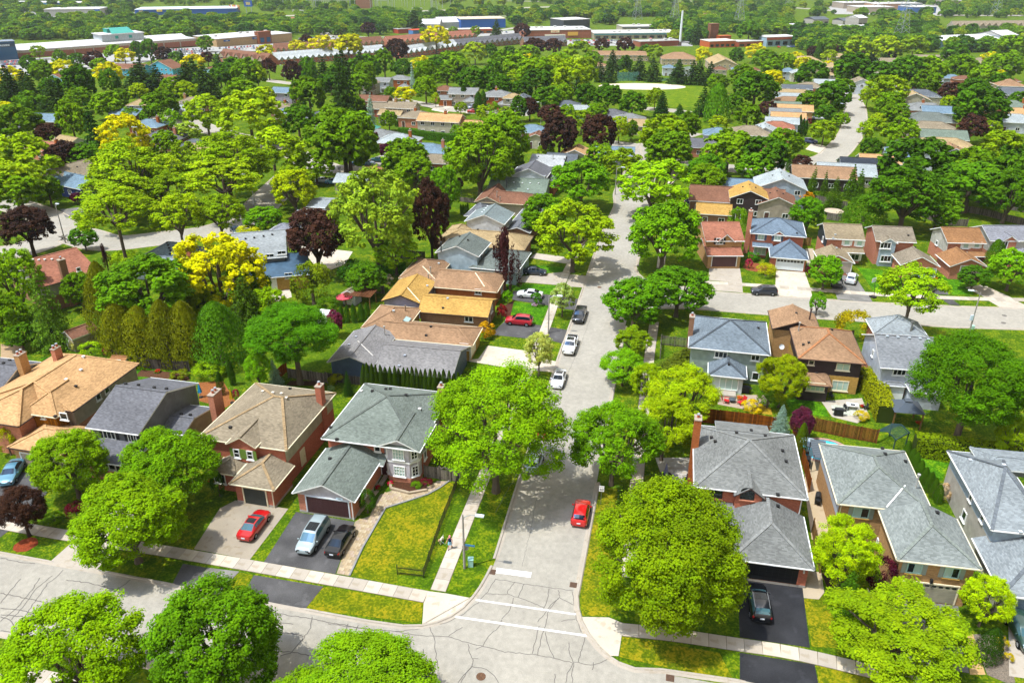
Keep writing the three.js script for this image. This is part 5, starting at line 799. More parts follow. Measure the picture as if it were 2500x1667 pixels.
// ---------- trees and shrubs near the junction ----------
const planted = [
 ['ash', A, 470,1290,830,760, 'loose leafy ash tree with pale bare twigs on the near verge', { clear: 0.2 }],
 ['maple', A, 1365,1215,860,830, 'dense round maple casting shade over the near kerb', { hex: 0x4e7e08 }],
 ['maple', B, 190,1560,1000,640, 'broad bright maple on the near side facing the crosswalk', { hex: 0x64920a }],
 ['crimson', A, 125,375,305,310, 'young dark crimson maple in a ring of red mulch'],
 ['maple', D, 440,995,470,450, 'rounded maple in front of the tan roofed garage', { hex: 0x6a9606 }],
 ['maple', D, 1085,1010,580,520, 'tall leafy maple shading the taupe house driveway', { hex: 0x5a8a06 }],
 ['maple', A, 810,445,690,600, 'big spreading maple on the verge by the concrete driveway', { hex: 0x6c9806 }],
 ['ruby', A, 478,378,125,130, 'small maroon shrub on the lawn behind the crimson maple'],
 ['ash', E, 1330,765,920,860, 'very wide bright green ash between sidewalk and street', { clear: 0.1, hex: 0x6a9a08 }],
 ['ash', E, 2090,855,560,540, 'dark leaved maple on the verge opposite the parked white sedan', { hex: 0x5a8c08 }],
 ['lime', F, 190,560,470,420, 'lime green locust over the patio fence', { hex: 0x8cae08 }],
 ['lime', F, 60,760,400,420, 'second lime green locust next to the patio with closed umbrella', { hex: 0x84a608 }],
 ['ash', F, -50,470,230,260, 'small yellow green street tree below the sidewalk maple', { hex: 0x7ea206 }],
 ['spruce', F, 190,320,310,190, 'low spreading olive pine behind the lime locust', { hex: 0x5a6c18 }],
 ['shrub', F, 390,420,110,120, 'dark bushy pine by the sage house corner', { hex: 0x4a5c1a }],
 ['ash', E, 2210,215,235,190, 'small olive street tree between sidewalk and kerb', { hex: 0x6c9008 }],
 ['ash', E, 2150,375,300,230, 'young green ash on the far verge beside the sidewalk', { hex: 0x66a008 }],
 ['olive', C, 75,665,1010,960, 'huge dense olive green maple beside the black garage', { clear: 0.08 }],
 ['lime', C, 1215,640,430,480, 'bright lime maple in front of the tan brick house', { hex: 0x8cb206 }],
 ['ruby', C, 1445,790,180,250, 'dark burgundy japanese maple against the tan brick garage', { hex: 0x46162a }],
 ['ash', C, 1560,1160,850,600, 'loose spreading ash with pale twigs over the worn driveway', { hex: 0x72960a }],
 ['lime', C, 2125,955,300,350, 'slender lime green tree between two driveways', { hex: 0x92b806 }],
 ['spruce', C, 1240,890,250,300, 'drooping green spruce below the lime maple', { hex: 0x4c7c12 }],
 ['cedar', C, 2145,1235,155,240, 'clipped dark cedar bush beside the paver strip', { hex: 0x345a10 }],
 ['maple', F, 2030,480,690,660, 'massive spreading maple with forked trunk behind the cedar hedge', { hex: 0x457606, clear: 0.22 }],
 ['ash', F, 2310,830,260,300, 'yellow green tree at the end of the cedar hedge', { hex: 0x7ea406 }],
 ['ash', F, 815,455,330,330, 'feathery olive willow on the dark brown house lawn', { hex: 0x7c9604 }],
 ['bluespruce', F, 808,715,140,200, 'silver blue spruce at the corner of the brown fence'],
 ['plum', F, 942,735,165,200, 'purple leaved plum beside the blue spruce'],
 ['cedar', F, 935,848,84,235, 'narrow flame shaped cedar by the pool fence', { hex: 0x5a7a0c }],
 ['shrub', F, 1272,120,240,215, 'rounded golden green tree beside the brown roof', { hex: 0x8a8a08 }],
 ['blossom', C, 1852,262,95,110, 'cream flowering shrub in a wooden tub by the pale house'],
 ['goldshrub', C, 2220,1230,90,90, 'chartreuse low shrub in the gravel bed'],['goldshrub', C, 2255,1318,70,60, 'small yellow green mound shrub by the green car'],
 ['shrub', C, 2050,780,80,70, 'small green shrub under the garage eave'],['shrub', F, 725,570,150,160, 'dark green rounded bush under the olive willow'],
 ['goldshrub', F, 1315,692,110,70, 'yellow green bush at the foot of the tall hedge'],['goldshrub', F, 620,635,150,60, 'golden ground shrub beside the red chairs'],
 ['shrub', E, 470,1145,90,45, 'green perennial clump under the white bay'],['shrub', E, 825,1135,85,45, 'lighter green perennial clump at the bay corner'],['ruby', E, 890,1115,95,65, 'mounded red japanese maple beside the white bay'],
 ['shrub', E, 510,1240,120,160, 'dark boxwood border along the garage wall', { hex: 0x365e0c }],['goldshrub', D, 40,860,140,190, 'bright round golden bush beside the tan house', { hex: 0x9aa806 }],
 ['shrub', A, 340,430,120,80, 'small spirea shrub on the lawn near the maroon shrub'],['shrub', D, 1385,1130,90,160, 'dark evergreen bush beside the single garage', { hex: 0x2e5410 }],
 // behind the bottom row
 ['maple', G, 940,800,580,480, 'big dense green maple in front of the golden locust', { hex: 0x55860a, clear: 0.25 }],
 ['gold', G, 1390,700,620,540, 'large golden yellow locust behind the cedar screen', { clear: 0.12 }],
 ['spruce', G, 285,915,320,520, 'tall layered spruce behind the tan house chimney', { hex: 0x5c8420 }],
 ['ash', G, 90,740,340,400, 'light green tree beside the layered spruce', { hex: 0x6e9c08 }],
 ['crimson', G, 2010,465,370,380, 'large crimson black maple over the stepped roofs'],
 ['crimson', G, 165,400,345,280, 'rounded crimson maple by the crescent lamp post'],
 ['locust', G, 725,285,480,300, 'flat topped lime locust with leaning twin trunk on the crescent', { clear: 0.6 }],
 ['locust', G, 1130,330,330,300, 'open lime locust in the middle of the crescent row', { clear: 0.7 }],
 ['locust', G, 1395,320,320,270, 'lime locust at the end of the crescent row', { clear: 0.6 }],
 ['locust', G, 760,165,520,240, 'spreading lime locust across the crescent road', {}],['locust', G, 1420,95,540,260, 'wide lime locust over the crescent bend', {}],
 ['maple', G, 1675,350,250,170, 'compact green maple at the crescent bend', { hex: 0x5c9206 }],['lime', G, 1870,160,280,280, 'yellow tipped young maple by the crescent bend', { hex: 0x96b206 }],
 ['maple', G, 528,470,170,150, 'small round street maple on the crescent verge', { hex: 0x4c8408 }],['goldshrub', G, 1590,440,210,110, 'yellow green shrub bank below the crescent', { hex: 0xa0b006 }],
 ['weeping', G, 668,595,70,190, 'thin weeping purple beech near the crescent'],['shrub', G, 805,615,210,130, 'lime green hedge bush by the blue grey roof', { hex: 0x82aa06 }],
 ['bigcedar', G, 650,890,240,540, 'tall olive cedar at the near end of the screen'],['bigcedar', G, 770,1060,270,400, 'olive cedar in the screen beside the maple'],['bigcedar', G, 900,1090,260,380, 'olive cedar in the screen above the wooden fence'],['bigcedar', G, 1050,1075,260,420, 'olive cedar in the middle of the screen'],['bigcedar', G, 1190,1080,250,420, 'olive cedar next to the green cedar'],
 ['greencedar', G, 1390,1085,320,420, 'broad deep green cedar rising above the dark grey house'],['spruce', G, 1560,890,290,420, 'dark spruce behind the golden locust', { hex: 0x4c6e14 }],
 ['maple', G, 1870,1080,590,430, 'multi stemmed maple above the backyard wooden fence', { hex: 0x47800a, clear: 0.3 }],['shrub', G, 1985,760,290,290, 'olive bushy tree beside the patio', { hex: 0x66800c, }],
 ['ash', G, 1640,1310,180,240, 'light green young tree behind the taupe roof', { hex: 0x66a00a }],['bluespruce', G, 1745,1320,110,180, 'blue spruce by the backyard fence'],['shrub', G, 1330,1315,210,110, 'weeping green garden tree behind the dark grey house', { hex: 0x76a00a }],
 ['cedar', G, 1400,1400,55,150, 'slim cedar by the blue umbrella'],['cedar', G, 1470,1330,45,170, 'slim cedar behind the brick chimney'],['shrub', G, 1140,1345,120,70, 'olive garden shrub by the backyard lawn', { hex: 0x6a7c0c }],['ruby', D, 1502,555,45,70, 'magenta flowering shrub near the yellow umbrella', { hex: 0x8c1a4a }],
 ['goldshrub', G, 480,1150,90,80, 'cream variegated shrub behind the tan house', { hex: 0xa8b060 }],['shrub', G, 570,1185,150,110, 'bright viburnum shrub by the garden shed', { hex: 0x86b20c }],['ruby', G, 682,1195,65,55, 'small burgundy barberry by the shed'],
 ['spruce', D, 2215,480,80,160, 'small dark spruce beside the blue sided bungalow'],['shrub', D, 2140,460,100,80, 'olive shrub along the backyard fence', { hex: 0x7c8c10 }],['plum', G, 2135,1010,110,160, 'mauve leaved tree beside the white shed', { hex: 0x6c2c4c }],['shrub', D, 2110,520,60,45, 'grey green mound in the backyard bed', { hex: 0x6a8a58 }],
 ['deep', G, 1190,870,280,280, 'dark maple filling the gap behind the cedar screen'],['maple', G, 1580,790,280,330, 'green maple under the golden locust'],['olive', G, 1310,900,250,280, 'olive maple between golden locust and cedar screen'],['ash', G, 1700,900,240,260, 'bright ash behind the multi stemmed maple'],['maple', G, 500,800,220,240, 'light maple beside the tall brick chimney'],
 ['maple', G, 50,980,280,300, 'leafy maple in the shaded yard behind the white house'],['deep', G, 120,1090,200,170, 'dark bushy tree at the foot of the layered spruce'],
 // middle
 ['silver', H, 300,330,560,620, 'huge silvery green maple above the bungalow yards', { clear: 0.15 }],['crimson', H, 655,340,250,480, 'tall crimson maple behind the tan bungalow', {}],['maple', H, 740,170,220,320, 'green maple behind the crimson maple', { hex: 0x5a9008 }],['ash', H, 430,560,330,240, 'bright ash filling the yard behind the bungalows', { hex: 0x78a80a }],
 ['maple', H, 1620,110,390,300, 'rounded maple over the curving street', { hex: 0x5c9406 }],['maple', H, 1385,330,320,300, 'dark green maple behind the lime street tree', { hex: 0x55860a }],['lime', H, 1570,440,540,420, 'big lime yellow maple shading the blue car', { hex: 0x80a608 }],
 ['maple', H, 2150,445,480,420, 'dense rounded maple at the junction with the cross street', { hex: 0x609606 }],['lime', H, 2075,130,480,330, 'broad lime tree over the bend of the street', { hex: 0x7cae06 }],
 ['maple', H, 1960,880,420,330, 'spreading dark maple near the cross street corner', { hex: 0x4c8206 }],['maple', H, 2240,800,420,320, 'dark maple behind the corner sidewalk', { hex: 0x4a7e08 }],
 ['weeping', H, 1125,600,250,420, 'copper weeping beech in front of the pale blue gable'],['silver', H, 1500,850,165,190, 'small whitish flowering street tree on the lawn', { hex: 0x8cac58 }],['silver', H, 1350,1190,190,260, 'pale young street tree in leaf beside the lamp post', { hex: 0xa0b458 }],
 ['shrub', H, 1147,845,76,80, 'clipped green ball shrub by the white car', { hex: 0x5e9c0a }],['shrub', H, 1330,862,80,90, 'clipped dark ball shrub on the front lawn', { hex: 0x3c760a }],['shrub', H, 1012,1058,120,110, 'yellow orange rounded bush by the brown bungalow', { hex: 0xa88a08 }],['ruby', H, 1110,940,70,90, 'red leaved shrub bed by the golden porch', { hex: 0x7c1c24 }],
 ['shrub', H, 390,740,70,70, 'grey lilac bush by the bungalow deck', { hex: 0x7a7a6a }],['shrub', H, 150,680,260,150, 'dark green hedge bush in the shaded yard', { hex: 0x2f5a0c }],
 // cross street
 ['maple', I, 1090,685,220,210, 'young round street maple by the white suv', { hex: 0x5e9a0a }],['ash', I, 1040,885,110,140, 'slim young tree on the near verge of the cross street', { hex: 0x5a960c }],['locust', I, 1650,800,470,330, 'feathery locust spreading over the cross street', { hex: 0x7aa60a, clear: 0.5 }],['maple', I, 2040,720,215,160, 'dark street maple beside the lamp standard', { hex: 0x42740c }],['maple', I, 2285,665,290,260, 'light green maple before the slate gable', { hex: 0x6aa40c }],
 ['greencedar', I, 2175,590,130,220, 'tall leaning cedar against the slate roofed house', { hex: 0x4c7c0a }],['shrub', I, 520,390,150,240, 'tall green shrub between rust and blue grey roofs', { hex: 0x5c8c0c }],['maple', I, 975,320,220,230, 'round tree behind the blue grey roof', { hex: 0x4e860a }],['gold', I, 960,215,120,95, 'orange yellow tree behind the round tree', { hex: 0xc09404 }],
 ['spruce', I, 1005,130,110,220, 'pointed cedar before the brown gable', { hex: 0x4a720e }],['spruce', I, 1085,140,90,200, 'dark pointed cedar in the backyard clump', { hex: 0x44680e }],['spruce', I, 1150,180,150,200, 'bushy cedar in the backyard clump', { hex: 0x44680e }],['spruce', I, 1260,110,110,220, 'tall pointed cedar beside the light grey roof', { hex: 0x4a720e }],['spruce', I, 1310,130,110,200, 'second tall pointed cedar beside the light grey roof', { hex: 0x4a720e }],
 ['deep', I, 1610,200,470,400, 'massive dark maple behind the cross street houses', {}],['greencedar', I, 1340,300,290,230, 'mounded willow like bush below the massive maple', { hex: 0x4a780c }],['maple', I, 1810,300,280,230, 'mid green maple over the backyard fences', { hex: 0x5a8c0c }],['deep', I, 2020,130,400,300, 'broad dark maple behind the terraced gardens', { hex: 0x4c7e0a }],['deep', I, 2270,190,300,330, 'dark maple above the garden shed', {}],['crimson', I, 1400,50,110,100, 'crimson treetop showing behind the massive maple', {}],
 ['maple', I, 330,50,260,230, 'green maple behind the red car driveway', { hex: 0x4e860a }],['maple', I, 640,20,250,200, 'leafy maple above the pale house', { hex: 0x558a0a }],['shrub', I, 710,675,130,90, 'clipped golden shrubs in the front island bed', { hex: 0x96a408 }],['shrub', I, 620,590,100,60, 'dark green hedge under the bay window', { hex: 0x3c780a }],['ruby', I, 600,632,50,60, 'pink red shrub at the island bed edge', { hex: 0x9a3450 }],['ruby', I, 985,683,65,60, 'burgundy shrub beside the white garage', { hex: 0x4a1626 }],['cedar', I, 718,600,32,80, 'narrow cedar at the white garage corner'],
];
for (const [kind, cr, x, y, w, h, label, o] of planted) tree(kind, cr, x, y, w, h, label, undefined, o);
// rows of clipped cedars: one thing each
function row(kind, cr, a, b, n, w, h, label, group, o = {}) { for (let i = 0; i < n; i++) { const t = n > 1 ? i / (n - 1) : 0, j = hash(i, n, 3) - 0.5; tree(kind, cr, a[0] + (b[0] - a[0]) * t + j * w * 0.2, a[1] + (b[1] - a[1]) * t, w * (0.9 + 0.2 * hash(i, 2, n)), h * (0.85 + 0.3 * hash(i, 5, n)), label, group, o); } }
row('cedar', H, [225,1355],[830,1412],22,40,170, 'clipped narrow cedar in the row before the grey bungalow', 'cedar row beside the grey bungalow', { hex: 0x42620c });
row('cedar', F, [1615,920],[1810,1190],8,62,130, 'pointed cedar in the short row beside the pale grey roof', 'cedars between two back gardens', { hex: 0x45700e });
row('cedar', H, [80,960],[250,945],5,44,110, 'dark cedar in the row beside the pergola', 'cedars by the pergola', { hex: 0x3c6a0c });
row('cedar', H, [850,290],[895,280],4,20,60, 'dark cedar in the row by the deck', 'cedars by the deck', { hex: 0x44700c }); row('cedar', L, [925,400],[960,425],3,30,100, 'narrow columnar cedar beside the rust roof', 'cedars beside the rust roof', { hex: 0x2c540c });
// hedges with leafy faces
function hedge(pts, w, h, hex, label) {
 const l = new Leaves(Math.round(pts[0].x * 31 + 700)), r = l.r, c = new THREE.CatmullRomCurve3(pts, false, 'catmullrom', 0.1), len = c.getLength(), n = Math.round(len * (w + 2 * h) * 55);
 for (let i = 0; i < n; i++) { const t = r(), p = c.getPointAt(t), tg = c.getTangentAt(t), sd = V(-tg.z, 0, tg.x), k = r() * (w + 2 * h), lump = 0.16 * vnoise(t * len * 1.2,3,64,9) + 0.1 * r(); let q, nn; if (k < w) { q = p.clone().addScaledVector(sd, (k - w / 2)).setY(h - 0.12 + lump); nn = UP.clone(); } else { const s = k < w + h ? 1 : -1, y = k < w + h ? k - w : k - w - h; q = p.clone().addScaledVector(sd, s * (w / 2 - 0.12 + lump)).setY(y); nn = sd.clone().multiplyScalar(s).add(V(0,0.2,0)); } l.leaf(q, nn.addScaledVector(l.dir(),0.6),0.13,0.75 + 0.5 * r(), r()); }
 const g = thing('hedge', label, 'hedge'); part(g, 'foliage', l.make(), leafM(hex)); const core = new Geo(), m = 8; for (let i = 0; i < m; i++) core.bar(c.getPointAt(i / m).setY((h - 0.3) / 2), c.getPointAt((i + 1) / m).setY((h - 0.3) / 2), w - 0.35, h - 0.3); part(g, 'woody_core', core.make(), plainM(0x2e3a10,1)); return g;
}
hedge([F(1330,480),F(1400,590),F(1465,740)],2.4,2.6,0x7a8a0a, 'tall golden tipped cedar hedge beside the white house'); hedge([F(1640,930),F(1900,965),F(2250,1010),F(2420,1040)],2.0,2.6,0x68860a, 'long clipped cedar hedge behind the pool garden');
hedge([K(460,470),K(640,500),K(830,520)],1.8,2.6,0x3c6c0c, 'clipped hedge behind the row of tan houses'); hedge([H(190,690),H(330,700),H(500,690)],1.4,1.8,0x4a8c0c, 'green vine covered fence behind the bungalows'); hedge([D(940,1185),D(990,1150),D(1010,1100)],1,0.9,0x2e5c0c, 'low dark hedge by the porch');
hedge([K(430,415),K(560,405)],1.6,2,0x4a780c, 'short hedge below the deck');

// ---------- vehicles ----------
// stations along the length (front is +z): [z, half width, sill, belt, top, half width of the top]
const CARS = {
 sedan: { st: [[-2.36,0.66,0.42,0.8,0.86,0.6],[-2.3,0.8,0.3,0.9,0.98,0.66],[-1.95,0.89,0.24,0.95,1.05,0.72],[-1.62,0.91,0.22,0.96,1.08,0.7],[-0.85,0.92,0.22,0.96,1.4,0.58],[-0.3,0.92,0.22,0.95,1.45,0.6],[0.3,0.92,0.22,0.94,1.42,0.61],[1.12,0.91,0.22,0.92,1.02,0.72],[1.75,0.9,0.24,0.85,0.94,0.72],[2.2,0.82,0.26,0.72,0.82,0.64],[2.36,0.62,0.36,0.6,0.68,0.52]], rear: [3,4], wind: [6,7], cabin: [3.2,6.8], wheel: [-1.42,1.42,0.33] },
 suv: { st: [[-2.3,0.7,0.5,0.9,1.02,0.62],[-2.24,0.88,0.36,1.04,1.2,0.7],[-2.05,0.93,0.3,1.08,1.42,0.7],[-1.75,0.94,0.28,1.08,1.64,0.66],[-0.9,0.95,0.28,1.07,1.7,0.67],[0.15,0.95,0.28,1.05,1.68,0.67],[0.45,0.95,0.28,1.04,1.6,0.68],[1.18,0.94,0.28,1.02,1.14,0.76],[1.85,0.92,0.3,0.96,1.06,0.76],[2.2,0.84,0.34,0.86,0.95,0.68],[2.32,0.66,0.42,0.7,0.8,0.56]], rear: [1.3,2.9], wind: [6,7], cabin: [2.3,6.8], wheel: [-1.4,1.4,0.37] },
 hatch: { st: [[-2.05,0.68,0.45,0.84,0.95,0.6],[-2.0,0.84,0.32,1.0,1.12,0.66],[-1.85,0.9,0.26,1.04,1.3,0.64],[-1.5,0.91,0.24,1.02,1.54,0.62],[-0.7,0.92,0.24,1.0,1.6,0.63],[0.1,0.92,0.24,0.99,1.58,0.64],[0.4,0.92,0.24,0.98,1.5,0.65],[1.05,0.91,0.24,0.96,1.06,0.74],[1.65,0.89,0.26,0.9,0.98,0.72],[1.98,0.8,0.3,0.8,0.88,0.64],[2.08,0.62,0.4,0.66,0.74,0.52]], rear: [1.4,2.9], wind: [6,7], cabin: [2.3,6.8], wheel: [-1.25,1.28,0.34] },
 van: { st: [[-2.55,0.72,0.45,0.95,1.05,0.66],[-2.5,0.9,0.34,1.05,1.3,0.74],[-2.35,0.96,0.28,1.08,1.62,0.72],[-2.1,0.98,0.26,1.07,1.76,0.7],[-1.0,0.99,0.26,1.05,1.8,0.72],[0.3,0.99,0.26,1.03,1.76,0.72],[0.6,0.99,0.26,1.02,1.68,0.73],[1.55,0.97,0.26,0.98,1.08,0.78],[2.1,0.94,0.28,0.92,0.98,0.76],[2.45,0.84,0.32,0.78,0.86,0.66],[2.56,0.64,0.42,0.62,0.7,0.54]], rear: [1.3,2.9], wind: [6,7], cabin: [2.3,6.8], wheel: [-1.5,1.55,0.35] },
 pickup: { st: [[-2.82,0.78,0.5,0.92,1.02,0.76],[-2.78,0.94,0.42,1.08,1.16,0.86],[-2.0,0.97,0.38,1.1,1.18,0.88],[-1.0,0.98,0.36,1.1,1.18,0.86],[-0.82,0.98,0.36,1.1,1.72,0.68],[0.3,0.98,0.36,1.1,1.78,0.7],[0.75,0.98,0.36,1.1,1.72,0.71],[1.4,0.97,0.36,1.1,1.2,0.8],[2.2,0.95,0.38,1.06,1.14,0.8],[2.65,0.88,0.42,0.95,1.05,0.74],[2.78,0.7,0.48,0.8,0.9,0.62]], rear: [3.3,3.9], wind: [6,7], cabin: [3.9,6.8], wheel: [-1.72,1.72,0.4], bed: [1.1,3.0] },
};
function carSection(s) { const [z, w, y0, yb, yt, wt] = s; return [V(0, y0, z),V(w * 0.9, y0, z),V(w, y0 + (yb - y0) * 0.3, z),V(w * 0.995, y0 + (yb - y0) * 0.75, z),V(w * 0.95, yb, z),V(wt + (w * 0.95 - wt) * 0.1, yt - Math.min(0.05,(yt - yb) * 0.4), z),V(wt * 0.9, yt, z),V(0, yt + 0.03, z)]; }
const carGeos = new Map();
function carParts(kind) {
 if (carGeos.has(kind)) return carGeos.get(kind);
 const c = CARS[kind], sec = c.st.map(carSection), n = sec.length, pos = [], idx = [],N8 = 15;   // both sides: 8 + 7 points
 for (const s of sec) { for (let i = 0; i < 8; i++) pos.push(s[i].x, s[i].y, s[i].z); for (let i = 6; i >= 0; i--) pos.push(-s[i].x, s[i].y, s[i].z); }
 for (let i = 0; i + 1 < n; i++) for (let j = 0; j + 1 < N8; j++) { const a = i * N8 + j, b = a + 1, d = a + N8, e = d + 1; idx.push(a, b, d, b, e, d); }
 for (const [i, fl] of [[0,1],[n - 1,0]]) for (let j = 1; j + 1 < N8; j++) { const a = i * N8; fl ? idx.push(a, a + j + 1, a + j) : idx.push(a, a + j, a + j + 1); }
 const raw = new THREE.BufferGeometry(); raw.setAttribute('position', new THREE.Float32BufferAttribute(pos, 3)); raw.setIndex(idx); const body = toCreasedNormals(raw, 0.7);
 const at = (t, s) => { const i = Math.min(n - 2,Math.floor(t)), f = t - i, j = Math.min(6,Math.floor(s)), g = s - j, p = (k) => sec[k][j].clone().lerp(sec[k][j + 1], g); return p(i).lerp(p(i + 1), f); };
 // a patch of the body's skin, lifted by d; side 1,-1 or 0 for both sides joined over the top
 const patch = (t0, t1, s0, s1, side, d) => {
 const g = new Geo(), nt = Math.max(1,Math.ceil((t1 - t0) * 2)), q = (t, s, sd) => { const p = at(t, s); p.x = p.x * sd; p.x += sd * d * (s < 5.5 ? 1 : 0.2); p.y += s > 4.5 ? d : 0; if (t < 1.5) p.z -= d; if (t > n - 2.5) p.z += d; return p; };
 for (const sd of side ? [side] : [1,-1]) for (let i = 0; i < nt; i++) { const a = t0 + (t1 - t0) * i / nt, b = t0 + (t1 - t0) * (i + 1) / nt, ns = Math.max(1,Math.ceil(s1 - s0)); for (let j = 0; j < ns; j++) { const u = s0 + (s1 - s0) * j / ns, v = s0 + (s1 - s0) * (j + 1) / ns, Q = [q(a, u, sd), q(a, v, sd), q(b, v, sd), q(b, u, sd)]; g.poly(Q, sd < 0 ? true : false); } }
 return g.make();
 };
 const out = { body, rearGlass: patch(c.rear[0], c.rear[1],5.7,7,0,0.012), windscreen: patch(c.wind[0] + 0.12, c.wind[1] - 0.04,5.7,7,0,0.012), side: [patch(c.cabin[0], c.cabin[1],4.25,5.1,1,0.012), patch(c.cabin[0], c.cabin[1],4.25,5.1,-1,0.012)], tail: [patch(0.25,1.5,3.0,4.4,1,0.012), patch(0.25,1.5,3.0,4.4,-1,0.012)], head: [patch(n - 2.2, n - 1.25,3.2,4.9,1,0.012), patch(n - 2.2, n - 1.25,3.2,4.9,-1,0.012)], roof: patch(4.15,5.5,6.1,7,0,0.012), bumper: patch(0.1,0.9,1.2,2.2,0,0.014), grille: patch(n - 1.6, n - 1.02,2.2,6.4,0,0.014), bed: c.bed ? patch(c.bed[0], c.bed[1],5.9,7,0,0.014) : null, rails: [patch(3.0,6.0,5.35,5.6,1,0.05), patch(3.0,6.0,5.35,5.6,-1,0.05)] };
 carGeos.set(kind, out); return out;
}
const tyreGeos = new Map();
function tyre(r) { const k = r.toFixed(2); if (!tyreGeos.has(k)) { const g = new THREE.LatheGeometry([[r * 0.55,-0.11],[r * 0.9,-0.11],[r, -0.07],[r, 0.07],[r * 0.9,0.11],[r * 0.55,0.11]].map((p) => new THREE.Vector2(...p)),18); g.rotateZ(Math.PI / 2); const h = new Geo(); h.tube(V(-0.085,0,0),V(0.085,0,0), r * 0.56, r * 0.56,14); for (let i = 0; i < 5; i++) { const a = i / 5 * 6.283; for (const s of [-1,1]) h.bar(V(s * 0.1,0,0),V(s * 0.1,Math.cos(a) * r * 0.6,Math.sin(a) * r * 0.6),0.04,0.07); } tyreGeos.set(k, [g, h.make()]); } return tyreGeos.get(k); }
const carPaint = (hex) => { const k = 'car_paint' + hex; if (!mats.has(k)) { const m = new THREE.MeshPhysicalMaterial({ color: hex, roughness: 0.35, metalness: 0.15, clearcoat: 1, clearcoatRoughness: 0.05 }); m.name = k; mats.set(k, m); } return mats.get(k); };
const M_RED = new THREE.MeshPhysicalMaterial({ color: 0x9c0c10, roughness: 0.15, clearcoat: 1 }),M_LAMP = new THREE.MeshPhysicalMaterial({ color: 0xd4d8dc, roughness: 0.1, clearcoat: 1 }),M_RIM = metalM(0xa0a4a8,0.3),M_PLATE = plainM(0xcdd4dc, 0.5),M_CHROME = metalM(0x8a8e92,0.25); M_RED.name = 'tail_lamp_red'; M_LAMP.name = 'headlamp_lens';
/** heading: the ground direction (degrees from +x towards the viewer) that the front points to. */
function car(kind, at, heading, hex, label, o = {}) {
 const g = thing(o.name ?? { sedan: 'sedan_car', suv: 'suv_car', hatch: 'hatchback_car', van: 'minivan', pickup: 'pickup_truck' }[kind], label, { pickup: 'truck', van: 'minivan' }[kind] ?? 'car', V(at.x, o.y ?? 0.03, at.z),Math.PI / 2 - heading * Math.PI / 180, o.group), p = carParts(kind), c = CARS[kind], glass = o.glass ?? carGlass;
 const b = part(g, 'body', p.body, carPaint(hex)); g.scale.setScalar(o.scale ?? 1);
 part(g, 'windscreen', p.windscreen, glass); part(g, 'rear_window', p.rearGlass, glass); for (const s of p.side) part(g, 'side_window', s, glass);
 const n = c.st.length; for (const s of [1,-1]) { const [z, w, y0, yb] = c.st[1]; }
 for (const s of p.tail) part(g, 'tail_light', s, M_RED); for (const s of p.head) part(g, 'headlight', s, M_LAMP);
 part(g, 'grille', p.grille, o.grille ?? M_BLACK); part(g, 'rear_bumper', p.bumper, M_BLACK); if (o.sunroof) part(g, 'sunroof', p.roof, carGlass); if (p.bed) part(g, 'bed_cover', p.bed, M_BLACK); if (o.rails) for (const s of p.rails) part(g, 'roof_rail', s, M_CHROME);
 const [zr, zf, r] = c.wheel, w = c.st[5][1]; for (const z of [zr, zf]) for (const s of [-1,1]) { const [tg, rg] = tyre(r), t = part(g, 'wheel', tg, M_RUBBER); t.position.set(s * (w - 0.075), r, z); part(t, 'rim', rg, M_RIM); }
 const [zw, ww, , wb] = c.st[7]; for (const s of [-1,1]) { const m = part(g, 'mirror', boxGeo(0.2,0.14,0.1), carPaint(hex)); m.position.set(s * (ww + 0.08), wb + 0.06, zw - 0.35); }
 const [z0, , , , yt0] = c.st[0]; const pl_ = part(g, 'licence_plate', boxGeo(0.4,0.14,0.03),M_PLATE); pl_.position.set(0, yt0 - 0.2, z0 - 0.015);
 return g;
}
car('sedan', A(80,165),78,0x4f7f94, 'teal sedan parked on the dark driveway of the tan house', { y: 0.034 });
car('sedan', A(1625,500),-78,0xb80a10, 'red sedan with sunroof on the worn concrete driveway', { sunroof: 1, glass: carGlassPale });
car('van', A(2000,575),102,0x8c9a9c, 'silver minivan parked facing the street on the corner driveway', { sunroof: 1, rails: 1, glass: carGlassPale });
car('sedan', A(2175,600),-78,0x0a0c0e, 'black sedan parked beside the silver minivan', { glass: carGlass });
car('hatch', B(1615,425),-78,0xc40a0e, 'red hatchback driving up the street past the speed sign', {});
car('sedan', E(1735,480),102,0xd8dadc, 'white sedan with black roof glass parked at the kerb', { sunroof: 1 });
car('pickup', H(1548,1180),102,0xdadcda, 'white pickup truck with dark bed cover parked at the kerb', { sunroof: 1 });
car('pickup', H(1608,985),102,0x14181e, 'black pickup truck parked at the kerb', {});
car('suv', H(1222,1022),192,0xa81428, 'burgundy suv on the tar driveway by the golden bungalow', { rails: 1 });
car('sedan', H(1290,850),192,0xd6d8da, 'white sedan on the tar driveway behind the ball shrub', {});
car('sedan', H(1318,703),12,0x1c2a3a, 'dark navy hatch sedan on the concrete driveway', {});
car('suv', C(655,1000),-82,0x0a0e16, 'black suv with panoramic roof backed by the black garage', { sunroof: 1, rails: 1, glass: carGlassPale });
car('suv', I(1250,750),-62,0xd2d8dc, 'white suv parked on the driveway of the navy sided house', {});
car('pickup', I(1155,765),108,0x2c3034, 'dark grey pickup nosing out beside the white suv', {});
car('suv', I(692,832),185,0x131c2c, 'navy suv parked along the cross street', { sunroof: 1 });
car('hatch', E(1580,1010),-78,0xb4c8d0, 'pale blue van half hidden under the bright ash', { name: 'van' }); car('hatch', E(1640,800),-78,0xb82014, 'red orange car hidden behind the bright ash leaves', {});
car('suv', C(2340,1190),100,0x1e3c34, 'dark green car on the concrete driveway of the pale blue house', { glass: carGlassPale });
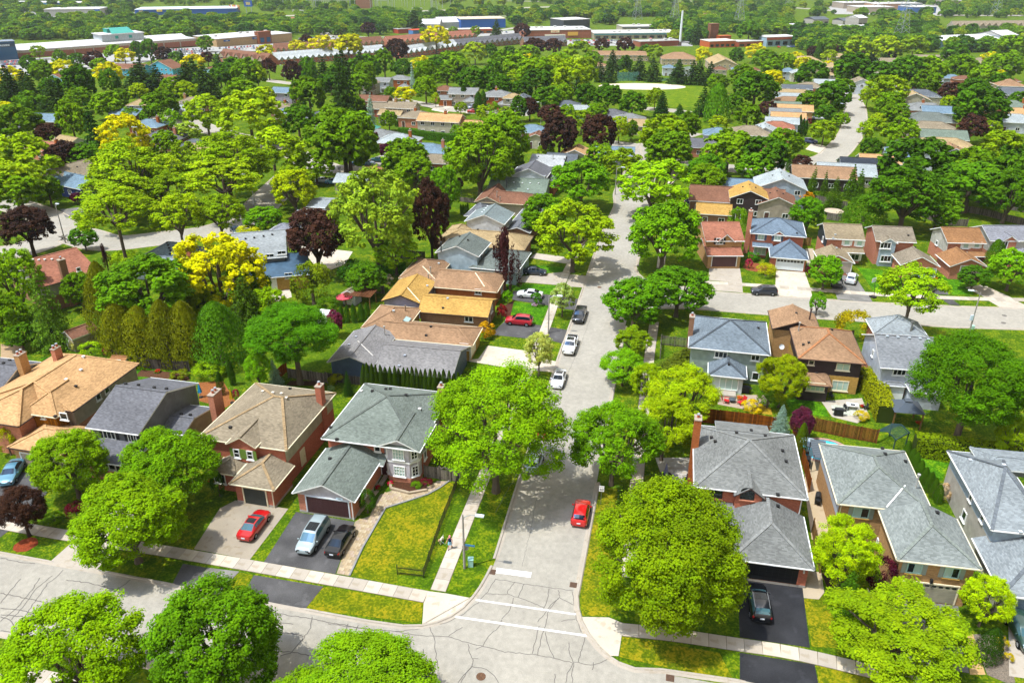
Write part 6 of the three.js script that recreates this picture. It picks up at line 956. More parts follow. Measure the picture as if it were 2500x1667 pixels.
car('sedan', I(265,232),10,0xb01818, 'red car in front of the brown and tan roofs'); car('suv', I(245,262),10,0x101a2c, 'dark blue suv beside the red car'); car('suv', L(988,522),14,0x2c3c66, 'blue suv on the driveway by the street bend', { rails: 1 }); car('sedan', L(1530,562),160,0xc8ccce, 'white car behind the lime street trees'); car('suv', L(1575,535),0,0x14161a, 'black suv in the shade of the street trees'); car('sedan', L(1035,372),10,0xc4c8cc, 'white car beside the narrow cedars');
car('suv', K(915,300),110,0x6c7884, 'silver suv in front of the grey hip houses'); car('sedan', K(930,328),10,0xb0302c, 'red car by the grey hip houses');
for (const [x, y, hex, what] of [[2065,772,0xc0c8cc, 'silver'],[2130,780,0x6ca0c4, 'sky blue'],[2190,772,0x1c2430, 'black'],[2290,662,0x5c90bc, 'light blue']]) car('sedan', J(x, y),10, hex, what + ' sedan parked on the shaded side street');
car('hatch', K(255,660),10,0x8cb0c8, 'pale blue hatchback beside the teal sedan'); car('sedan', K(325,640),10,0x1c4c50, 'dark teal sedan at the side street corner'); car('sedan', G(1505,440),60,0x2c3c50, 'dark car parked at the crescent bend'); car('suv', I(842,292),0,0xb01c28, 'red car under the carport of the brown house');

// ---------- street furniture ----------
function lampPost(at, h, armDir, arm, label, o = {}) {
 const g = thing('street_lamp', label, 'street lamp', at, -armDir * Math.PI / 180), m = o.m ?? concM(0xa09c94);
 part(g, 'pole', new Geo().tube(V(0,0,0),V(0, h, 0), o.r ?? 0.14,(o.r ?? 0.14) * 0.6,10).make(), m);
 const a = new Geo(), pts = [[0, h - 0.5],[arm * 0.25, h - 0.15],[arm * 0.6, h + 0.1],[arm, h + 0.15]]; for (let i = 0; i < 3; i++) a.tube(V(pts[i][0], pts[i][1],0),V(pts[i + 1][0], pts[i + 1][1],0),0.045,0.04,6); part(g, 'arm', a.make(), metalM(0xb0b4b4));
 const hd = part(g, 'lamp_head', new Geo().box(arm + 0.4, h + 0.15,0,0.85,0.14,0.34).make(), plainM(0xc8d4da, 0.4)); part(hd, 'lens', boxGeo(0.5,0.05,0.26, arm + 0.45, h + 0.06,0), glassCurtain); return g;
}
{ const b = P(1134,1387), g = lampPost(V(b.x, 0, b.z),6.8,12,1.3, 'concrete street lamp with blue street sign by the corner sidewalk');
 part(g, 'street_sign', plateGeo(1.0,0.22,0.03), mat('sign_blue', 0x2f6f9e, { roughness: 0.5 })).position.set(0.62,3.05,0); const st = part(g, 'stop_sign', (() => { const q = []; for (let i = 0; i < 8; i++) { const a = (i + 0.5) * Math.PI / 4; q.push(V(Math.cos(a) * 0.36,Math.sin(a) * 0.36,0)); } return new Geo().poly(q).poly(q.map((v) => V(v.x, v.y, -0.02)), true).make(); })(), plainM(0x8c8c8a, 0.4)); st.position.set(0.1,2.5,-0.2);
 const u = single('utility_box', new Geo().box(0,0.45,0,0.5,0.9,0.5).box(0,0.93,0,0.56,0.06,0.56).make(), plainM(0x8fb8b0,0.5), 'pale green utility pedestal at the foot of the corner lamp', 'utility box'); u.position.set(b.x + 0.62,0, b.z - 0.35); }
lampPost(H(1408,1080),6.6,12,1.3, 'concrete street lamp beside the burgundy suv driveway'); lampPost(F(2000,180),7.6,195,1.0, 'tan concrete street lamp with meter box on the cross street', {}); lampPost(G(415,505),8.5,200,-1.0, 'tall street lamp on the crescent verge'); lampPost(G(1622,265),7.5,190,1.2, 'white street lamp at the crescent bend', { m: plainM(0xc4c8c8) }); lampPost(K(1835,850),7,15,1.2, 'street lamp under the maples at the bend'); lampPost(L(1195,400),7,190,1.0, 'street lamp on the far street curve'); lampPost(L(1190,330),7,190,1.0, 'street lamp further along the far street curve'); lampPost(M(1818,520),9,180,1.4, 'tall street lamp by the townhouse road'); lampPost(K(540,205),9,0,1, 'grey street lamp beside the golden tree'); lampPost(K(1360,410),8,180,0.8, 'street lamp by the twin crimson maples');
single('meter_box', new Geo().box(0,3.2,0,0.4,0.9,0.3).make(), plainM(0xb8c8d4,0.5), 'pale meter box strapped to the cross street lamp pole', 'meter box').position.copy(F(2000,180)).add(V(-0.3,0,0.05));
single('utility_box', new Geo().box(0,0.4,0,0.5,0.8,0.5).make(), plainM(0x9cc0b4,0.5), 'pale green utility pedestal at the cross street lamp', 'utility box').position.copy(I(2022,1058));
{ const b = B(1742,345), g = thing('speed_sign', 'white maximum 40 speed sign on a thin post by the kerb', 'road sign', b, -0.2); part(g, 'post', new Geo().tube(V(0,0,0),V(0,2.6,0),0.03,0.03,6).make(), metalM(0x8c9090)); part(g, 'sign_face', plateGeo(0.6,0.75,0.03), signMat('40', 120,150, '#f2f2f2', '#121212', 80, { lines: [['MAXIMUM', 22,30],['40', 84,95]], border: 3 })).position.set(0,2.25,0.05); }
// ---------- fences ----------
/** Boards between posts: each bay's boards are too thin to pick apart, so one part per bay. */
function fence(pts, h, m, label, o = {}) {
 const g = thing(o.name ?? 'wooden_fence', label, 'fence', pts[0]), rel = pts.map((p) => p.clone().sub(pts[0])); let k = 0;
 for (let i = 0; i + 1 < rel.length; i++) {
 const a = rel[i], b = rel[i + 1], len = a.distanceTo(b), n = Math.max(1,Math.round(len / (o.bay ?? 2.4))), yaw = -Math.atan2(b.z - a.z, b.x - a.x),L0 = len / n;
 for (let j = 0; j <= n; j++) { if (j === n && i + 2 < rel.length) continue; const p = part(g, 'post', boxGeo(o.post ?? 0.12, h + 0.12, o.post ?? 0.12,0,(h + 0.12) / 2,0), o.postM ?? m); p.position.copy(a).lerp(b, j / n); p.rotation.y = yaw; }
 for (let j = 0; j < n; j++) {
 const c = a.clone().lerp(b, (j + 0.5) / n);
 if (o.rows) { for (let r = 0; r < o.rows; r++) { const q = part(g, 'board', boxGeo(L0 - 0.12, h / o.rows - 0.02,0.03),(k++ % 3) ? m : (o.m2 ?? m)); q.position.copy(c).setY((r + 0.5) * h / o.rows + 0.03); q.rotation.y = yaw; } }
 else { const key = 'fb' + [L0.toFixed(2), h, o.gap].join(), nb = Math.round((L0 - 0.12) / (o.pitch ?? 0.15)); if (!boxGeos.has(key)) { const q = new Geo(); for (let t = 0; t < nb; t++) q.box(-L0 / 2 + 0.06 + (t + 0.5) * (L0 - 0.12) / nb, h / 2 + 0.04,0,(o.pitch ?? 0.15) * (o.fill ?? 0.9), h - 0.04 - 0.06 * hash(t, 4,4), o.thick ?? 0.025); for (const y of [0.25, h - 0.3]) q.box(0, y, -0.035,L0 - 0.12,0.08,0.035); boxGeos.set(key, q.make()); } const q = part(g, o.iron ? 'picket_panel' : 'board_panel', boxGeos.get(key), m); q.userData.kind = 'stuff'; q.position.copy(c); q.rotation.y = yaw; }
 }
 }
 return g;
}
const W_BROWN = woodM(0xa45c1c),W_BROWN2 = woodM(0x96521a),W_OLD = woodM(0x8c8478),W_TAN = woodM(0xa8824c),W_GREY = woodM(0x6e675e),W_STAIN = woodM(0x94602c),M_IRON = plainM(0x16181a, 0.5);
fence([B(445,792),B(612,812),B(715,510),B(835,200)],1.2,M_IRON, 'black iron picket fence round the corner lawn', { iron: 1, name: 'iron_fence', pitch: 0.13, fill: 0.18, thick: 0.02, post: 0.07, bay: 2.4 });
fence([E(880,1085),E(985,1100)],1.7,W_OLD, 'weathered wooden fence beside the red japanese maple'); fence([E(1035,1105),E(1105,1120)],1.7,W_OLD, 'weathered fence panel next to the garden gate');
{ const g = thing('garden_gate', 'weathered arched garden gate with diamond lattice window', 'gate', E(1010,1105),-0.22); const q = new Geo(); for (let i = 0; i < 7; i++) q.box(-0.54 + i * 0.18,0.75,0,0.16,1.4,0.03); const b = part(g, 'boards', q.make(),W_OLD); b.userData.kind = 'stuff'; part(g, 'arch', new Geo().bar(V(-0.6,1.45,0),V(0,1.95,0),0.08,0.1).bar(V(0,1.95,0),V(0.6,1.45,0),0.08,0.1).make(),W_OLD); part(g, 'lattice', new Geo().bar(V(-0.3,1.5,0),V(0,1.8,0),0.03,0.04).bar(V(0,1.8,0),V(0.3,1.5,0),0.03,0.04).bar(V(-0.3,1.5,0),V(0,1.2,0),0.03,0.04).bar(V(0,1.2,0),V(0.3,1.5,0),0.03,0.04).make(),W_OLD); for (const s of [-1,1]) part(g, 'post', boxGeo(0.14,1.9,0.14, s * 0.66,0.95,0),W_OLD); }
fence([F(290,735),F(520,762),F(760,795)],2.2,W_BROWN, 'stained brown fence of horizontal boards behind the brick house', { rows: 11, m2: W_BROWN2, bay: 2.6 }); fence([F(1015,790),F(1200,830),F(1410,868)],2.0,W_STAIN, 'weathered tan fence with lattice top beside the pool', {}); fence([F(880,800),F(960,1080),F(980,1180)],1.9,W_BROWN, 'brown wooden fence between brick house and pool'); fence([F(30,330),F(35,240),F(210,260)],1.7,W_OLD, 'grey open board fence beside the sage house', { fill: 0.6 });
fence([C(1000,520),C(1020,640),C(1050,780)],1.8,W_TAN, 'tan wooden fence along the narrow side passage'); fence([D(720,330),D(960,395),D(1210,410)],1.7,W_GREY, 'dark weathered fence below the cedar screen'); fence([G(1750,1400),G(1830,1330)],1.8,W_BROWN, 'fresh orange wooden fence panel in the backyard'); fence([G(1840,1365),G(1990,1385),G(2090,1400)],1.6,W_OLD, 'grey backyard fence under the multi stemmed maple'); fence([D(2080,470),D(2190,485),D(2352,505)],1.4,W_GREY, 'low dark fence before the cedar row'); fence([I(1010,245),I(1110,268),I(1220,290)],1.9,W_OLD, 'grey fence behind the covered trampoline'); fence([I(1095,355),I(1190,370)],1.7,W_OLD, 'grey fence in front of the covered trampoline'); fence([I(1700,340),I(1850,395),I(1990,400)],1.7,W_OLD, 'grey fence under the massive dark maple'); fence([I(1930,300),I(2100,330),I(2352,395)],1.6,W_OLD, 'long grey fence stepping up the terraced gardens'); fence([I(2040,245),I(2200,280),I(2352,310)],1.6,W_OLD, 'upper grey fence behind the terraced gardens'); fence([I(945,520),I(990,525)],1.8,W_TAN, 'tan side fence beside the brick house garage'); fence([H(200,820),H(360,830)],1.6,W_OLD, 'grey lattice fence by the white playhouse'); fence([H(470,600),H(620,615)],1.8,W_GREY, 'dark fence behind the moss green roof'); fence([H(840,240),H(930,250)],1.2,W_OLD, 'grey deck railing behind the cocoa bungalow');
for (let i = 0; i < 3; i++) { const a = F(1015 + i * 130,775 + i * 28), b = F(1135 + i * 130,800 + i * 28); }
// ---------- paving of the corner house ----------
{ const g = new THREE.Group(); g.name = numbered('paved_walk'); g.userData.kind = 'structure'; scene.add(g); const outl = pl(B, [175,452],[55,785],[138,800],[222,620],[368,368],[500,326],[640,280],[722,235],[772,195],[700,192],[625,240],[545,278],[420,250],[330,285],[265,420],[200,440]);
 part(g, 'bed', sheetOf(outl, 0.02), concM(0x9a8c74)); const geo = boxGeo(0.5,0.04,0.4), mm = [concM(0xb6a486), concM(0xbdae92), concM(0xac9a7c), concM(0xb2a08c)], a = 0.22, cs = Math.cos(a), sn = Math.sin(a); let n = 0; const c0 = B(330,480);
 for (let i = -24; i < 24; i++) for (let j = -34; j < 34; j++) { const u = (i + (j % 2) * 0.5) * 0.52, v = j * 0.42, x = c0.x + u * cs - v * sn, z = c0.z + u * sn + v * cs; const ok = [[-0.24,0],[0.24,0],[0,0.2],[0,-0.2]].every(([p, q]) => inside([x + p, z + q], outl)); if (ok && n < 300) { const s = part(g, 'paver', geo, mm[Math.floor(hash(i, j, 7) * 4)]); s.position.set(x, 0.03 + hash(i, j, 8) * 0.008, z); s.rotation.y = -a; n++; } } }
single('stone_edging', (() => { const q = new Geo(), l = pl(B, [138,800],[222,620],[368,368],[500,326],[640,280],[722,235],[775,195]).map(([x, z]) => V(x, 0.06, z)); for (let i = 0; i + 1 < l.length; i++) q.bar(l[i], l[i + 1],0.18,0.12); return q.make(); })(), concM(0x8c8c8a), 'grey stone edging curving between pavers and lawn', 'edging');
{ const g = thing('planter_bed', 'low stone walled flower bed under the white bay', 'planter', B(540,262),-0.22); const l = [[-3.0,-0.9],[-2.6,0.1],[-0.2,0.5],[1.6,-0.5]].map(([x, z]) => V(x, 0.14, z)); const q = new Geo(); for (let i = 0; i < 3; i++) q.bar(l[i], l[i + 1],0.3,0.28); part(g, 'stone_wall', q.make(), concM(0xa89880)); part(g, 'soil', new Geo().flat([[-3,-1.2],[-2.6,0.05],[-0.2,0.45],[1.6,-0.55],[1.2,-1.4]],0.16).make(), mat('mulch_dark', 0x5a3a28, { map: TX.mulch })); }
drive([E(240,1330),E(300,1260),E(440,1060),E(560,1080),E(600,1160),E(460,1330)],M_PAVE, 0.016, 'paved_walk');
// paver strips and patios
for (const [pts, m] of [[[C(935,770),C(1060,775),C(1080,905),C(1045,950),C(945,940)],M_PAVE],[[C(1990,1180),C(2030,1170),C(2110,1430),C(2010,1430)], concM(0xc0a06c)],[[F(400,560),F(690,560),F(740,620),F(560,650),F(400,620)], concM(0xa49480)],[[F(1060,600),F(1320,580),F(1370,700),F(1290,740),F(1130,700)], concM(0xb0a898)],[[F(980,870),F(1070,860),F(1080,1200),F(1110,1482),F(1000,1482),F(960,1200),F(950,960)], concM(0xb4a284)],[[F(0,960),F(230,960),F(240,1140),F(60,1130)], concM(0xb8b4ac)],[[G(1720,830),G(1850,790),G(1860,850),G(1760,880)],M_CONC2],[[H(850,690),H(900,690),H(900,720),H(850,720)],M_CONC2],[[I(960,540),I(1010,540),I(1020,640),I(970,650)], concM(0xb0a690)],[[G(0,1150),G(150,1160),G(160,1230),G(0,1260)], concM(0xa89070)]]) setting('patio', sheetOf(pts, 0.018), m);
for (const [v, r, hex] of [[A(160,602),1.15,0x9c4a2c],[I(640,660),2.4,0x9c5a3a]]) { const q = []; for (let i = 0; i < 24; i++) q.push([v.x + Math.cos(i / 24 * 6.283) * r * (0.92 + 0.16 * hash(i, 1,1)), v.z + Math.sin(i / 24 * 6.283) * r * (0.92 + 0.16 * hash(i, 2,1))]); setting('mulch_bed', sheetOf(q, 0.02), mat('mulch' + hex, hex, { map: TX.mulch, roughness: 1 })); }
for (const [pts, hex] of [[[D(860,440),D(900,400),D(1190,420),D(1210,470)],0x6a4a34],[[D(1260,480),D(1420,470),D(1500,600),D(1440,640),D(1270,600)],0xa4683c],[[D(1820,500),D(2080,500),D(2060,470),D(1850,470)],0x5a4030],[[F(560,660),F(610,610),F(740,640),F(750,690)],0xb89a2c],[[C(1060,780),C(1110,900),C(1160,1010),C(1300,1000),C(1200,800)],0x4c3a2c],[[C(2030,1170),C(2240,1180),C(2300,1482),C(2240,1482),C(2120,1430)],0x8c8070],[[H(1080,930),H(1190,870),H(1160,1000)],0x5c3a2c]]) setting('planting_bed', sheetOf(pts, 0.014), mat('mulch' + hex, hex, { map: TX.mulch, roughness: 1 }));
// flowers
function flowers(v, r, hex, label) { const l = new Leaves(Math.round(v.x * 17 + v.z * 3)); for (let i = 0; i < 160; i++) { const a = l.r() * 6.283, k = Math.sqrt(l.r()) * r; l.leaf(V(Math.cos(a) * k, 0.15 + 0.35 * l.r() * (1 - k / r * 0.5),Math.sin(a) * k),UP.clone().addScaledVector(l.dir(),0.7),0.07,0.8 + 0.4 * l.r(),0); } const g = thing('flower_clump', label, 'flowers', v); part(g, 'blooms', l.make(), leafM(hex)); const s = new Leaves(5); for (let i = 0; i < 120; i++) s.leaf(V((s.r() - 0.5) * 2 * r, s.r() * 0.3,(s.r() - 0.5) * 2 * r), s.dir().add(UP),0.1,1,0); part(g, 'leaves', s.make(), leafM(0x4c7c0c)); return g; }
flowers(E(660,1130),0.45,0xb81440, 'pot of crimson flowers on the corner house step'); flowers(E(580,1160),0.35,0xb0102c, 'red flowers beside the corner house porch'); flowers(F(540,585),0.4,0xc8641c, 'orange potted flowers by the red chairs'); flowers(D(1355,1115),0.5,0xc86010, 'orange flowers by the taupe house porch'); flowers(D(1005,415),0.4,0xb83020, 'red poppies on the backyard lawn edge'); flowers(F(1680,745),0.4,0xc02020, 'red and yellow flowers beside the gazebo'); flowers(F(1320,640),0.3,0xb81414, 'red flowers on the patio table'); flowers(H(1320,905),0.6,0xc4a0c0, 'pale pink flowers under the clipped ball shrub'); flowers(I(1785,735),0.5,0xc87814, 'orange flowers by the pale blue garage'); flowers(D(145,300),0.7,0xc8b408, 'yellow daffodils behind the white house');
// ---------- garden furniture ----------
function umbrella(at, hex, h, r, closed, label) { const g = thing('patio_umbrella', label, 'umbrella', at), m = mat('cloth' + hex, hex, { roughness: 0.9, map: TX.noise }); part(g, 'pole', new Geo().tube(V(0,0,0),V(0, h, 0),0.03,0.03,6).make(), plainM(0xb0a890)); const q = new Geo(), n = 8; if (closed) { for (let i = 0; i < n; i++) { const a = i / n * 6.283, b = (i + 1) / n * 6.283,R = (k) => (k % 2 ? 0.34 : 0.22); q.poly([V(0, h, 0),V(Math.cos(b) * R(i + 1), h - 1.7,Math.sin(b) * R(i + 1)),V(Math.cos(a) * R(i), h - 1.7,Math.sin(a) * R(i))]); } } else for (let i = 0; i < n; i++) { const a = i / n * 6.283, b = (i + 1) / n * 6.283; q.poly([V(0, h, 0),V(Math.cos(b) * r, h - 0.55,Math.sin(b) * r),V(Math.cos(a) * r, h - 0.55,Math.sin(a) * r)]).poly([V(Math.cos(a) * r, h - 0.55,Math.sin(a) * r),V(Math.cos(b) * r, h - 0.55,Math.sin(b) * r),V(Math.cos(b) * r, h - 0.7,Math.sin(b) * r),V(Math.cos(a) * r, h - 0.7,Math.sin(a) * r)]); } part(g, 'canopy', q.make(), m); part(g, 'base', new Geo().tube(V(0,0,0),V(0,0.1,0),0.3,0.28,12).make(),M_BLACK); return g; }
umbrella(F(65,1095),0x8088b0,2.4,1.3, true, 'closed lavender umbrella through a black patio table'); umbrella(D(1280,575),0x2c9cd4,2.5,1.3, true, 'closed sky blue umbrella in the backyard garden'); umbrella(D(1480,610),0xd8a81c, 2.4,1.3, true, 'closed yellow umbrella behind the taupe house'); umbrella(H(110,905),0xd85a64,2.3,1.5, false, 'open pink umbrella next to the pergola'); umbrella(F(1530,575),0xc8bcb8,2.3,1.2, true, 'closed pale umbrella before the white house bay'); umbrella(F(968,930),0xb0c0c8,2.2,1.1, false, 'small open white umbrella by the pool');
{ const g = thing('patio_table', 'round black patio table under the lavender umbrella', 'table', F(65,1105)); part(g, 'table_top', new Geo().tube(V(0,0.7,0),V(0,0.75,0),0.75,0.75,18).make(),M_BLACK); for (let i = 0; i < 4; i++) { const a = i * 1.57 + 0.7; part(g, 'leg', new Geo().tube(V(Math.cos(a) * 0.5,0,Math.sin(a) * 0.5),V(Math.cos(a) * 0.45,0.7,Math.sin(a) * 0.45),0.025,0.025,5).make(),M_BLACK); } }
function chair(at, yaw, hex, label, adir) { const g = thing(adir ? 'adirondack_chair' : 'patio_chair', label, 'chair', at, yaw), m = plainM(hex, 0.6); if (adir) { for (let i = 0; i < 5; i++) part(g, 'slat', boxGeo(0.1,0.75,0.02,-0.24 + i * 0.12,0.72,-0.32), m).rotation.x = -0.3; part(g, 'seat', new Geo().box(0,0.34,0,0.56,0.03,0.55).make(), m).rotation.x = 0.12; } else { part(g, 'seat', boxGeo(0.5,0.05,0.5,0,0.43,0), m); part(g, 'backrest', boxGeo(0.5,0.5,0.04,0,0.72,-0.25), m); } for (const [x, z] of [[-1,-1],[1,-1],[-1,1],[1,1]]) part(g, 'leg', boxGeo(0.05,0.42,0.05, x * 0.25,0.21, z * 0.23), m); for (const s of [-1,1]) part(g, 'armrest', boxGeo(0.09,0.03,0.6, s * 0.32,0.58,0), m); g.scale.setScalar(adir ? 1.2 : 1); return g; }
chair(F(452,610),1.2,0xb01418, 'red adirondack chair facing the fire pit', 1); chair(F(545,620),-1.1,0xb01418, 'red adirondack chair on the far side of the fire pit', 1); chair(F(190,1110),-1.4,0x14161a, 'black patio chair beside the brick wall'); chair(G(1805,770),0,0x3c2c24, 'dark brown patio chair by the yellow brick wall'); chair(G(1835,765),0,0x3c2c24, 'second dark patio chair against the yellow brick wall'); chair(F(1215,655),2,0x1c1e22, 'black patio chair on the pale rug'); chair(F(1340,650),-1.6,0x1c1e22, 'black patio chair at the hedge side of the rug'); chair(F(1125,580),0.4,0x202226, 'dark lounge chair at the brown house wall');
{ const g = thing('fire_pit', 'covered grey fire pit between the red chairs', 'fire pit', F(490,605)); part(g, 'bowl', new Geo().tube(V(0,0.2,0),V(0,0.5,0),0.3,0.5,14).tube(V(0,0.5,0),V(0,0.62,0),0.5,0.2,14).make(), plainM(0x3c4448)); for (let i = 0; i < 3; i++) part(g, 'leg', boxGeo(0.05,0.22,0.05,Math.cos(i * 2.1) * 0.3,0.11,Math.sin(i * 2.1) * 0.3),M_BLACK); }
function barbecue(v, yaw, label) { const g = thing('barbecue', label, 'barbecue', v, yaw); part(g, 'cart', boxGeo(1.1,0.75,0.6,0,0.45,0),M_BLACK); part(g, 'lid', new Geo().tube(V(-0.5,0.9,0),V(0.5,0.9,0),0.3,0.3,12).make(), plainM(0x1c1e20,0.5)); for (const s of [-1,1]) part(g, 'side_shelf', boxGeo(0.35,0.05,0.5, s * 0.74,0.82,0),M_BLACK); return g; }
barbecue(F(1168,690),-0.2, 'covered black barbecue on the stone patio'); barbecue(F(572,545),-0.2, 'black barbecue on the steps of the sage house');
{ const g = thing('outdoor_rug', 'white and yellow patterned rug on the stone patio', 'rug', F(1215,660),-0.2); part(g, 'rug', boxGeo(3.4,0.015,2.4,0,0.028,0), mat('rug', 0xd4d8c4, { map: TX.mulch })); const t = thing('patio_table', 'white patio table with dark tray on the rug', 'table', F(1255,650),-0.2); part(t, 'table_top', boxGeo(1.5,0.05,0.9,0,0.72,0),M_WHITE); for (const [x, z] of [[-1,-1],[1,-1],[-1,1],[1,1]]) part(t, 'leg', boxGeo(0.06,0.7,0.06, x * 0.68,0.35, z * 0.4),M_WHITE); part(t, 'tray', boxGeo(0.6,0.04,0.4,0,0.77,0.1),M_BLACK); }
{ const g = thing('gazebo', 'slate metal roofed gazebo on wooden posts behind the white house', 'gazebo', F(1580,735),-0.17), q = new Geo(), a = 1.9, b = 1.7; const e = [[-a, -b],[a, -b],[a, b],[-a, b]].map(([x, z]) => V(x, 2.4, z)), t = [[-0.4,-0.4],[0.4,-0.4],[0.4,0.4],[-0.4,0.4]].map(([x, z]) => V(x, 3.3, z)); for (let i = 0; i < 4; i++) { const j = (i + 1) % 4; q.poly([e[j], e[i], t[i], t[j]]); } part(g, 'roof', q.make(), mat('gazebo_metal', 0x48525c, { roughness: 0.45, metalness: 0.3 })); part(g, 'roof_cap', new Geo().box(0,3.4,0,0.9,0.12,0.9).make(), mat('gazebo_metal', 0x48525c)); for (const [x, z] of [[-1,-1],[1,-1],[-1,1],[1,1]]) part(g, 'post', boxGeo(0.16,2.4,0.16, x * 1.7,1.2, z * 1.5),W_TAN); for (const s of [-1,1]) part(g, 'beam', boxGeo(3.6,0.16,0.12,0,2.34, s * 1.5),W_TAN); }
{ const g = thing('pergola', 'dark teal pergola with open rafters beside the hedge', 'pergola', F(1505,870),0.6), m = plainM(0x1c3c40,0.6), q = 2.0; g.scale.setScalar(0.72); for (const [x, z] of [[-1,-1],[1,-1],[-1,1],[1,1]]) part(g, 'post', boxGeo(0.15,2.3,0.15, x * q, 1.15, z * 1.6), m); for (const s of [-1,1]) part(g, 'beam', boxGeo(4.4,0.18,0.12,0,2.4, s * 1.6), m); for (const s of [-1,1]) { const tr = part(g, 'truss', new Geo().bar(V(s * q, 2.4,-1.8),V(s * q, 3.2,0),0.1,0.16).bar(V(s * q, 3.2,0),V(s * q, 2.4,1.8),0.1,0.16).make(), m); } for (let i = 0; i < 18; i++) { const z = -1.7 + i * 0.2; part(g, 'rafter', boxGeo(4.3,0.06,0.07,0,3.25 - Math.abs(z) * 0.42, z), m); } }
{ const g = thing('pergola', 'brown slatted pergola behind the golden bungalow', 'pergola', H(215,900),-0.2); for (const [x, z] of [[-1,-1],[1,-1],[-1,1],[1,1]]) part(g, 'post', boxGeo(0.14,2.3,0.14, x * 2.2,1.15, z * 1.5),W_TAN); for (let i = 0; i < 16; i++) part(g, 'slat', boxGeo(0.2,0.08,3.6,-2.4 + i * 0.32,2.4,0), woodM(0x8a5a3c)); }
{ const g = setting('swimming_pool', sheetOf([0,1,2,3,4,5,6,7,8,9,10,11,12,13,14,15].map((i) => { const c = F(1075,915), a = i / 16 * 6.283; return [c.x + Math.cos(a) * 2.9, c.z + Math.sin(a) * 2.4]; }),0.022), new THREE.MeshPhysicalMaterial({ color: 0x2fb4d2, roughness: 0.05, name: 'pool_water' })); const cp = new Geo(), c = F(1075,915); for (let i = 0; i < 24; i++) { const a = i / 24 * 6.283, b = (i + 1) / 24 * 6.283; cp.bar(V(c.x + Math.cos(a) * 3.1,0.06, c.z + Math.sin(a) * 2.6),V(c.x + Math.cos(b) * 3.1,0.06, c.z + Math.sin(b) * 2.6),0.4,0.1); } setting('pool_coping', cp.make(), concM(0xb09080)); }
{ const g = thing('awning', 'grey ribbed awning on thin posts beside the pool', 'awning', F(1030,1010),-0.2); const q = new Geo(); for (let i = 0; i < 10; i++) q.bar(V(-0.9,2.5 - i * 0.03,-1.6 + i * 0.34),V(0.9,2.5 - i * 0.03,-1.6 + i * 0.34),0.34,0.06); part(g, 'canopy', q.make(), plainM(0x4c545a)); for (const [x, z] of [[-1,-1],[1,-1],[-1,1],[1,1]]) part(g, 'post', boxGeo(0.07,2.45,0.07, x * 0.85,1.22, z * 1.5),M_BLACK); }
function shed(cr, x, y, w, d, h, yaw, wall, roofm, label, o = {}) { const hs = new House(o.name ?? 'garden_shed', label, yaw, cr(x, y), 'shed'); const m = hs.wing({ at: cr(x, y, h), size: [-w / 2, w / 2,-d / 2, d / 2], he: h, roof: 'gable', ax: o.ax ?? 'x', pitch: o.pitch ?? 0.5, ov: 0.15, wall, shingle: roofm, plain: 1 }); hs.door(hs.put(m, 'f', 0 + (m.x0 + m.x1) / 2,0.9),0.9,1.7, o.door ?? M_WHITE, {}); if (o.win) hs.window(hs.put(m, o.win, o.win === 'f' ? m.x1 - 0.6 : (m.z0 + m.z1) / 2,1.4),0.5,0.6, {}); return hs; }
shed(H, 150,815,2.8,2.4,2.1,20, paintM(0xc8d0d4),ROOF.taupe, 'white playhouse shed with taupe shingle roof by the pergola', { win: 'f', ax: 'z' }); shed(G, 505,1070,3.6,4.4,2.3,35,SIDE.beige, ROOF.cocoa, 'beige garden shed with brown roof beside the cedar screen', { ax: 'z' }); shed(D, 765,320,2.6,1.8,1.8,8, paintM(0xb8c4c0), roofM(0xa87850), 'small pale metal shed with rusty roof by the fence', { pitch: 0.25 }); shed(G, 2075,945,2.6,2,1.8,15, paintM(0xd0d4d4), plainM(0xcfd4d4), 'white plastic shed beside the mauve tree', { pitch: 0.2 });
{ const g = thing('trampoline', 'round trampoline under a pale cover between the fences', 'trampoline', I(1138,322)); part(g, 'cover', new Geo().tube(V(0,0.85,0),V(0,1.1,0),2.3,1.2,24).make(), mat('cover', 0xc4b49a, { map: TX.noise })); for (let i = 0; i < 6; i++) { const a = i / 6 * 6.283; part(g, 'leg', new Geo().tube(V(Math.cos(a) * 2.1,0,Math.sin(a) * 2.1),V(Math.cos(a) * 2.1,0.9,Math.sin(a) * 2.1),0.04,0.04,5).make(), metalM(0x909498)); } }
{ const g = thing('basketball_hoop', 'portable basketball hoop on the verge of the cross street', 'basketball hoop', I(1390,852),-2.6); part(g, 'base', boxGeo(0.8,0.25,1.0,0,0.13,0),M_BLACK); part(g, 'pole', new Geo().tube(V(0,0.2,-0.2),V(0,3.0,0.2),0.05,0.05,6).make(),M_BLACK); part(g, 'backboard', boxGeo(1.1,0.8,0.05,0,3.2,0.45), mat('board', 0xc0ccd4, { roughness: 0.2 })); const r = new THREE.TorusGeometry(0.23,0.02,6,16); r.rotateX(Math.PI / 2); part(g, 'rim', r, plainM(0xc05a18)).position.set(0,3.0,0.75); }
for (const [cr, x, y, label] of [[C, 1035,330, 'grey propane barbecue in the narrow side passage'],[F, 970,1010, 'dark covered heap beside the brown fence']]) barbecue(cr(x, y),1.2, label);
{ const u = single('satellite_dish', (() => { const l = new THREE.LatheGeometry([[0,0],[0.15,0.02],[0.3,0.08],[0.4,0.16]].map((p) => new THREE.Vector2(...p)),16); l.rotateX(1.1); l.translate(0,1.9,0); return l; })(), plainM(0xc4c8c8,0.5), 'white satellite dish above the tan brick wing roof', 'satellite dish'); const p = F(808,240,3.4); u.position.set(p.x, 1.2, p.z); }
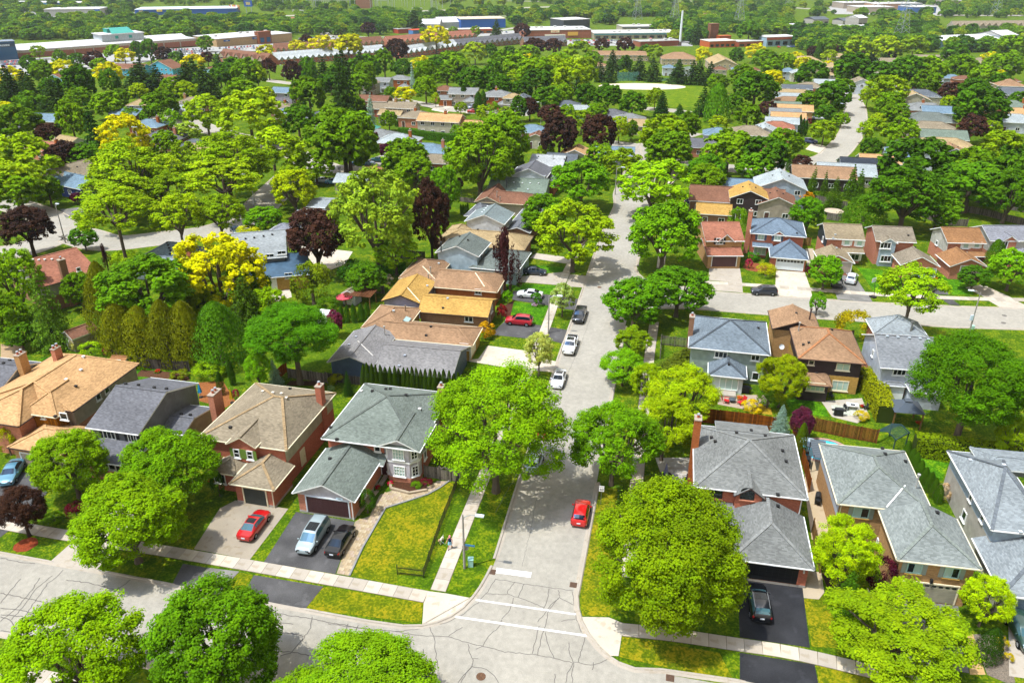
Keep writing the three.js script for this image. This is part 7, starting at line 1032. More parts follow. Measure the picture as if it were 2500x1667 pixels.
// ---------- the walker and the dog ----------
function blob(bones, cell, k = 0.02) {   // bones: [a, b, ra, rb]; one smooth skin round tapered capsules
 const lo = V(9,9,9), hi = V(-9,-9,-9); for (const [a, b, ra, rb] of bones) { const r = Math.max(ra, rb) + 0.05; for (const p of [a, b]) { lo.min(p.clone().subScalar(r)); hi.max(p.clone().addScalar(r)); } }
 const size = Math.max(hi.x - lo.x, hi.y - lo.y, hi.z - lo.z), res = Math.ceil(size / cell) + 4, mc = new MarchingCubes(res, M_WHITE, false, false, 60000), half = size / 2 + cell * 2, c = lo.clone().add(hi).multiplyScalar(0.5); mc.isolation = 0;
 const d = V(0,0,0), e = V(0,0,0); for (let z = 0; z < res; z++) for (let y = 0; y < res; y++) for (let x = 0; x < res; x++) { const p = V(c.x + (x - res / 2) / (res / 2) * half, c.y + (y - res / 2) / (res / 2) * half, c.z + (z - res / 2) / (res / 2) * half); let f = 9; for (const [a, b, ra, rb] of bones) { d.subVectors(b, a); e.subVectors(p, a); const t = clamp01(e.dot(d) / Math.max(1e-9, d.lengthSq())), q = e.addScaledVector(d, -t).length() - (ra + (rb - ra) * t), m = clamp01(0.5 + 0.5 * (f - q) / k); f = f + (q - f) * m - k * m * (1 - m); } mc.field[x + y * res + z * res * res] = -f; }
 mc.update(); const n = mc.count, g = new THREE.BufferGeometry(), pos = new Float32Array(n * 3), nor = new Float32Array(n * 3); for (let i = 0; i < n; i++) { for (let j = 0; j < 3; j++) pos[i * 3 + j] = mc.positionArray[i * 3 + j] * half + [c.x, c.y, c.z][j]; for (let j = 0; j < 3; j++) nor[i * 3 + j] = mc.normalArray[i * 3 + j]; } g.setAttribute('position', new THREE.BufferAttribute(pos, 3)); g.setAttribute('normal', new THREE.BufferAttribute(nor, 3)); g.computeVertexNormals(); return g;
}
{ const at = P(1099,1341), g = thing('person', 'walker in navy tank top, pale blue shorts and pink cap holding a leash', 'person', V(at.x, 0.055, at.z),-0.25), skin = plainM(0xb87c62,0.6),S = (x, y, z) => V(x, y, z);
 const fingers = []; for (const s of [-1,1]) { const w = s > 0 ? S(0.27,0.86,0.06) : S(-0.34,0.95,0.26); for (let i = 0; i < 4; i++) { const o = S((i - 1.5) * 0.004,-0.06,(i - 1.5) * 0.02), t = S(-s * 0.02,-0.1 - 0.006 * (i === 1 || i === 2),(i - 1.5) * 0.022); fingers.push([w.clone().add(o), w.clone().add(t),0.011,0.009]); } fingers.push([w.clone().add(S(-s * 0.01,-0.02,0.03)), w.clone().add(S(-s * 0.03,-0.06,0.05)),0.012,0.01]); fingers.push([w, w.clone().add(S(0,-0.06,0)),0.026,0.03]); }
 part(g, 'body', blob([[S(0,0.95,0),S(0,1.15,0),0.14,0.12],[S(0,1.15,0),S(0,1.35,0),0.12,0.13],[S(-0.15,1.38,0),S(0.15,1.38,0),0.065,0.065],[S(0,1.38,0),S(0,1.52,0.01),0.055,0.05],[S(0,1.58,0.02),S(0,1.66,0.0),0.085,0.09],[S(0,1.58,0.1),S(0,1.56,0.115),0.012,0.016],[S(-0.085,1.6,0),S(-0.09,1.62,0),0.018,0.018],[S(0.085,1.6,0),S(0.09,1.62,0),0.018,0.018],[S(0.19,1.38,0),S(0.25,1.12,-0.03),0.05,0.042],[S(0.25,1.12,-0.03),S(0.27,0.86,0.06),0.04,0.028],[S(-0.19,1.38,0),S(-0.27,1.13,0.02),0.05,0.042],[S(-0.27,1.13,0.02),S(-0.34,0.95,0.26),0.04,0.028],[S(-0.09,0.92,0),S(-0.1,0.5,0.12),0.095,0.06],[S(-0.1,0.5,0.12),S(-0.1,0.1,0.14),0.056,0.038],[S(0.09,0.92,0),S(0.1,0.5,-0.02),0.095,0.06],[S(0.1,0.5,-0.02),S(0.1,0.12,-0.24),0.056,0.038]],0.014), skin); part(g, 'hands', blob(fingers, 0.006,0.004), skin);
 part(g, 'tank_top', blob([[S(0,0.97,0),S(0,1.15,0),0.165,0.14],[S(0,1.15,0),S(0,1.33,0),0.14,0.148],[S(-0.1,1.37,0),S(0.1,1.37,0),0.075,0.075]],0.016), mat('navy_cloth', 0x16204c)); part(g, 'shorts', blob([[S(0,0.97,0),S(0,0.86,0),0.168,0.15],[S(-0.09,0.9,0),S(-0.1,0.66,0.07),0.115,0.11],[S(0.09,0.9,0),S(0.1,0.66,-0.005),0.115,0.11]],0.016), mat('pale_blue_cloth', 0x7fb0cc));
 part(g, 'cap', blob([[S(0,1.68,-0.01),S(0,1.7,-0.01),0.108,0.1],[S(-0.05,1.665,0.11),S(0.05,1.665,0.11),0.03,0.03],[S(0,1.66,0.14),S(0,1.66,0.17),0.022,0.015]],0.012), mat('pink_cloth', 0xe08088)); part(g, 'hair', blob([[S(0,1.62,-0.06),S(0,1.5,-0.07),0.07,0.045]],0.012), plainM(0x6a4630)); for (const [x, y, z] of [[-0.1,0.04,0.2],[0.1,0.06,-0.26]]) part(g, 'shoe', blob([[S(x, y, z - 0.1),S(x, y - 0.01, z + 0.1),0.045,0.04]],0.012), plainM(0x3c3430)); for (const s of [-1,1]) part(g, 'eye', new THREE.SphereGeometry(0.012,8,6),M_BLACK).position.set(s * 0.035,1.61,0.098); part(g, 'mouth', boxGeo(0.045,0.01,0.01,0,1.545,0.098), plainM(0x8a3c3c)); }
{ const at = P(1077,1325), g = thing('dog', 'cream dog with tan head walking on the grass verge on a leash', 'dog', V(at.x, 0.01, at.z),-0.4), m = plainM(0xc8beaa, 0.9); const S = V; part(g, 'body', blob([[S(0,0.46,0.22),S(0,0.47,0.05),0.13,0.12],[S(0,0.47,0.05),S(0,0.48,-0.25),0.12,0.09],[S(0,0.48,-0.25),S(0,0.46,-0.34),0.09,0.1],[S(0,0.52,0.28),S(0,0.68,0.42),0.08,0.065], ...[-1,1].flatMap((s) => [[S(s * 0.075,0.42,0.25),S(s * 0.08,0.22,0.22),0.05,0.03],[S(s * 0.08,0.22,0.22),S(s * 0.08,0.03,0.25 + s * 0.04),0.028,0.03],[S(s * 0.08,0.44,-0.32),S(s * 0.09,0.28,-0.24),0.07,0.045],[S(s * 0.09,0.28,-0.24),S(s * 0.085,0.17,-0.38),0.04,0.025],[S(s * 0.085,0.17,-0.38),S(s * 0.085,0.03,-0.36),0.024,0.03]]),[S(0,0.52,-0.4),S(0,0.68,-0.52),0.03,0.015]],0.014), m); part(g, 'head', blob([[S(0,0.71,0.42),S(0,0.7,0.5),0.08,0.06],[S(0,0.68,0.52),S(0,0.66,0.62),0.045,0.035],[S(-0.07,0.73,0.4),S(-0.095,0.64,0.42),0.03,0.022],[S(0.07,0.73,0.4),S(0.095,0.64,0.42),0.03,0.022]],0.012), plainM(0xb08a5c)); part(g, 'nose', new THREE.SphereGeometry(0.018,8,6),M_BLACK).position.set(0,0.67,0.655); for (const s of [-1,1]) part(g, 'eye', new THREE.SphereGeometry(0.012,6,5),M_BLACK).position.set(s * 0.04,0.73,0.55);
 const h = P(1099,1341), a = V(h.x - 0.38,0.95, h.z + 0.3), b = V(at.x, 0.62, at.z + 0.32), c = a.clone().lerp(b, 0.5).setY(0.6), q = new Geo(); let pv = a; for (let i = 1; i <= 8; i++) { const t = i / 8, p = a.clone().multiplyScalar((1 - t) ** 2).addScaledVector(c, 2 * t * (1 - t)).addScaledVector(b, t * t); q.tube(pv, p, 0.008,0.008,5); pv = p; } single('leash', q.make(), plainM(0x9cb4bc), 'thin leash from the walker hand to the cream dog', 'leash'); }

// ---------- houses further back: roof middle in the photo, size in metres ----------
function gen(cr, x, y, w, d, a, he, t, rf, wall, label, o = {}) {
 const c = cr(x, y, he + d * 0.1), h = new House(he > 4 ? 'two_storey_house' : 'bungalow', label, a, c), hx = w / 2, hz = d / 2;
 const m = h.wing({ rect: [-hx, hx, -hz, hz], he, roof: t === 'h' ? 'hip' : 'gable', ax: t === 'gz' ? 'z' : 'x', pitch: o.p ?? 0.42, wall, shingle: rf, top: o.top, plain: 1 });
 if (o.g) { const g = h.wing({ rect: [hx * 0.1, hx * 0.98, hz - 1, hz + 3.2], he: 2.8, ax: 'z', ends: [0,1], pitch: 0.5, wall, shingle: rf, plain: 1 }); h.garage(h.put(g, 'f', (g.x0 + g.x1) / 2,1.1),Math.min(4.4, g.x1 - g.x0 - 0.8),2.1, paintM(o.g), { flat: 1 }); }
 const side = c.x > 0 ? 'l' : 'r', n = Math.max(1,Math.floor(w / 3.4)), ws = { frame: M_WHITE, noSill: 1 };
 for (let s = 0; s < (he > 4 ? 2 : 1); s++) { const yy = 1.5 + s * 2.7; for (let i = 0; i < n; i++) { const u = m.x0 + (i + 0.5) * (m.x1 - m.x0) / n; if (o.g && s === 0 && u > -0.3) continue; if (s === 0 && i === 0 && !o.g) h.door(h.put(m, 'f', u, 1.05),1,2.1, plainM(0x4a3028)); else h.window(h.put(m, 'f', u, yy),1.4,1.2, ws); } for (let i = 0; i < 2; i++) h.window(h.put(m, side, m.z0 + (i + 0.5) * (m.z1 - m.z0) / 2, yy),1.1,1.1, ws); }
 if (o.c) { const p = V(c.x + Math.cos(h.a) * hx * o.c, m.hr + 0.9, c.z + Math.sin(h.a) * hx * o.c); h.chimney(p, 0.8,0.9, o.cm ?? BRICK.orange); }
 for (let i = 0; i < 3; i++) { const u = (i - 1) * w * 0.16, v = -0.6; const b = part(h.g, 'roof_vent', ventGeo, M_BLACK); b.position.set(u, m.roofY(u, v) - 0.03, v); }
 return h;
}
const { tan: RT, gold: RG, brown: RB, rust: RR, taupe: RP, grey: RY, slate: RS, blue: RU, green: RN, pale: RL, dark: RD, sand: RA, moss: RM, cocoa: RC } = ROOF, BR = BRICK, SD = SIDE;
for (const q of [
 [J, 305,350,12,9,10,3, 'gx', RU, BR.brown, 'low house with plain blue grey roof between dark maples'],[J, 320,530,13,9,30,3, 'gx', RR, BR.rose, 'house with red brown roof and orange brick chimney', { c: 0.5 }],[J, 440,495,9,8,30,3, 'gx', RA, SD.white, 'white house with beige grey roof behind the red brown one'],
 [J, 445,690,13,11,25,3.2, 'gz', RP, SD.beige, 'house with taupe roof and triangular gable window', { c: -0.6, cm: BR.tan }],[J, 500,745,14,9,30,3, 'gx', RU, SD.cobalt, 'cobalt blue sided garage house with pale blue roof'],[J, 890,255,8,8,0,4.6, 'h', RA, SD.cream, 'cream house with beige hip roof above the golden locust'],[J, 1240,240,12,8,0,4.2, 'h', RP, BR.brown, 'dark walled house with low taupe roof by pines', { c: -0.6, cm: BR.tan }],[J, 1175,290,9,7,15,3, 'gx', RL, SD.white, 'house with whitish roof and brown chimney', { c: -0.7 }],[J, 820,312,12,8,15,3, 'gx', RU, BR.brown, 'house with steel blue roof behind the gold tree'],[J, 950,385,11,9,10,3, 'h', RU, BR.red, 'house with blue hip roof and orange chimney', { c: 0.6 }],[J, 1040,462,13,10,5,3.4, 'h', RD, BR.brown, 'house with charcoal hip roof and pink chimney', { c: 0.6, cm: BR.rose }],[J, 1245,512,10,8,10,3, 'h', RS, SD.white, 'house with slate blue roof and white flue'],[J, 1290,540,8,7,10,3, 'gx', RA, SD.beige, 'house with beige roof tucked before the slate one'],
 [J, 1815,178,10,8,15,5, 'gx', RU, SD.lilac, 'lilac house with pale blue gable by the townhouse road', { c: 0.9 }],[J, 1812,275,9,8,10,3, 'h', RP, BR.brown, 'house with taupe hip roof and rusty chimney', { c: 0.1 }],[J, 1812,308,6,6,10,3, 'h', RU, SD.beige, 'small blue roofed annex under the tall maple'],[J, 2055,335,11,8,10,3.6, 'h', RS, SD.lilac, 'lilac walled house with slate hip roof and chimney', { c: 0.85, cm: BR.rose }],[J, 60,425,9,8,10,3, 'gx', RD, SD.beige, 'house glimpsed behind the dark edge maple'],
 [K, 268,125,8,8,8,5, 'gz', RP, SD.beige, 'tan gabled house with black shutters and brick porch', { c: -0.3, g: 0x9a4a30 }],[K, 350,112,9,8,8,5.2, 'gx', RY, SD.white, 'white house joined to an orange brick one', { g: 0x8a8a88 }],[K, 462,98,11,8,8,5.6, 'h', RY, BR.orange, 'orange brick house with grey roof by the blue spruce', { g: 0x9a4a30 }],[K, 748,165,9,8,6,5, 'h', RC, BR.rose, 'house with chestnut hip roof beside the grey ones'],[K, 870,182,12,9,6,5, 'gx', RY, SD.beige, 'beige house with grey brown gable roof', { g: 0xb0b4b8 }],[K, 755,225,6,6,6,2.8, 'gx', RY, BR.orange, 'brick garage wing with grey roof beside slim cedars'],[K, 1085,198,12,9,6,5, 'h', RY, BR.orange, 'orange brick house with grey hip roof behind twin cedars', { c: -0.1, g: 0x9a9a98 }],[K, 1185,215,8,7,6,5, 'h', RA, SD.cream, 'cream house with sandy roof next to brick house'],[K, 1245,230,9,8,6,4.2, 'gz', RS, SD.white, 'house with dark slate gable next to the crimson trees'],
 [K, 275,228,16,8,12,3, 'gx', RC, BR.brown, 'long bungalow with cocoa roof beside the blue spruce'],[K, 345,278,11,8,12,3, 'gx', RP, BR.red, 'red brick bungalow with taupe roof behind spruce'],[K, 480,272,11,8,14,5, 'gx', RP, SD.beige, 'tan two storey house with taupe gable', { c: -0.5, cm: BR.tan }],[K, 410,318,9,7,14,3, 'gx', RA, SD.beige, 'low wing with sand roof under the taupe gable'],[K, 570,330,12,9,14,3.4, 'h', RP, BR.rose, 'brick house with taupe roof and raised deck', { c: -0.1 }],[K, 725,350,15,9,14,5, 'gx', RT, SD.cream, 'cream house with warm tan gable roof', { c: 0.2 }],[K, 840,385,13,8,14,3.4, 'gx', RC, BR.rose, 'house with brown roof and pink brick chimneys', { c: -0.8, cm: BR.rose }],[K, 925,392,8,8,14,3.4, 'gx', RT, SD.cream, 'house with light tan roof against the tall maple', { c: -0.9, cm: BR.rose }],
 [K, 270,412,6,5,10,2.6, 'h', roofM(0x5aa090),SD.white, 'small building with sea teal roof by the maple'],[K, 330,450,11,9,10,3, 'h', RY, BR.brown, 'bungalow with ash grey roof beside the plum tree'],[K, 450,480,13,10,12,3, 'h', RL, BR.rose, 'bungalow with pale grey roof and brick chimney', { c: 0.6 }],[K, 610,545,17,11,10,3, 'h', RU, BR.rose, 'bungalow with broad blue grey hip roof', { c: 0.7, cm: BR.rose }],[K, 690,610,11,8,10,3, 'h', RP, BR.red, 'bungalow with taupe roof before the tall maple'],[K, 165,735,9,7,10,3, 'gx', RL, SD.beige, 'pale roofed house peeking above the silver maple'],[K, 295,685,5,5,10,3, 'gx', RR, SD.beige, 'small rust roofed garage by the parked cars'],
 [K, 1530,262,10,8,8,3.4, 'h', RS, BR.red, 'red brick house with slate roof beside the ball field trees', {}],[K, 1600,290,9,7,8,3, 'gx', RL, SD.pale, 'pale blue roofed house by the dark round maple'],[K, 1310,420,11,9,12,3, 'h', RU, BR.brown, 'house with steel blue roof beside the crimson maples'],[K, 1338,468,7,6,12,3.2, 'gz', RC, SD.cream, 'cream gabled house with brown roof by crimson maple'],[K, 1815,320,11,9,8,3, 'h', RD, BR.brown, 'house with mid grey hip roof near the ball field'],[K, 1925,350,12,10,8,3, 'h', RY, BR.brown, 'house with larger grey hip roof near the ball field'],[K, 2050,385,14,8,8,3, 'gx', RA, SD.beige, 'house with long beige roof above the street trees'],[K, 1590,572,10,8,14,3.2, 'gz', RT, SD.cream, 'cream gabled house with orange tan roof'],[K, 1500,605,9,8,14,3, 'gx', RS, SD.blue, 'house with dark slate roof before the orange tan gable'],[K, 1830,560,12,8,10,3, 'gx', RU, SD.grey, 'house with blue grey roof at the street bend'],
 [L, 400,438,9,8,12,5, 'h', RU, SD.white, 'white house with blue grey hip roof at the bend'],[L, 285,510,11,9,12,3, 'gx', RD, BR.rose, 'brick bungalow with weathered grey roof at the bend'],[L, 605,430,13,10,14,5, 'h', RP, BR.rose, 'brick house with taupe hip roof and tall bay', {}],[L, 700,418,8,9,14,5, 'gz', RL, SD.white, 'white gabled house next to the tall bay house'],[L, 780,398,11,8,14,4.6, 'h', RR, BR.rose, 'house with rust hip roof beside narrow cedars'],[L, 810,370,11,7,14,4.6, 'gx', RL, SD.white, 'house with pale grey roof behind the rust one'],[L, 850,338,12,7,14,3.6, 'gx', RT, SD.beige, 'house with tan roof in the tight row'],[L, 830,312,11,7,14,4.4, 'gx', RY, SD.white, 'house with grey roof in the tight row'],[L, 890,290,13,8,14,4, 'gx', RT, BR.tan, 'house with broad light brown roof in the tight row'],[L, 835,268,11,7,14,4, 'gx', RN, SD.beige, 'house with teal grey roof in the tight row'],[L, 860,238,13,8,14,3.6, 'h', RB, BR.brown, 'house with brown roof above the burgundy tree'],[L, 855,212,11,7,14,4, 'gx', RL, SD.white, 'house with silver roof above the brown one'],[L, 865,188,12,7,12,4, 'gx', RA, SD.beige, 'house with sandy roof above the silver one'],[L, 905,158,13,7,10,4.6, 'gx', RS, SD.blue, 'house with slate blue roof near the street top'],[L, 985,145,12,9,10,4.6, 'h', RP, BR.rose, 'house with taupe hip roof near the street top'],[L, 1080,124,10,8,10,5, 'gx', RL, SD.white, 'white house with light roof at the street top'],[L, 1312,122,11,9,10,5, 'gz', RP, SD.white, 'white house with twin taupe gables facing down the street', { g: 0xb8b4b0 }],
 [L, 1690,195,15,10,14,4.4, 'h', RS, SD.cream, 'house with big slate hip roof across the far street'],[L, 1650,222,12,8,14,4, 'gz', RA, SD.cream, 'house with cream gable and sand roof below the slate one'],[L, 1720,280,15,10,14,3.4, 'h', RY, BR.rose, 'house with grey hip roof and brick chimney across the street', { c: -0.1 }],[L, 1800,300,11,9,14,3.4, 'gx', RU, SD.white, 'house with blue grey roof behind the chimney house'],[L, 1745,345,17,11,14,3.4, 'h', RM, BR.brown, 'house with wide mossy grey hip roof'],[L, 1760,405,17,11,14,3.4, 'h', RP, BR.brown, 'house with wide taupe roof behind the street trees'],[L, 1800,455,17,10,14,3.4, 'gx', RN, SD.beige, 'house with wide green grey roof and beige gable'],[L, 1835,510,18,11,14,3.4, 'h', RA, SD.beige, 'house with wide stone coloured hip roof'],[L, 1790,562,13,9,14,4.2, 'gz', RS, SD.white, 'white gabled house with slate roof by the dark grove'],[L, 1895,560,10,9,14,3.6, 'gz', RB, SD.cream, 'cream gabled house with brown roof by the dark grove'],[L, 1600,572,12,8,14,3, 'gx', RU, SD.white, 'house with blue roof in front of the white gable'],[L, 1430,612,11,8,12,3, 'gx', RT, SD.beige, 'house with tan roof beside the black roof'],[L, 1335,640,13,10,12,3.4, 'gx', roofM(0x3e444c),SD.grey, 'house with near black shingle roof at the bend'],[L, 1215,675,15,10,12,3, 'gx', RL, SD.beige, 'house with pale grey roof before the black one'],[L, 1070,692,16,10,12,3.4, 'gx', RB, SD.dark, 'house with brown roof and dark brown gable behind cedars'],
 [L, 2270,268,14,11,12,3.6, 'h', RN, BR.rose, 'house with sage roof and chimneys at the far street', { c: 0.6 }],[L, 2320,185,16,11,12,4.6, 'gx', RS, SD.charcoal, 'large house with dark slate roof among dark trees'],[L, 2300,355,13,10,12,3.6, 'h', RL, SD.white, 'white house with pale green roof among dark trees'],[L, 2330,312,8,8,12,3.6, 'gx', RT, BR.tan, 'small tan roofed house beside the sage roof', { c: 0.3 }],[L, 850,50,10,9,8,5, 'h', RU, SD.white, 'white house with blue hip roof below golden trees'],[L, 910,62,8,8,8,5, 'gz', RL, SD.cream, 'cream house squeezed beside the blue hip roof'],[L, 1100,72,9,8,8,5, 'h', RA, SD.beige, 'beige house by the crimson tree above the street'],[L, 1395,28,9,9,8,5, 'h', RP, SD.cream, 'cream house with taupe roof above the white twin gables'],[L, 1895,92,10,8,10,4, 'h', RU, SD.white, 'house with light blue hip roof beyond the far street'],[L, 1985,100,13,8,10,4, 'h', RC, BR.rose, 'house with pinkish brown roof beyond the far street'],[L, 2275,112,8,7,10,4, 'h', RC, SD.beige, 'pinkish roofed house by the golden tree edge'],[L, 1595,158,8,7,10,4, 'gx', RB, SD.white, 'house with brown roof behind the street maples'],[L, 90,28,9,8,5,5.2, 'h', RU, SD.white, 'white house with blue roof overlooking the ball field'],[L, 215,38,7,7,5,5, 'h', RN, SD.white, 'house with green roof overlooking the ball field'],[L, 412,40,9,8,5,5.2, 'h', RC, SD.cream, 'cream house with pink roof overlooking the ball field'],[L, 525,38,8,7,5,4, 'h', RU, SD.white, 'small blue roofed house past the ball field'],[L, 630,45,8,7,5,5, 'h', RC, SD.cream, 'pink roofed house past the ball field'],
 [I, 600,165,9,9,12,5, 'gz', RG, SD.dark, 'dark brown gabled house with tan roof and white windows', {}],[I, 375,275,8,7,12,2.9, 'gx', RG, BR.brown, 'low garage with tan roof beside the dark gable'],[I, 520,180,22,11,12,3.2, 'gx', RC, BR.brown, 'long house with mahogany roof behind the tan gable'],[I, 775,205,9,9,12,4, 'gz', RC, SD.beige, 'beige gabled wing with mahogany roof'],[I, 800,100,12,10,12,5, 'gz', RL, SD.pale, 'pale blue gabled house with light grey roof'],[I, 560,112,10,6,12,3, 'gx', RU, SD.pale, 'low wing with blue grey roof beside the pale gable'],
]) gen(...q);

// ---------- trees further back ----------
// each list: where they stand, then [kind, x, y, w, h] in that crop of the photo
const WORDS = { maple: 'round green maple', deep: 'dark green maple', olive: 'olive green maple', ash: 'bright loose ash', lime: 'lime yellow tree', locust: 'flat topped lime locust', gold: 'golden yellow locust', crimson: 'crimson black maple', plum: 'burgundy purple tree', ruby: 'ruby red shrub', spruce: 'pointed green spruce', bluespruce: 'blue grey spruce', pine: 'dark layered pine', cedar: 'narrow cedar', greencedar: 'broad green cedar', bigcedar: 'olive cedar', shrub: 'rounded green shrub', silver: 'silvery maple', goldshrub: 'yellow green shrub', blossom: 'pale blossom tree' };
const nearTo = (v) => { let b = null, bd = 1e9; for (const [p, l] of places) { const d = p.distanceTo(v); if (d < bd) { bd = d; b = l; } } return b.split(/ (?:beside|behind|between|above|below|in|near|at|before|by|across|overlooking|facing|under|past|among|tucked|peeking|glimpsed|squeezed|joined|next|along|against|seen|beyond|towards|on) /)[0].split(' ').slice(0,9).join(' '); };
function grove(cr, where, list) { for (const [k, x, y, w, h] of list) { const big = w > 330 ? 'large ' : w < 110 ? 'small ' : '', t = tree(k, cr, x, y + (k === 'spruce' || k === 'pine' ? 0 : h * 0.06), w * (k === 'gold' ? 1 : k === 'pine' || k === 'spruce' ? 1.35 : cr === J || cr === G ? 1.12 : 1.06),Math.max(h, w * 0.8) * (k === 'gold' ? 1 : 1.12), `${big}${WORDS[k]} ${where}`, undefined, { clear: k === 'locust' ? 0.1 : KIND[k][2] * 0.6 }); const l = `${big}${WORDS[k]} near the ${nearTo(t.position)}`; if (l.split(' ').length < 17) t.userData.label = l; } }
grove(J, 'in the yards before the mall', [['gold', 40,310,140,130],['maple', 90,385,270,230],['crimson', 300,455,150,120],['maple', 450,365,170,240],['spruce', 595,455,150,340],['gold', 790,470,310,320],['maple', 680,270,190,90],['crimson', 400,590,200,110],['locust', 130,620,400,220],['locust', 100,760,340,260],['maple', 305,815,150,170],['plum', 915,595,120,80],['maple', 1050,520,160,160],['lime', 1165,580,160,160],['locust', 800,700,480,190],['locust', 1010,740,350,190],['locust', 1440,640,470,270],['locust', 1740,580,390,260],['maple', 2010,650,220,190],['lime', 1870,770,270,230],['locust', 1310,320,270,180],['locust', 1590,340,400,260],['maple', 2190,480,420,340],['lime', 2180,420,230,180],['deep', 1900,370,210,190],['maple', 1970,200,220,200],['pine', 2200,190,170,300],['lime', 1695,210,110,110],['maple', 1020,270,210,110],['shrub', 990,310,180,80],['shrub', 1085,370,150,90],['bluespruce', 965,405,55,85],['shrub', 830,340,110,60],['lime', 880,190,120,110],['lime', 1030,205,70,90],['lime', 1185,180,130,120],['pine', 880,110,230,170],['pine', 1000,120,150,170],['pine', 1190,110,180,190],['pine', 1300,120,190,190],['pine', 60,170,140,200],['pine', 190,180,140,200],['pine', 330,200,160,180],['deep', 500,130,180,210],['gold', 690,70,190,130],['gold', 400,50,170,80],['maple', 270,60,150,130],['gold', 60,90,170,110],['deep', 700,120,120,150],['shrub', 190,275,200,110],['maple', 500,235,170,110],['maple', 1530,180,180,110],['maple', 1590,60,170,160],['deep', 1430,90,110,110],['crimson', 1710,35,90,110],['crimson', 1860,60,110,120],['deep', 1970,90,90,130],['pine', 2150,60,140,180],['shrub', 1365,190,70,60],['plum', 1530,510,80,60],['silver', 1190,440,150,90],['maple', 760,235,140,80],['shrub', 490,640,130,60],['plum', 485,865,70,60],['shrub', 1375,490,80,70],['greencedar', 1740,440,160,110],['deep', 560,600,200,80],['maple', 2240,270,150,150],['maple', 2330,90,140,180]]);
grove(K, 'around the brick and tan houses', [['pine', 90,190,170,370],['bluespruce', 270,310,90,220],['maple', 390,370,110,110],['gold', 490,210,150,110],['bluespruce', 540,95,60,180],['maple', 620,80,150,180],['maple', 625,165,150,150],['maple', 205,130,70,60],['maple', 400,205,80,90],['lime', 688,235,55,80],['cedar', 868,210,55,110],['cedar', 960,255,55,120],['cedar', 990,245,50,110],['lime', 848,290,85,70],['lime', 990,315,90,80],['shrub', 1060,290,80,50],['lime', 1140,330,100,90],['deep', 930,115,200,140],['deep', 1060,70,110,150],['maple', 760,80,140,120],['lime', 1140,160,130,80],['maple', 1330,70,250,160],['deep', 1330,120,180,110],['lime', 1560,90,240,220],['silver', 1590,50,160,190],['pine', 1510,140,110,110],['pine', 1620,130,130,130],['deep', 1400,230,180,140],['deep', 1650,210,170,140],['deep', 1790,220,180,150],['deep', 1945,260,180,130],['lime', 2090,225,110,120],['spruce', 2140,280,90,150],['spruce', 2250,330,80,90],['deep', 1220,290,110,140],['crimson', 1290,290,120,120],['crimson', 1420,330,140,110],['crimson', 1480,460,240,250],['crimson', 1730,445,215,230],['maple', 1530,330,110,110],['lime', 1620,370,160,130],['maple', 1720,320,140,80],['lime', 1860,420,130,150],['maple', 1940,430,90,110],['maple', 1110,480,350,330],['maple', 970,590,430,400],['lime', 1390,570,120,80],['maple', 130,490,380,360],['plum', 300,500,60,100],['plum', 375,560,100,80],['maple', 500,610,300,190],['maple', 550,690,240,160],['lime', 2140,460,320,200],['maple', 2170,560,300,180],['maple', 1740,600,190,130],['lime', 1880,640,240,180],['plum', 835,775,60,70],['deep', 160,60,120,150],['maple', 1190,640,120,60],['pine', 200,280,140,120],['shrub', 830,445,100,50],['maple', 2290,410,180,170]]);
grove(K, 'before the ball field', [['lime', 1450,60,180,200],['maple', 1210,40,200,170],['lime', 1660,60,150,190],['deep', 1100,150,170,110],['maple', 1500,200,150,110],['deep', 1240,170,140,110],['lime', 1200,110,150,120],['maple', 820,30,160,130],['deep', 700,50,130,120],['deep', 60,90,150,150],['maple', 30,330,160,120],['deep', 480,40,120,110]]);
grove(K, 'along the ball field edge', [['pine', 1740,60,75,120],['pine', 1800,55,90,130],['pine', 1900,30,110,120],['pine', 1990,40,120,130],['pine', 2080,50,110,130],['shrub', 1795,95,45,40],['lime', 1890,75,60,50],['pine', 2240,60,110,130],['pine', 2330,70,90,130]]);
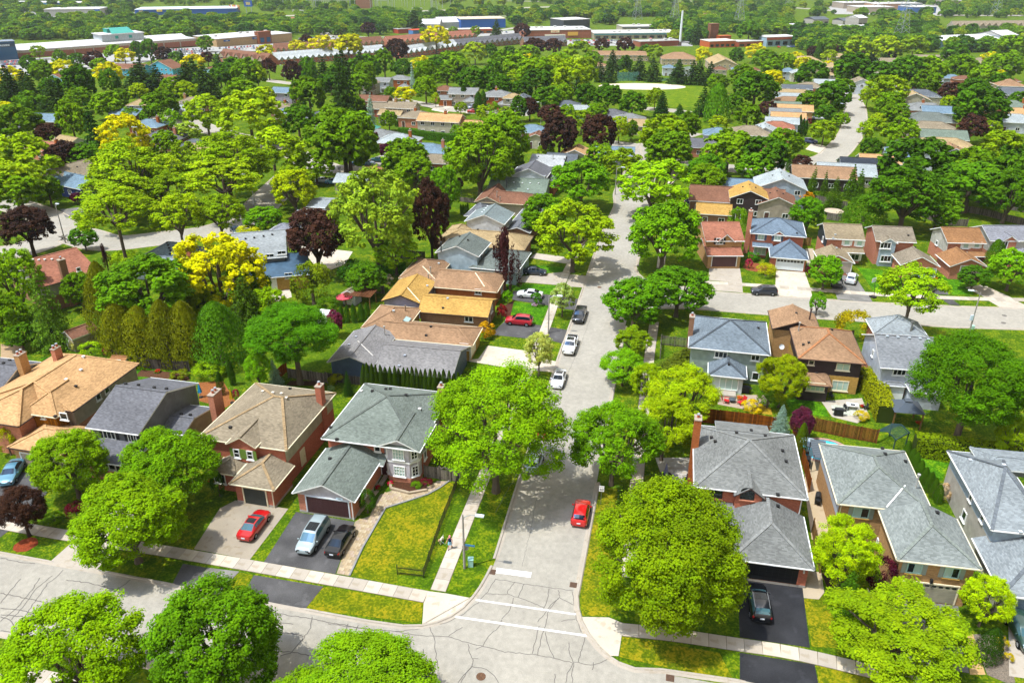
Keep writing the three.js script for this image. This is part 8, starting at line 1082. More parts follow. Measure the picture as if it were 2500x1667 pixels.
grove(L, 'along the far street', [['pine', 145,70,110,120],['pine', 280,70,110,130],['pine', 350,75,90,130],['spruce', 310,250,110,170],['greencedar', 400,250,150,210],['spruce', 40,280,90,160],['spruce', 155,315,70,80],['lime', 405,390,120,80],['maple', 560,100,190,160],['deep', 640,170,260,170],['deep', 500,260,110,110],['maple', 590,340,180,130],['gold', 740,110,150,110],['crimson', 720,300,120,80],['maple', 985,250,150,110],['deep', 1130,210,230,160],['maple', 1180,285,70,70],['deep', 1000,75,190,110],['deep', 1090,325,130,90],['maple', 1190,365,100,80],['lime', 1080,440,170,130],['maple', 1200,160,130,90],['locust', 1360,215,110,110],['lime', 1480,180,240,180],['maple', 1500,270,190,120],['lime', 1420,370,110,80],['locust', 1390,430,170,130],['maple', 1530,330,170,130],['maple', 1580,440,190,170],['deep', 1375,545,140,120],['gold', 945,15,100,60],['gold', 1100,20,80,60],['maple', 1250,55,190,130],['deep', 1450,70,190,120],['deep', 1600,60,200,120],['maple', 1730,130,180,130],['lime', 1880,270,110,110],['crimson', 1890,190,150,110],['deep', 2030,190,210,170],['deep', 2080,280,320,220],['crimson', 2025,410,180,150],['lime', 2150,430,130,110],['gold', 2205,85,80,70],['maple', 2090,100,170,110],['deep', 2210,130,140,110],['spruce', 1665,525,35,70],['maple', 470,560,310,240],['deep', 690,600,300,210],['maple', 830,510,210,170],['crimson', 940,640,110,80],['maple', 100,440,240,170],['maple', 100,560,240,170],['maple', 330,740,220,190],['deep', 1670,660,420,190],['maple', 2030,680,330,260],['deep', 2260,720,260,300],['lime', 2230,540,260,140],['deep', 2290,590,180,160],['maple', 1780,50,150,90],['maple', 1920,30,160,80],['spruce', 2030,60,60,80],['maple', 2180,20,160,80],['crimson', 1160,70,70,70],['maple', 400,130,130,90],['deep', 2310,250,110,120],['greencedar', 2190,400,60,90],['maple', 750,40,140,100],['ruby', 640,490,40,35],['ruby', 985,385,40,40],['cedar', 850,650,30,70],['cedar', 880,640,30,80]]);
grove(G, 'behind the crescent', [['ash', 90,160,300,240],['maple', 300,160,150,170],['ruby', 485,210,60,50],['locust', 1080,180,320,200],['maple', 60,60,200,140],['deep', 2330,720,250,170],['shrub', 2080,900,130,80],['maple', 1480,620,120,120]]);

// ---------- the mall, shops and works beyond the houses ----------
const M_ASPH = mat('lot_asphalt', 0xa6a6a2, { map: TX.asphalt, roughness: 0.95 });
function lot(...pts) { return setting('parking_lot', sheetOf(pts, 0.03),M_ASPH); }
/** A flat roofed block: its front foot runs between two photo points. */
function block(name, label, p, q, h, depth, wall, roofm, o = {}) {
 const len = p.distanceTo(q), a = Math.atan2(q.z - p.z, q.x - p.x), g = thing(name, label, o.cat ?? 'building', p.clone().lerp(q, 0.5),-a); places.push([g.position.clone(), label]);
 part(g, 'wall', boxGeo(len, h, depth, 0, h / 2,-depth / 2), wall); part(g, 'roof', o.gable ? new Geo().poly([V(-len / 2 - 0.5, h, 0.5),V(len / 2 + 0.5, h, 0.5),V(len / 2 + 0.5, h + o.gable, -depth / 2),V(-len / 2 - 0.5, h + o.gable, -depth / 2)]).poly([V(len / 2 + 0.5, h, -depth - 0.5),V(-len / 2 - 0.5, h, -depth - 0.5),V(-len / 2 - 0.5, h + o.gable, -depth / 2),V(len / 2 + 0.5, h + o.gable, -depth / 2)]).poly([V(len / 2, h, 0),V(len / 2, h, -depth),V(len / 2, h + o.gable, -depth / 2)]).poly([V(-len / 2, h, -depth),V(-len / 2, h, 0),V(-len / 2, h + o.gable, -depth / 2)]).make() : boxGeo(len + 0.6,0.5, depth + 0.6,0, h + 0.25,-depth / 2), roofm);
 const n = Math.round(len / (o.bay ?? 9)); if (o.piers) for (let i = 0; i <= n; i++) part(g, 'pier', boxGeo(1, h, 0.6,-len / 2 + i * len / n, h / 2,0.3), o.piers); if (o.win) for (let i = 0; i < n; i++) part(g, 'window', boxGeo(len / n * 0.6, h * 0.4,0.2,-len / 2 + (i + 0.5) * len / n, h * (o.wy ?? 0.35),0.1), o.glass ?? glassDark);
 if (o.units) for (let i = 0; i < o.units; i++) part(g, 'roof_unit', boxGeo(3,1.6,3,(hash(i, 1, n) - 0.5) * len * 0.8, h + 1.3,-depth * (0.2 + 0.6 * hash(i, 2, n))), plainM(0xb4b4b0)); if (o.band) part(g, 'fascia_band', boxGeo(len + 0.3, h * 0.25,0.5,0, h * 0.86,0.2), o.band);
 for (const [t, x, y, w, hh, bg, fg] of o.signs ?? []) part(g, 'sign', plateGeo(w, hh, 0.3), signMat(t, 256,Math.round(256 * hh / w), bg, fg, Math.round(256 * hh / w * 0.62))).position.set(x * len / 2, y, 0.5);
 return g;
}
const W_ROOF = mat('white_roof', 0xd4d4d2, { map: TX.noise }),B_MALL = paintM(0xa86448),T_MALL = paintM(0xb89a6c),M_TEAL = mat('skylight_glass', 0x2c8c80, { roughness: 0.2 }),M_CYAN = mat('tower_glass', 0x14486c, { roughness: 0.1 });
lot(M(-300,400),M(200,372),M(1250,300),M(1900,262),M(2250,225),M(2200,262),M(1700,320),M(1050,365),M(150,480),M(-300,520)); lot(N(940,205),N(1250,190),N(1260,250),N(940,240)); lot(N(1480,255),N(2320,250),N(2330,295),N(1480,290)); lot(O(1100,40),O(1800,30),O(1850,95),O(1150,90)); lot(M(150,60),M(870,80),M(860,110),M(150,110));
{ const g = block('shopping_mall', 'long brick shopping mall with white roof and teal skylights', M(100,372),M(1255,298),7,60,B_MALL, W_ROOF, { piers: paintM(0xb8a898), bay: 16, band: paintM(0xc0b4a4), units: 6 }), len = M(100,372).distanceTo(M(1255,298)); for (const t of [-0.93,-0.72,-0.55,-0.18,0.55,0.82]) part(g, 'skylight', new Geo().box(t * len / 2,8.3,-22,15,1.6,7).make(),M_TEAL); for (let i = 0; i < 2; i++) part(g, 'pitched_roof', new Geo().poly([V(-len / 2 + 4,7.6,-8),V(len / 2 - 4,7.6,-8),V(len / 2 - 4,10.5,-26),V(-len / 2 + 4,10.5,-26)]).make(),W_ROOF).position.y = i * -0.02; part(g, 'pavilion', boxGeo(40,7,26, len * 0.1,11,-26), paintM(0xb8c4c8)); part(g, 'pavilion_roof', new Geo().box(len * 0.1,14.8,-26,42,0.7,28).make(),W_ROOF); part(g, 'glass_roof', new Geo().poly([V(len * 0.1 - 10,15.3,-14),V(len * 0.1 + 12,15.3,-14),V(len * 0.1 + 10,20,-26),V(len * 0.1 - 8,20,-26)]).box(len * 0.1 + 1,17,-32,22,4,12).make(),M_TEAL); for (const x of [-6,7]) part(g, 'window', boxGeo(3,2.5,0.3, len * 0.1 + x, 12,-12.8),M_TEAL); }
block('mall_entrance', 'blue glass mall entrance tower with white lettering', M(-130,392),M(118,378),15,16,M_CYAN, plainM(0x6c7884), { signs: [['MAPLEVIEW', 0.35,12.2,19,3, '#16364e', '#e8f0f4']], win: 1, bay: 5, glass: M_CYAN });
block('department_store', 'tan store wing with brown and blue entrance on the mall', M(1385,300),M(1865,265),8,50,T_MALL, W_ROOF, { units: 6, signs: [['SHOP', 0.0,6.2,8,2, '#1d4f86', '#e8e8e8'],['SHOP', -0.75,6,7,1.6, '#1d4f86', '#e8e8e8']] }); { const p = M(1655,283), q = M(1735,277); block('store_portal', 'rust brown glazed portal of the tan store', p, q, 12,8, paintM(0x8c4a1c), paintM(0x8c4a1c), { win: 1, bay: 8, glass: M_CYAN }); }
block('furniture_store', 'long blue furniture store with yellow sign beyond the trees', M(862,98),M(1510,88),8,60, plainM(0x0c4c9c), plainM(0xb8c4cc), { signs: [['IKEA', -0.88,6,12,4.5, '#0a4a9c', '#f0d020'],['IKEA', -0.52,6.6,8,3, '#f0d020', '#0a4a9c']] }); block('electronics_store', 'white and grey store with arched front and blue panel', M(285,106),M(640,102),10,50, paintM(0xb8b8b4),W_ROOF, { signs: [['', 0.9,6,9,7, '#1a4f9a', '#fff']] }); block('far_store', 'pale blue roofed store at the edge of the far wood', M(40,42),M(560,46),7,40, plainM(0x4c84b4),W_ROOF);
{ const g = thing('pylon_sign', 'tall blue sign board with yellow letters by the highway', 'sign', M(1590,92)); for (const s of [-1,1]) part(g, 'post', boxGeo(0.8,14,0.8, s * 4,7,0), plainM(0x8c9498)); part(g, 'sign_face', plateGeo(13,9,1), signMat('IKEA', 256,180, '#0a4a9c', '#f0d020', 84)).position.set(0,16,0); } for (let i = 0; i < 8; i++) { const f = thing('flag', ['red', 'white', 'yellow', 'orange'][i % 4] + ' banner flag in the row by the blue store', 'flag', M(1468 + i * 8,80),0, 'banner flags by the blue store'); part(f, 'pole', new Geo().tube(V(0,0,0),V(0,12,0),0.15,0.1,5).make(), plainM(0xb0b0b0)); part(f, 'banner', boxGeo(1.6,7,0.1,0.9,8.2,0), plainM([0xb84a20,0xd0d0cc, 0xc8a020,0xc06a20][i % 4])); }
block('warehouse', 'bright blue flat roofed warehouse behind the shops', N(850,182),N(1135,176),11,40, plainM(0x0f4fa0), plainM(0xb4a890), {}); block('warehouse', 'white gabled shed beside the blue warehouse', N(597,192),N(715,192),7,40, paintM(0xc8ccd0),W_ROOF, { gable: 5 }); block('warehouse', 'second white gabled shed with long roof', N(722,180),N(850,176),7,50, paintM(0xc8ccd0),W_ROOF, { gable: 5 }); block('warehouse', 'charcoal block with white flat roof behind the supermarket', N(1505,188),N(1672,180),11,35, plainM(0x33383e),W_ROOF); block('supermarket', 'brick and cream supermarket with red script sign', N(1252,248),N(1680,243),9,45,B_MALL, plainM(0xa8aca8), { units: 6, signs: [['Longo’s', -0.08,8,10,3, '#d8c8a4', '#b01c20'],['', 0.45,5,12,4, '#c89a3c', '#fff'],['', -0.08,3,24,3, '#ece8dc', '#fff']] }); block('strip_mall', 'long strip mall with pale roof and teal fascia', N(1700,250),N(2240,245),6,40, paintM(0xb0a890), plainM(0xaaaaa4), { units: 8, band: paintM(0x4c8c8c), win: 1 }); block('strip_mall', 'second strip mall row with dark parapet', N(1880,205),N(2280,200),6,30, paintM(0xb8b0a0), plainM(0xa0a09c), { units: 5, band: plainM(0x5c6468) }); block('restaurant', 'small restaurant with red roof tower and yellow sign', N(1995,300),N(2250,292),5,18, paintM(0x9c5a3c), plainM(0x8c8c88), { band: plainM(0x7c2c1c), units: 3 }); block('shop', 'low red fascia shop beside the townhouses', N(450,215),N(535,210),5,15, paintM(0xb84424), plainM(0xb0b0ac)); block('shop', 'blue and red drive through shop by trees', N(545,222),N(610,218),5,12, plainM(0x3c6c9c), plainM(0xb84424)); block('shop', 'row of shops with orange red awnings', N(720,220),N(1050,212),5,16, paintM(0xb8702c), plainM(0xb8b4ac), { band: paintM(0xb8442c), win: 1 });
block('restaurant', 'orange fronted restaurant with blue and white wing', O(345,305),O(510,300),6,20, paintM(0xc8622c), plainM(0xc4bcb0), { win: 1, bay: 6 }); block('restaurant', 'orange square tower of the restaurant', O(412,262),O(482,260),5,8, paintM(0xc85a20), paintM(0xc85a20)); block('shop', 'blue white shop with orange brick base', O(708,298),O(898,292),9,20, paintM(0x9cb8c8),W_ROOF, { band: paintM(0xb85a34), win: 1 }); block('shop', 'low orange brick shop between restaurant and blue shop', O(530,300),O(705,294),5,16, paintM(0xb8603c), plainM(0xb0b0a8), { win: 1 }); block('clock_tower', 'plain brown brick tower beside the orange restaurant', O(348,258),O(398,256),17,6, paintM(0x8c5c40), paintM(0x8c5c40), { cat: 'tower' }); block('warehouse', 'low white roofed warehouse with pale blue walls', O(1808,305),O(2190,292),7,40, paintM(0x84b0c8),W_ROOF, { gable: 3 }); block('warehouse', 'taller white gable of the pale blue warehouse', O(2200,285),O(2305,280),9,30, paintM(0xb0bcc4),W_ROOF, { gable: 4 });
for (const [x0, x1, y, label] of [[870,1010,200, 'long white roofed institutional wing among trees'],[1130,1400,210, 'white roofed institutional block with small tower'],[1290,1345,190, 'square white tower block among trees'],[1010,1105,160, 'grey gabled apartment block behind trees'],[1195,1290,168, 'second grey gabled apartment block behind trees']]) block('institution', label, O(x0, y),O(x1, y - 3), x1 - x0 < 60 ? 14 : 7,22, paintM(0xb4b0a8), x1 - x0 < 110 && x1 - x0 > 60 ? ROOF.slate : W_ROOF, { gable: x1 - x0 < 110 ? 3 : 0, win: 1 });
for (const [x0, x1, y, c, label] of [[1200,1390,55,0xa89c8c, 'far tan outlet store by the ridge'],[1400,1560,62,0xb89070, 'far orange outlet store by the ridge'],[1570,1700,60,0x9ca8b0, 'far grey outlet store with blue sign'],[1640,1790,85,0x3c6ca8, 'far blue outlet store by the ridge'],[1880,1980,40,0xb0a498, 'far pale office block on the slope'],[1300,1520,85,0xb4a894, 'nearer row of tan outlet stores']]) block('outlet_store', label, O(x0, y),O(x1, y - 2),9,40, paintM(c),W_ROOF, { units: 4 });
for (const [x0, x1, y] of [[285,405,135],[150,215,128]]) block('townhouse_row', (x0 > 200 ? 'longer' : 'shorter') + ' far row with terracotta roof among trees', O(x0, y),O(x1, y - 2),6,14, paintM(0xb8a488),ROOF.brown, { gable: 4, win: 1, bay: 7 });
/** A row of joined houses: one building, each unit with its own front gable, windows and door. */
function terrace(label, p, q, n, rf, wall, o = {}) {
 const len = p.distanceTo(q), a = Math.atan2(q.z - p.z, q.x - p.x), h = new House('townhouse_row', label, a * 180 / Math.PI, p.clone().lerp(q, 0.5), 'townhouses'), m = h.wing({ rect: [-len / 2, len / 2,-15,0], he: o.he ?? 4.4, roof: 'gable', ax: 'x', pitch: 0.75, wall, shingle: rf, plain: 1, ov: 0.3 }), w = len / n;
 const gg = new Geo().poly([V(-w * 0.36,0,0.1),V(w * 0.36,0,0.1),V(0, w * 0.36,0.1)]).make(), gr = new Geo().poly([V(-w * 0.42,-0.2,0.5),V(0, w * 0.36 + 0.3,0.5),V(0, w * 0.36 + 0.3,-4.5),V(-w * 0.42,-0.2,-0.5)], true).poly([V(w * 0.42,-0.2,0.5),V(0, w * 0.36 + 0.3,0.5),V(0, w * 0.36 + 0.3,-4.5),V(w * 0.42,-0.2,-0.5)]).make();
 for (let i = 0; i < n; i++) { const u = -len / 2 + (i + 0.5) * w; part(h.g, 'front_gable', gg, paintM(o.gab ?? 0xb4a48c)).position.set(u, m.he, 0); part(h.g, 'gable_roof', gr, rf).position.set(u, m.he, 0); for (const y of [1.6,3.5]) h.window(h.put(m, 'f', u + (y < 2 ? w * 0.2 : 0), y), w * 0.32,1.3, { noSill: 1 }); h.door(h.put(m, 'f', u - w * 0.22,1.05),1,2.1, plainM(0x5a3428)); }
}
terrace('brick townhouse row with six pale gables nearest the mall', M(1390,395),M(1690,418),6,ROOF.cocoa, BRICK.red); terrace('white roofed townhouse row with sharp gables', M(1740,415),M(2350,372),16, roofM(0xc2c8c8),BRICK.red, { gab: 0xa8acb0 }); terrace('white roofed townhouse row behind the dark maple', N(480,372),N(840,325),11, roofM(0xc2c8c8),BRICK.red, { gab: 0xa8acb0 }); terrace('white roofed townhouse row beside the crimson tree', N(250,372),N(380,360),4, roofM(0xc2c8c8),BRICK.red, { gab: 0xa8acb0 }); terrace('grey roofed townhouse row with long stepped ridge', N(830,318),N(1250,280),13,ROOF.dark, BRICK.brown, { gab: 0x8c8c8c }); terrace('grey roofed townhouse row towards the supermarket', N(1260,305),N(1530,295),8,ROOF.dark, BRICK.brown, { gab: 0x8c8c8c }); terrace('brown roofed townhouse row behind the white roofs', N(50,322),N(365,300),9,ROOF.cocoa, BRICK.rose); terrace('rust roofed townhouse row below the shops', N(390,298),N(720,275),10,ROOF.rust, BRICK.rose); terrace('second rust roofed townhouse row below the shops', N(640,272),N(950,255),10,ROOF.rust, BRICK.rose); terrace('chestnut roofed townhouse row by the yellow locusts', M(1760,350),M(2100,335),10,ROOF.cocoa, BRICK.red); terrace('long taupe apartment row on the far slope', O(1900,205),O(2420,200),13,ROOF.taupe, paintM(0xb0a898), { he: 7 });
for (const q of [[M, 770,418,36,12,8,5, 'gx', ROOF.cocoa, plainM(0x4c9cb8), 'turquoise gabled apartment building below the mall'],[M, 1050,415,22,12,20,5, 'gz', ROOF.cocoa, plainM(0x4c9cb8), 'second turquoise apartment building with twin gables'],[M, 385,490,14,10,14,4, 'gz', ROOF.cocoa, plainM(0x8cb4cc), 'small blue gabled apartment building among golden trees'],[M, 1090,490,12,10,14,4, 'gx', ROOF.cocoa, BRICK.brown, 'brown roofed apartment end behind pines'],[M, 1340,440,10,8,14,4, 'gz', ROOF.cocoa, plainM(0x8cb4cc), 'pale blue gable peeking between golden and green trees'],[M, 1865,115,16,12,5,6, 'h', ROOF.rust, BRICK.brown, 'old brick mansion with rust roof beside the highway'],[N, 1860,335,52,14,4,5, 'gx', ROOF.brown, paintM(0xc0b090), 'long apartment building with pinkish brown roof'],[N, 2240,350,30,22,4,5, 'h', ROOF.brown, paintM(0xc0b090), 'pyramid roofed apartment building above the ball field'],[N, 1500,350,12,10,4,4, 'h', ROOF.brown, paintM(0xc0b090), 'small pinkish roofed house behind tall limes'],[N, 1735,405,10,10,4,5.5, 'h', ROOF.brown, paintM(0xc0b090), 'cream house with pink hip roof behind pines'],[O, 425,365,20,34,4,5, 'gz', ROOF.sand, paintM(0xb8a888), 'long sand roofed apartment wing above the ball field'],[O, 960,370,24,16,8,4.5, 'h', ROOF.sand, paintM(0xb8a888), 'sand roofed apartment building among golden trees'],[O, 1170,350,16,12,8,4.5, 'h', ROOF.sand, paintM(0xb8a888), 'sand roofed block behind the lime shrub'],[O, 1090,410,20,12,8,4.5, 'h', ROOF.sand, paintM(0xb8a888), 'tan roofed block between golden trees'],[O, 1770,365,46,18,8,5, 'h', ROOF.taupe, paintM(0xb8a888), 'long taupe roofed block before the pale warehouse'],[O, 1540,385,24,16,8,5, 'gx', ROOF.taupe, paintM(0xb8a888), 'stepped taupe roofed block beside crimson trees'],[O, 2150,385,36,18,8,5, 'h', ROOF.taupe, paintM(0xb8a888), 'broad taupe roofed block with golden tree'],[O, 2260,520,12,12,10,5, 'h', ROOF.brown, paintM(0xb8a888), 'pinkish house by dark trees at the far street end']]) gen(...q);
// parked cars in the lots, too small to show more than body and glass
{ const cols = [[0xc8ccd0, 'white'],[0x16181c, 'black'],[0x848c94, 'silver'],[0x28406c, 'blue'],[0x9c1c1c, 'red'],[0x4c5458, 'grey']]; let n = 0; const cp = carParts('suv');
 const rowOf = (a, b, k, where) => { for (let i = 0; i < k; i++) { if (hash(i, k, 77) < 0.12) continue; const p = a.clone().lerp(b, (i + 0.5) / k),[hex, nm] = cols[Math.floor(hash(n, 3,9) * 6)], g = thing('parked_car', `${nm} car parked ${where}`, 'car', V(p.x, 0.04, p.z),0.2 + 0.05 * hash(n, 1,1), `${nm} cars parked ${where}`); part(g, 'body', cp.body, carPaint(hex)); part(g, 'windscreen', cp.windscreen, carGlass); part(g, 'rear_window', cp.rearGlass, carGlass); n++; } };
 for (const [a, b, k] of [[M(1060,322),M(1380,318),18],[M(1080,335),M(1330,332),15],[M(1120,348),M(1300,345),11],[M(1390,312),M(1850,288),24],[M(1480,318),M(1700,305),12],[M(0,400),M(120,396),9],[M(0,418),M(110,414),9],[M(0,440),M(110,432),8],[M(20,466),M(110,460),6],[M(1900,250),M(2200,235),18],[M(1880,262),M(2150,250),15],[M(2050,225),M(2200,215),8]]) rowOf(a, b, k, 'in the mall lot'); for (const [a, b, k] of [[N(1540,262),N(1990,262),24],[N(1560,275),N(2000,278),22],[N(1600,288),N(1750,288),8],[N(2030,250),N(2250,250),10],[N(960,215),N(1150,208),10]]) rowOf(a, b, k, 'by the supermarket'); for (const [a, b, k] of [[O(1240,66),O(1780,62),14],[O(760,305),O(960,300),10]]) rowOf(a, b, k, 'at the outlet stores'); }
// highway with trucks, roads between the shops
street([M(900,190),M(1190,142),M(1560,112),N(200,84),N(700,66),N(1200,50),N(2000,30),O(800,45),O(1500,90),O(2500,100)],24,0.02); street([M(1800,190),M(2100,180),N(0,225),N(350,235),N(700,205),N(1000,200),N(1250,170)],12,0.024); street([N(-100,120),N(400,115),N(900,105),N(1500,100)],12,0.026); street([N(1100,5),N(1700,12),N(2352,6)],16);
for (const [p, hex, c] of [[M(1140,135),0x1c3c7c, 'white trailer with navy cab'],[N(570,62),0xa8a8a4, 'dark and white trailer truck'],[N(20,78),0xc4c4c0, 'white trailer truck'],[M(2150,75),0xb01c1c, 'white trailer with red cab'],[M(1900,78),0xb0b4b8, 'plain white trailer truck'],[N(970,62),0x1c4c8c, 'blue trailer truck']]) { const g = thing('trailer_truck', c + ' on the highway', 'truck', p, 0.08); part(g, 'trailer', boxGeo(14,2.9,2.6,-2,2.4,0), hex === 0x1c4c8c ? plainM(0x1c4c8c) : W_ROOF); part(g, 'cab', new Geo().box(7.2,1.9,0,3.2,2.8,2.5).box(8.9,1.2,0,0.8,1.6,2.3).make(), plainM(hex)); for (const x of [-7,-5.8,4.5,8]) for (const s of [-1,1]) part(g, 'wheel', new Geo().tube(V(x, 0.5, s * 1.0),V(x, 0.5, s * 1.3),0.5,0.5,10).make(),M_RUBBER); }
// lattice towers of the power lines
function lattice(at, h, b, label) { const g = thing('power_pylon', label, 'pylon', at, 0.3), m = metalM(0x9aa4a8),W = (y) => b / 2 * Math.pow(1 - y / h, 0.9) + 0.5, q = new Geo(), lv = 8; for (let s = 0; s < 4; s++) { const sg = [[-1,-1],[1,-1],[1,1],[-1,1]], c = (i, k) => { const y = h * i / lv, w = W(y); return V(sg[k % 4][0] * w, y, sg[k % 4][1] * w); }; const leg = new Geo(); leg.bar(c(0, s), c(lv, s),0.3,0.3); part(g, 'leg', leg.make(), m); for (let i = 0; i < lv; i++) { q.bar(c(i, s), c(i + 1, s + 1),0.16,0.16).bar(c(i, s + 1), c(i + 1, s),0.16,0.16); } } const br = part(g, 'bracing', q.make(), m); br.userData.kind = 'stuff'; for (const f of [0.68,0.8,0.92]) part(g, 'cross_arm', new Geo().bar(V(-b * 0.75, h * f, 0),V(b * 0.75, h * f, 0),0.3,0.3).bar(V(-b * 0.75, h * f, 0),V(0, h * f + 2,0),0.2,0.2).bar(V(b * 0.75, h * f, 0),V(0, h * f + 2,0),0.2,0.2).make(), m); return g; }
lattice(O(1560,285),46,13, 'nearest lattice power pylon above the lime hedge trees'); lattice(O(528,195),44,12, 'lattice power pylon behind the orange restaurant'); lattice(O(2170,105),44,12, 'lattice power pylon on the far slope'); lattice(O(120,150),40,11, 'lattice power pylon beside the white monopole'); lattice(N(680,75),36,10, 'lattice pylon at the edge of the substation'); lattice(N(1975,125),38,11, 'lattice pylon above the terracotta roofs'); lattice(O(850,60),38,11, 'distant lattice pylon by the highway');
{ const g = thing('electric_substation', 'crowded steel gantries of the electric substation', 'substation', N(250,45)), m = metalM(0xa8b0b4); for (let i = 0; i < 34; i++) { const x = (hash(i, 1,4) - 0.5) * 330, z = (hash(i, 2,4) - 0.5) * 90, h = 12 + 16 * hash(i, 3,4), w = 8 + 10 * hash(i, 4,4); part(g, 'gantry', new Geo().bar(V(x - w, 0, z),V(x - w, h, z),0.7,0.7).bar(V(x + w, 0, z),V(x + w, h, z),0.7,0.7).bar(V(x - w, h * 0.9, z),V(x + w, h * 0.9, z),0.8,0.9).make(), m); } part(g, 'control_house', boxGeo(26,14,14,0,7,30), paintM(0x9c6c50)); }
{ const g = thing('monopole', 'tall white monopole beside the strip mall', 'pole', N(2247,292)); part(g, 'pole', new Geo().tube(V(0,0,0),V(0,34,0),1.3,1.0,12).make(), plainM(0xc8d0d4)); part(g, 'base_collar', boxGeo(3,4,3,0,2,0), plainM(0x4c3c34)); } { const g = thing('chain_backstop', 'tall green baseball backstop screen with side dugout fences', 'backstop', K(1915,125),0.1), m = mat('mesh_green', 0x5c8c80, { transparent: true, opacity: 0.55 }); part(g, 'screen', boxGeo(13,5,0.05,0,2.6,0), m); for (let i = 0; i < 5; i++) part(g, 'post', boxGeo(0.15,5.4,0.15,-6.4 + i * 3.2,2.7,0.05), metalM(0x7c9088)); part(g, 'dugout_fence', boxGeo(16,1.6,0.05,20,0.9,2), m); part(g, 'dugout_fence', boxGeo(10,1.6,0.05,-12,0.9,4), m); }
// nearer of the far trees, one by one
grove(M, 'between the mall and the houses', [['deep', 1480,425,130,120],['maple', 1560,455,160,150],['lime', 1640,475,120,130],['deep', 1960,430,110,130],['pine', 2060,470,140,190],['pine', 2180,440,150,200],['pine', 2300,440,140,190],['deep', 1400,470,130,120],['maple', 1300,520,150,120],['maple', 1100,545,140,90],['pine', 900,470,130,160],['pine', 1230,470,150,170],['pine', 150,540,130,180],['pine', 40,520,130,180],['deep', 330,560,140,140],['maple', 480,520,150,150],['deep', 2110,520,150,120],['maple', 2290,530,160,120],['maple', 640,420,120,90],['deep', 180,400,100,90],['deep', 870,315,85,110],['deep', 950,315,100,130],['crimson', 1040,345,110,80],['gold', 790,355,130,60],['maple', 725,330,110,80],['maple', 375,365,80,90],['deep', 490,375,100,80],['crimson', 600,375,120,60],['lime', 240,325,90,70],['maple', 1310,270,110,50],['deep', 1120,365,90,70],['spruce', 1160,370,60,90],['crimson', 1320,365,90,60],['spruce', 1385,385,60,90],['gold', 1230,400,150,70],['maple', 260,440,140,110],['gold', 1690,330,130,50],['gold', 2050,285,160,60],['gold', 1900,300,120,45],['gold', 2220,285,180,40],['crimson', 1950,260,90,50],['deep', 2070,160,70,60],['maple', 1190,175,110,70],['deep', 1350,150,100,90]]);
grove(N, 'before the townhouse rows', [['crimson', 435,310,150,130],['deep', 240,420,170,150],['maple', 360,390,130,150],['gold', 600,405,130,60],['lime', 940,325,150,100],['deep', 1040,330,90,100],['deep', 1160,330,100,80],['maple', 1280,350,150,90],['gold', 1280,385,110,70],['crimson', 1320,290,130,70],['crimson', 1440,290,110,80],['lime', 1600,330,180,140],['maple', 800,400,190,130],['deep', 690,420,130,130],['maple', 1120,400,190,130],['gold', 690,235,190,30],['gold', 130,285,180,30],['crimson', 255,180,90,70],['maple', 610,200,60,50],['maple', 800,195,60,50],['lime', 940,200,70,70],['pine', 1075,175,70,90],['crimson', 1240,190,100,70],['pine', 550,130,130,110],['deep', 720,100,90,60],['maple', 460,155,90,50],['pine', 1820,380,90,110],['deep', 1900,400,90,100],['maple', 1480,420,200,120],['lime', 2080,330,110,90],['crimson', 1750,280,90,50],['crimson', 1900,285,110,50],['deep', 2030,320,80,70],['maple', 1690,375,120,80]]);
grove(O, 'below the power lines', [['gold', 310,345,110,110],['gold', 640,325,130,60],['gold', 900,360,90,60],['gold', 945,405,120,60],['gold', 1100,415,80,60],['gold', 2140,375,120,50],['gold', 740,495,150,110],['deep', 520,350,90,90],['maple', 700,380,160,90],['maple', 830,390,130,90],['crimson', 1010,330,80,70],['cedar', 1042,330,45,110],['lime', 1110,355,100,50],['deep', 1270,430,220,160],['pine', 1390,350,70,80],['crimson', 1360,335,80,50],['pine', 1460,385,90,90],['lime', 1300,305,180,60],['lime', 1480,300,180,60],['lime', 1650,300,170,60],['deep', 1920,340,170,80],['maple', 2260,310,220,110],['crimson', 1500,340,80,50],['deep', 1600,440,220,110],['maple', 1740,440,200,120],['maple', 1960,430,190,100],['pine', 270,215,80,110],['deep', 600,200,150,80],['maple', 1080,300,130,60],['pine', 945,185,70,90],['crimson', 1130,310,80,40],['maple', 2250,420,180,90]]);
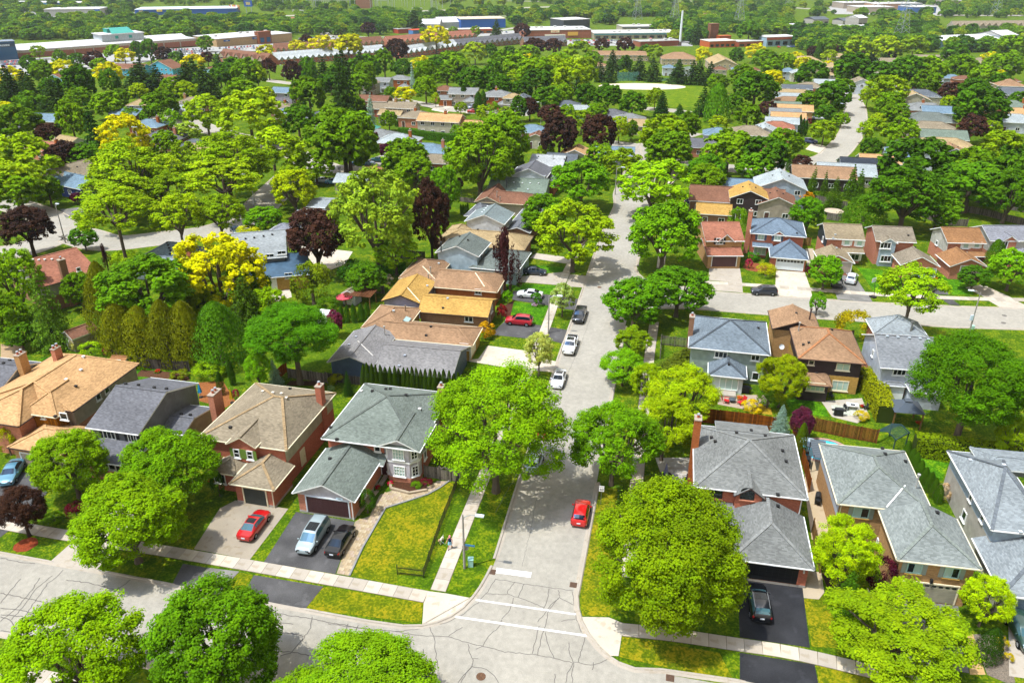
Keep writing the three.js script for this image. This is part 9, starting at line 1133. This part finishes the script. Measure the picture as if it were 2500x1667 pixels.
// woods that read as one mass
{ const keep = []; scene.fog = new THREE.FogExp2(0xdde6ea, 0.00005); const wood = (x0, x1, y0, y1, n, avoid = []) => { for (let i = 0; i < n; i++) { const x = x0 + (x1 - x0) * R0(), y = y0 + (y1 - y0) * Math.pow(R0(),0.8); if (avoid.some(([a, b, c, d]) => x > a && x < b && y > c && y < d)) continue; keep.push([P(x, y),6 + 7 * R0(),R0(),R0()]); } };
 wood(-40,700,44,84,420,[[330,700,30,42]]); wood(-40,2540,-32,14,900,[[780,1060,-40,30]]); wood(-40,330,12,36,160); wood(560,900,8,28,60,[[580,620,0,40]]); wood(700,950,34,66,130,[[695,725,0,80]]); wood(900,1110,44,62,70); wood(1350,1640,8,42,260,[[1430,1640,2,16]]); wood(1640,2040,16,84,520,[[1640,1660,0,90],[1930,2040,20,80]]); wood(1940,2540,34,104,620,[[1930,2140,42,84],[2050,2300,10,36],[2280,2540,44,82],[2290,2500,92,120]]); wood(1600,1740,40,90,60); wood(-40,700,78,98,260); wood(760,1500,36,62,260,[[1025,1240,44,72],[1370,1450,44,72]]); wood(1640,2060,84,106,120,[[1720,1960,86,118]]); wood(1950,2540,100,128,260,[[2285,2500,92,120]]); wood(690,960,60,86,60); wood(2300,2540,6,34,120); wood(1100,1500,26,44,90);
 const g = crownGeo('maple', 3,0), im = new THREE.InstancedMesh(g, leafM(0xffffff), keep.length), mt = new THREE.Matrix4(), col = new THREE.Color(), pal = [0x4c7a12,0x5c8a12,0x6c9612,0x3c6a14,0x56841a, 0x2f5a18,0x7c9a10]; keep.forEach(([p, w, a, b], i) => { mt.compose(V(p.x, w * 0.55, p.z), new THREE.Quaternion().setFromAxisAngle(UP, a * 6.28),V(w * 0.72, w * 0.6, w * 0.72)); im.setMatrixAt(i, mt); im.setColorAt(i, col.set(pal[Math.floor(b * 7)])); }); im.name = 'distant_woods'; tag(im, 'mixed green woods massed around the shops and highway', 'woods', undefined, 'stuff'); shade(im); scene.add(im); }

// lay everything on the falling land
for (const o of scene.children) {
 if (o.isLight || o === sky || o === sun.target) continue;
 if (o.isInstancedMesh) { const m = new THREE.Matrix4(); for (let i = 0; i < o.count; i++) { o.getMatrixAt(i, m); m.elements[13] += T(m.elements[14]); o.setMatrixAt(i, m); } continue; }
 if (o.position.lengthSq() > 0) { o.position.y += T(o.position.z); continue; }
 const lay = (k) => { if (!k.geometry) return; const p = k.geometry.getAttribute('position'); for (let i = 0; i < p.count; i++) { const d = T(p.getZ(i)); if (d) p.setY(i, p.getY(i) + d); } };
 if (o.userData.kind === 'structure') { lay(o); for (const c of o.children) if (c.position.lengthSq() > 0) c.position.y += T(c.position.z); else lay(c); }
}

// things that share a label share a group
{ const by = new Map(); for (const o of scene.children) { const l = o.userData.label; if (l) by.set(l, [...(by.get(l) ?? []), o]); } for (const [l, os] of by) if (os.length > 1) for (const o of os) o.userData.group ??= l; }
renderer.render(scene, camera);
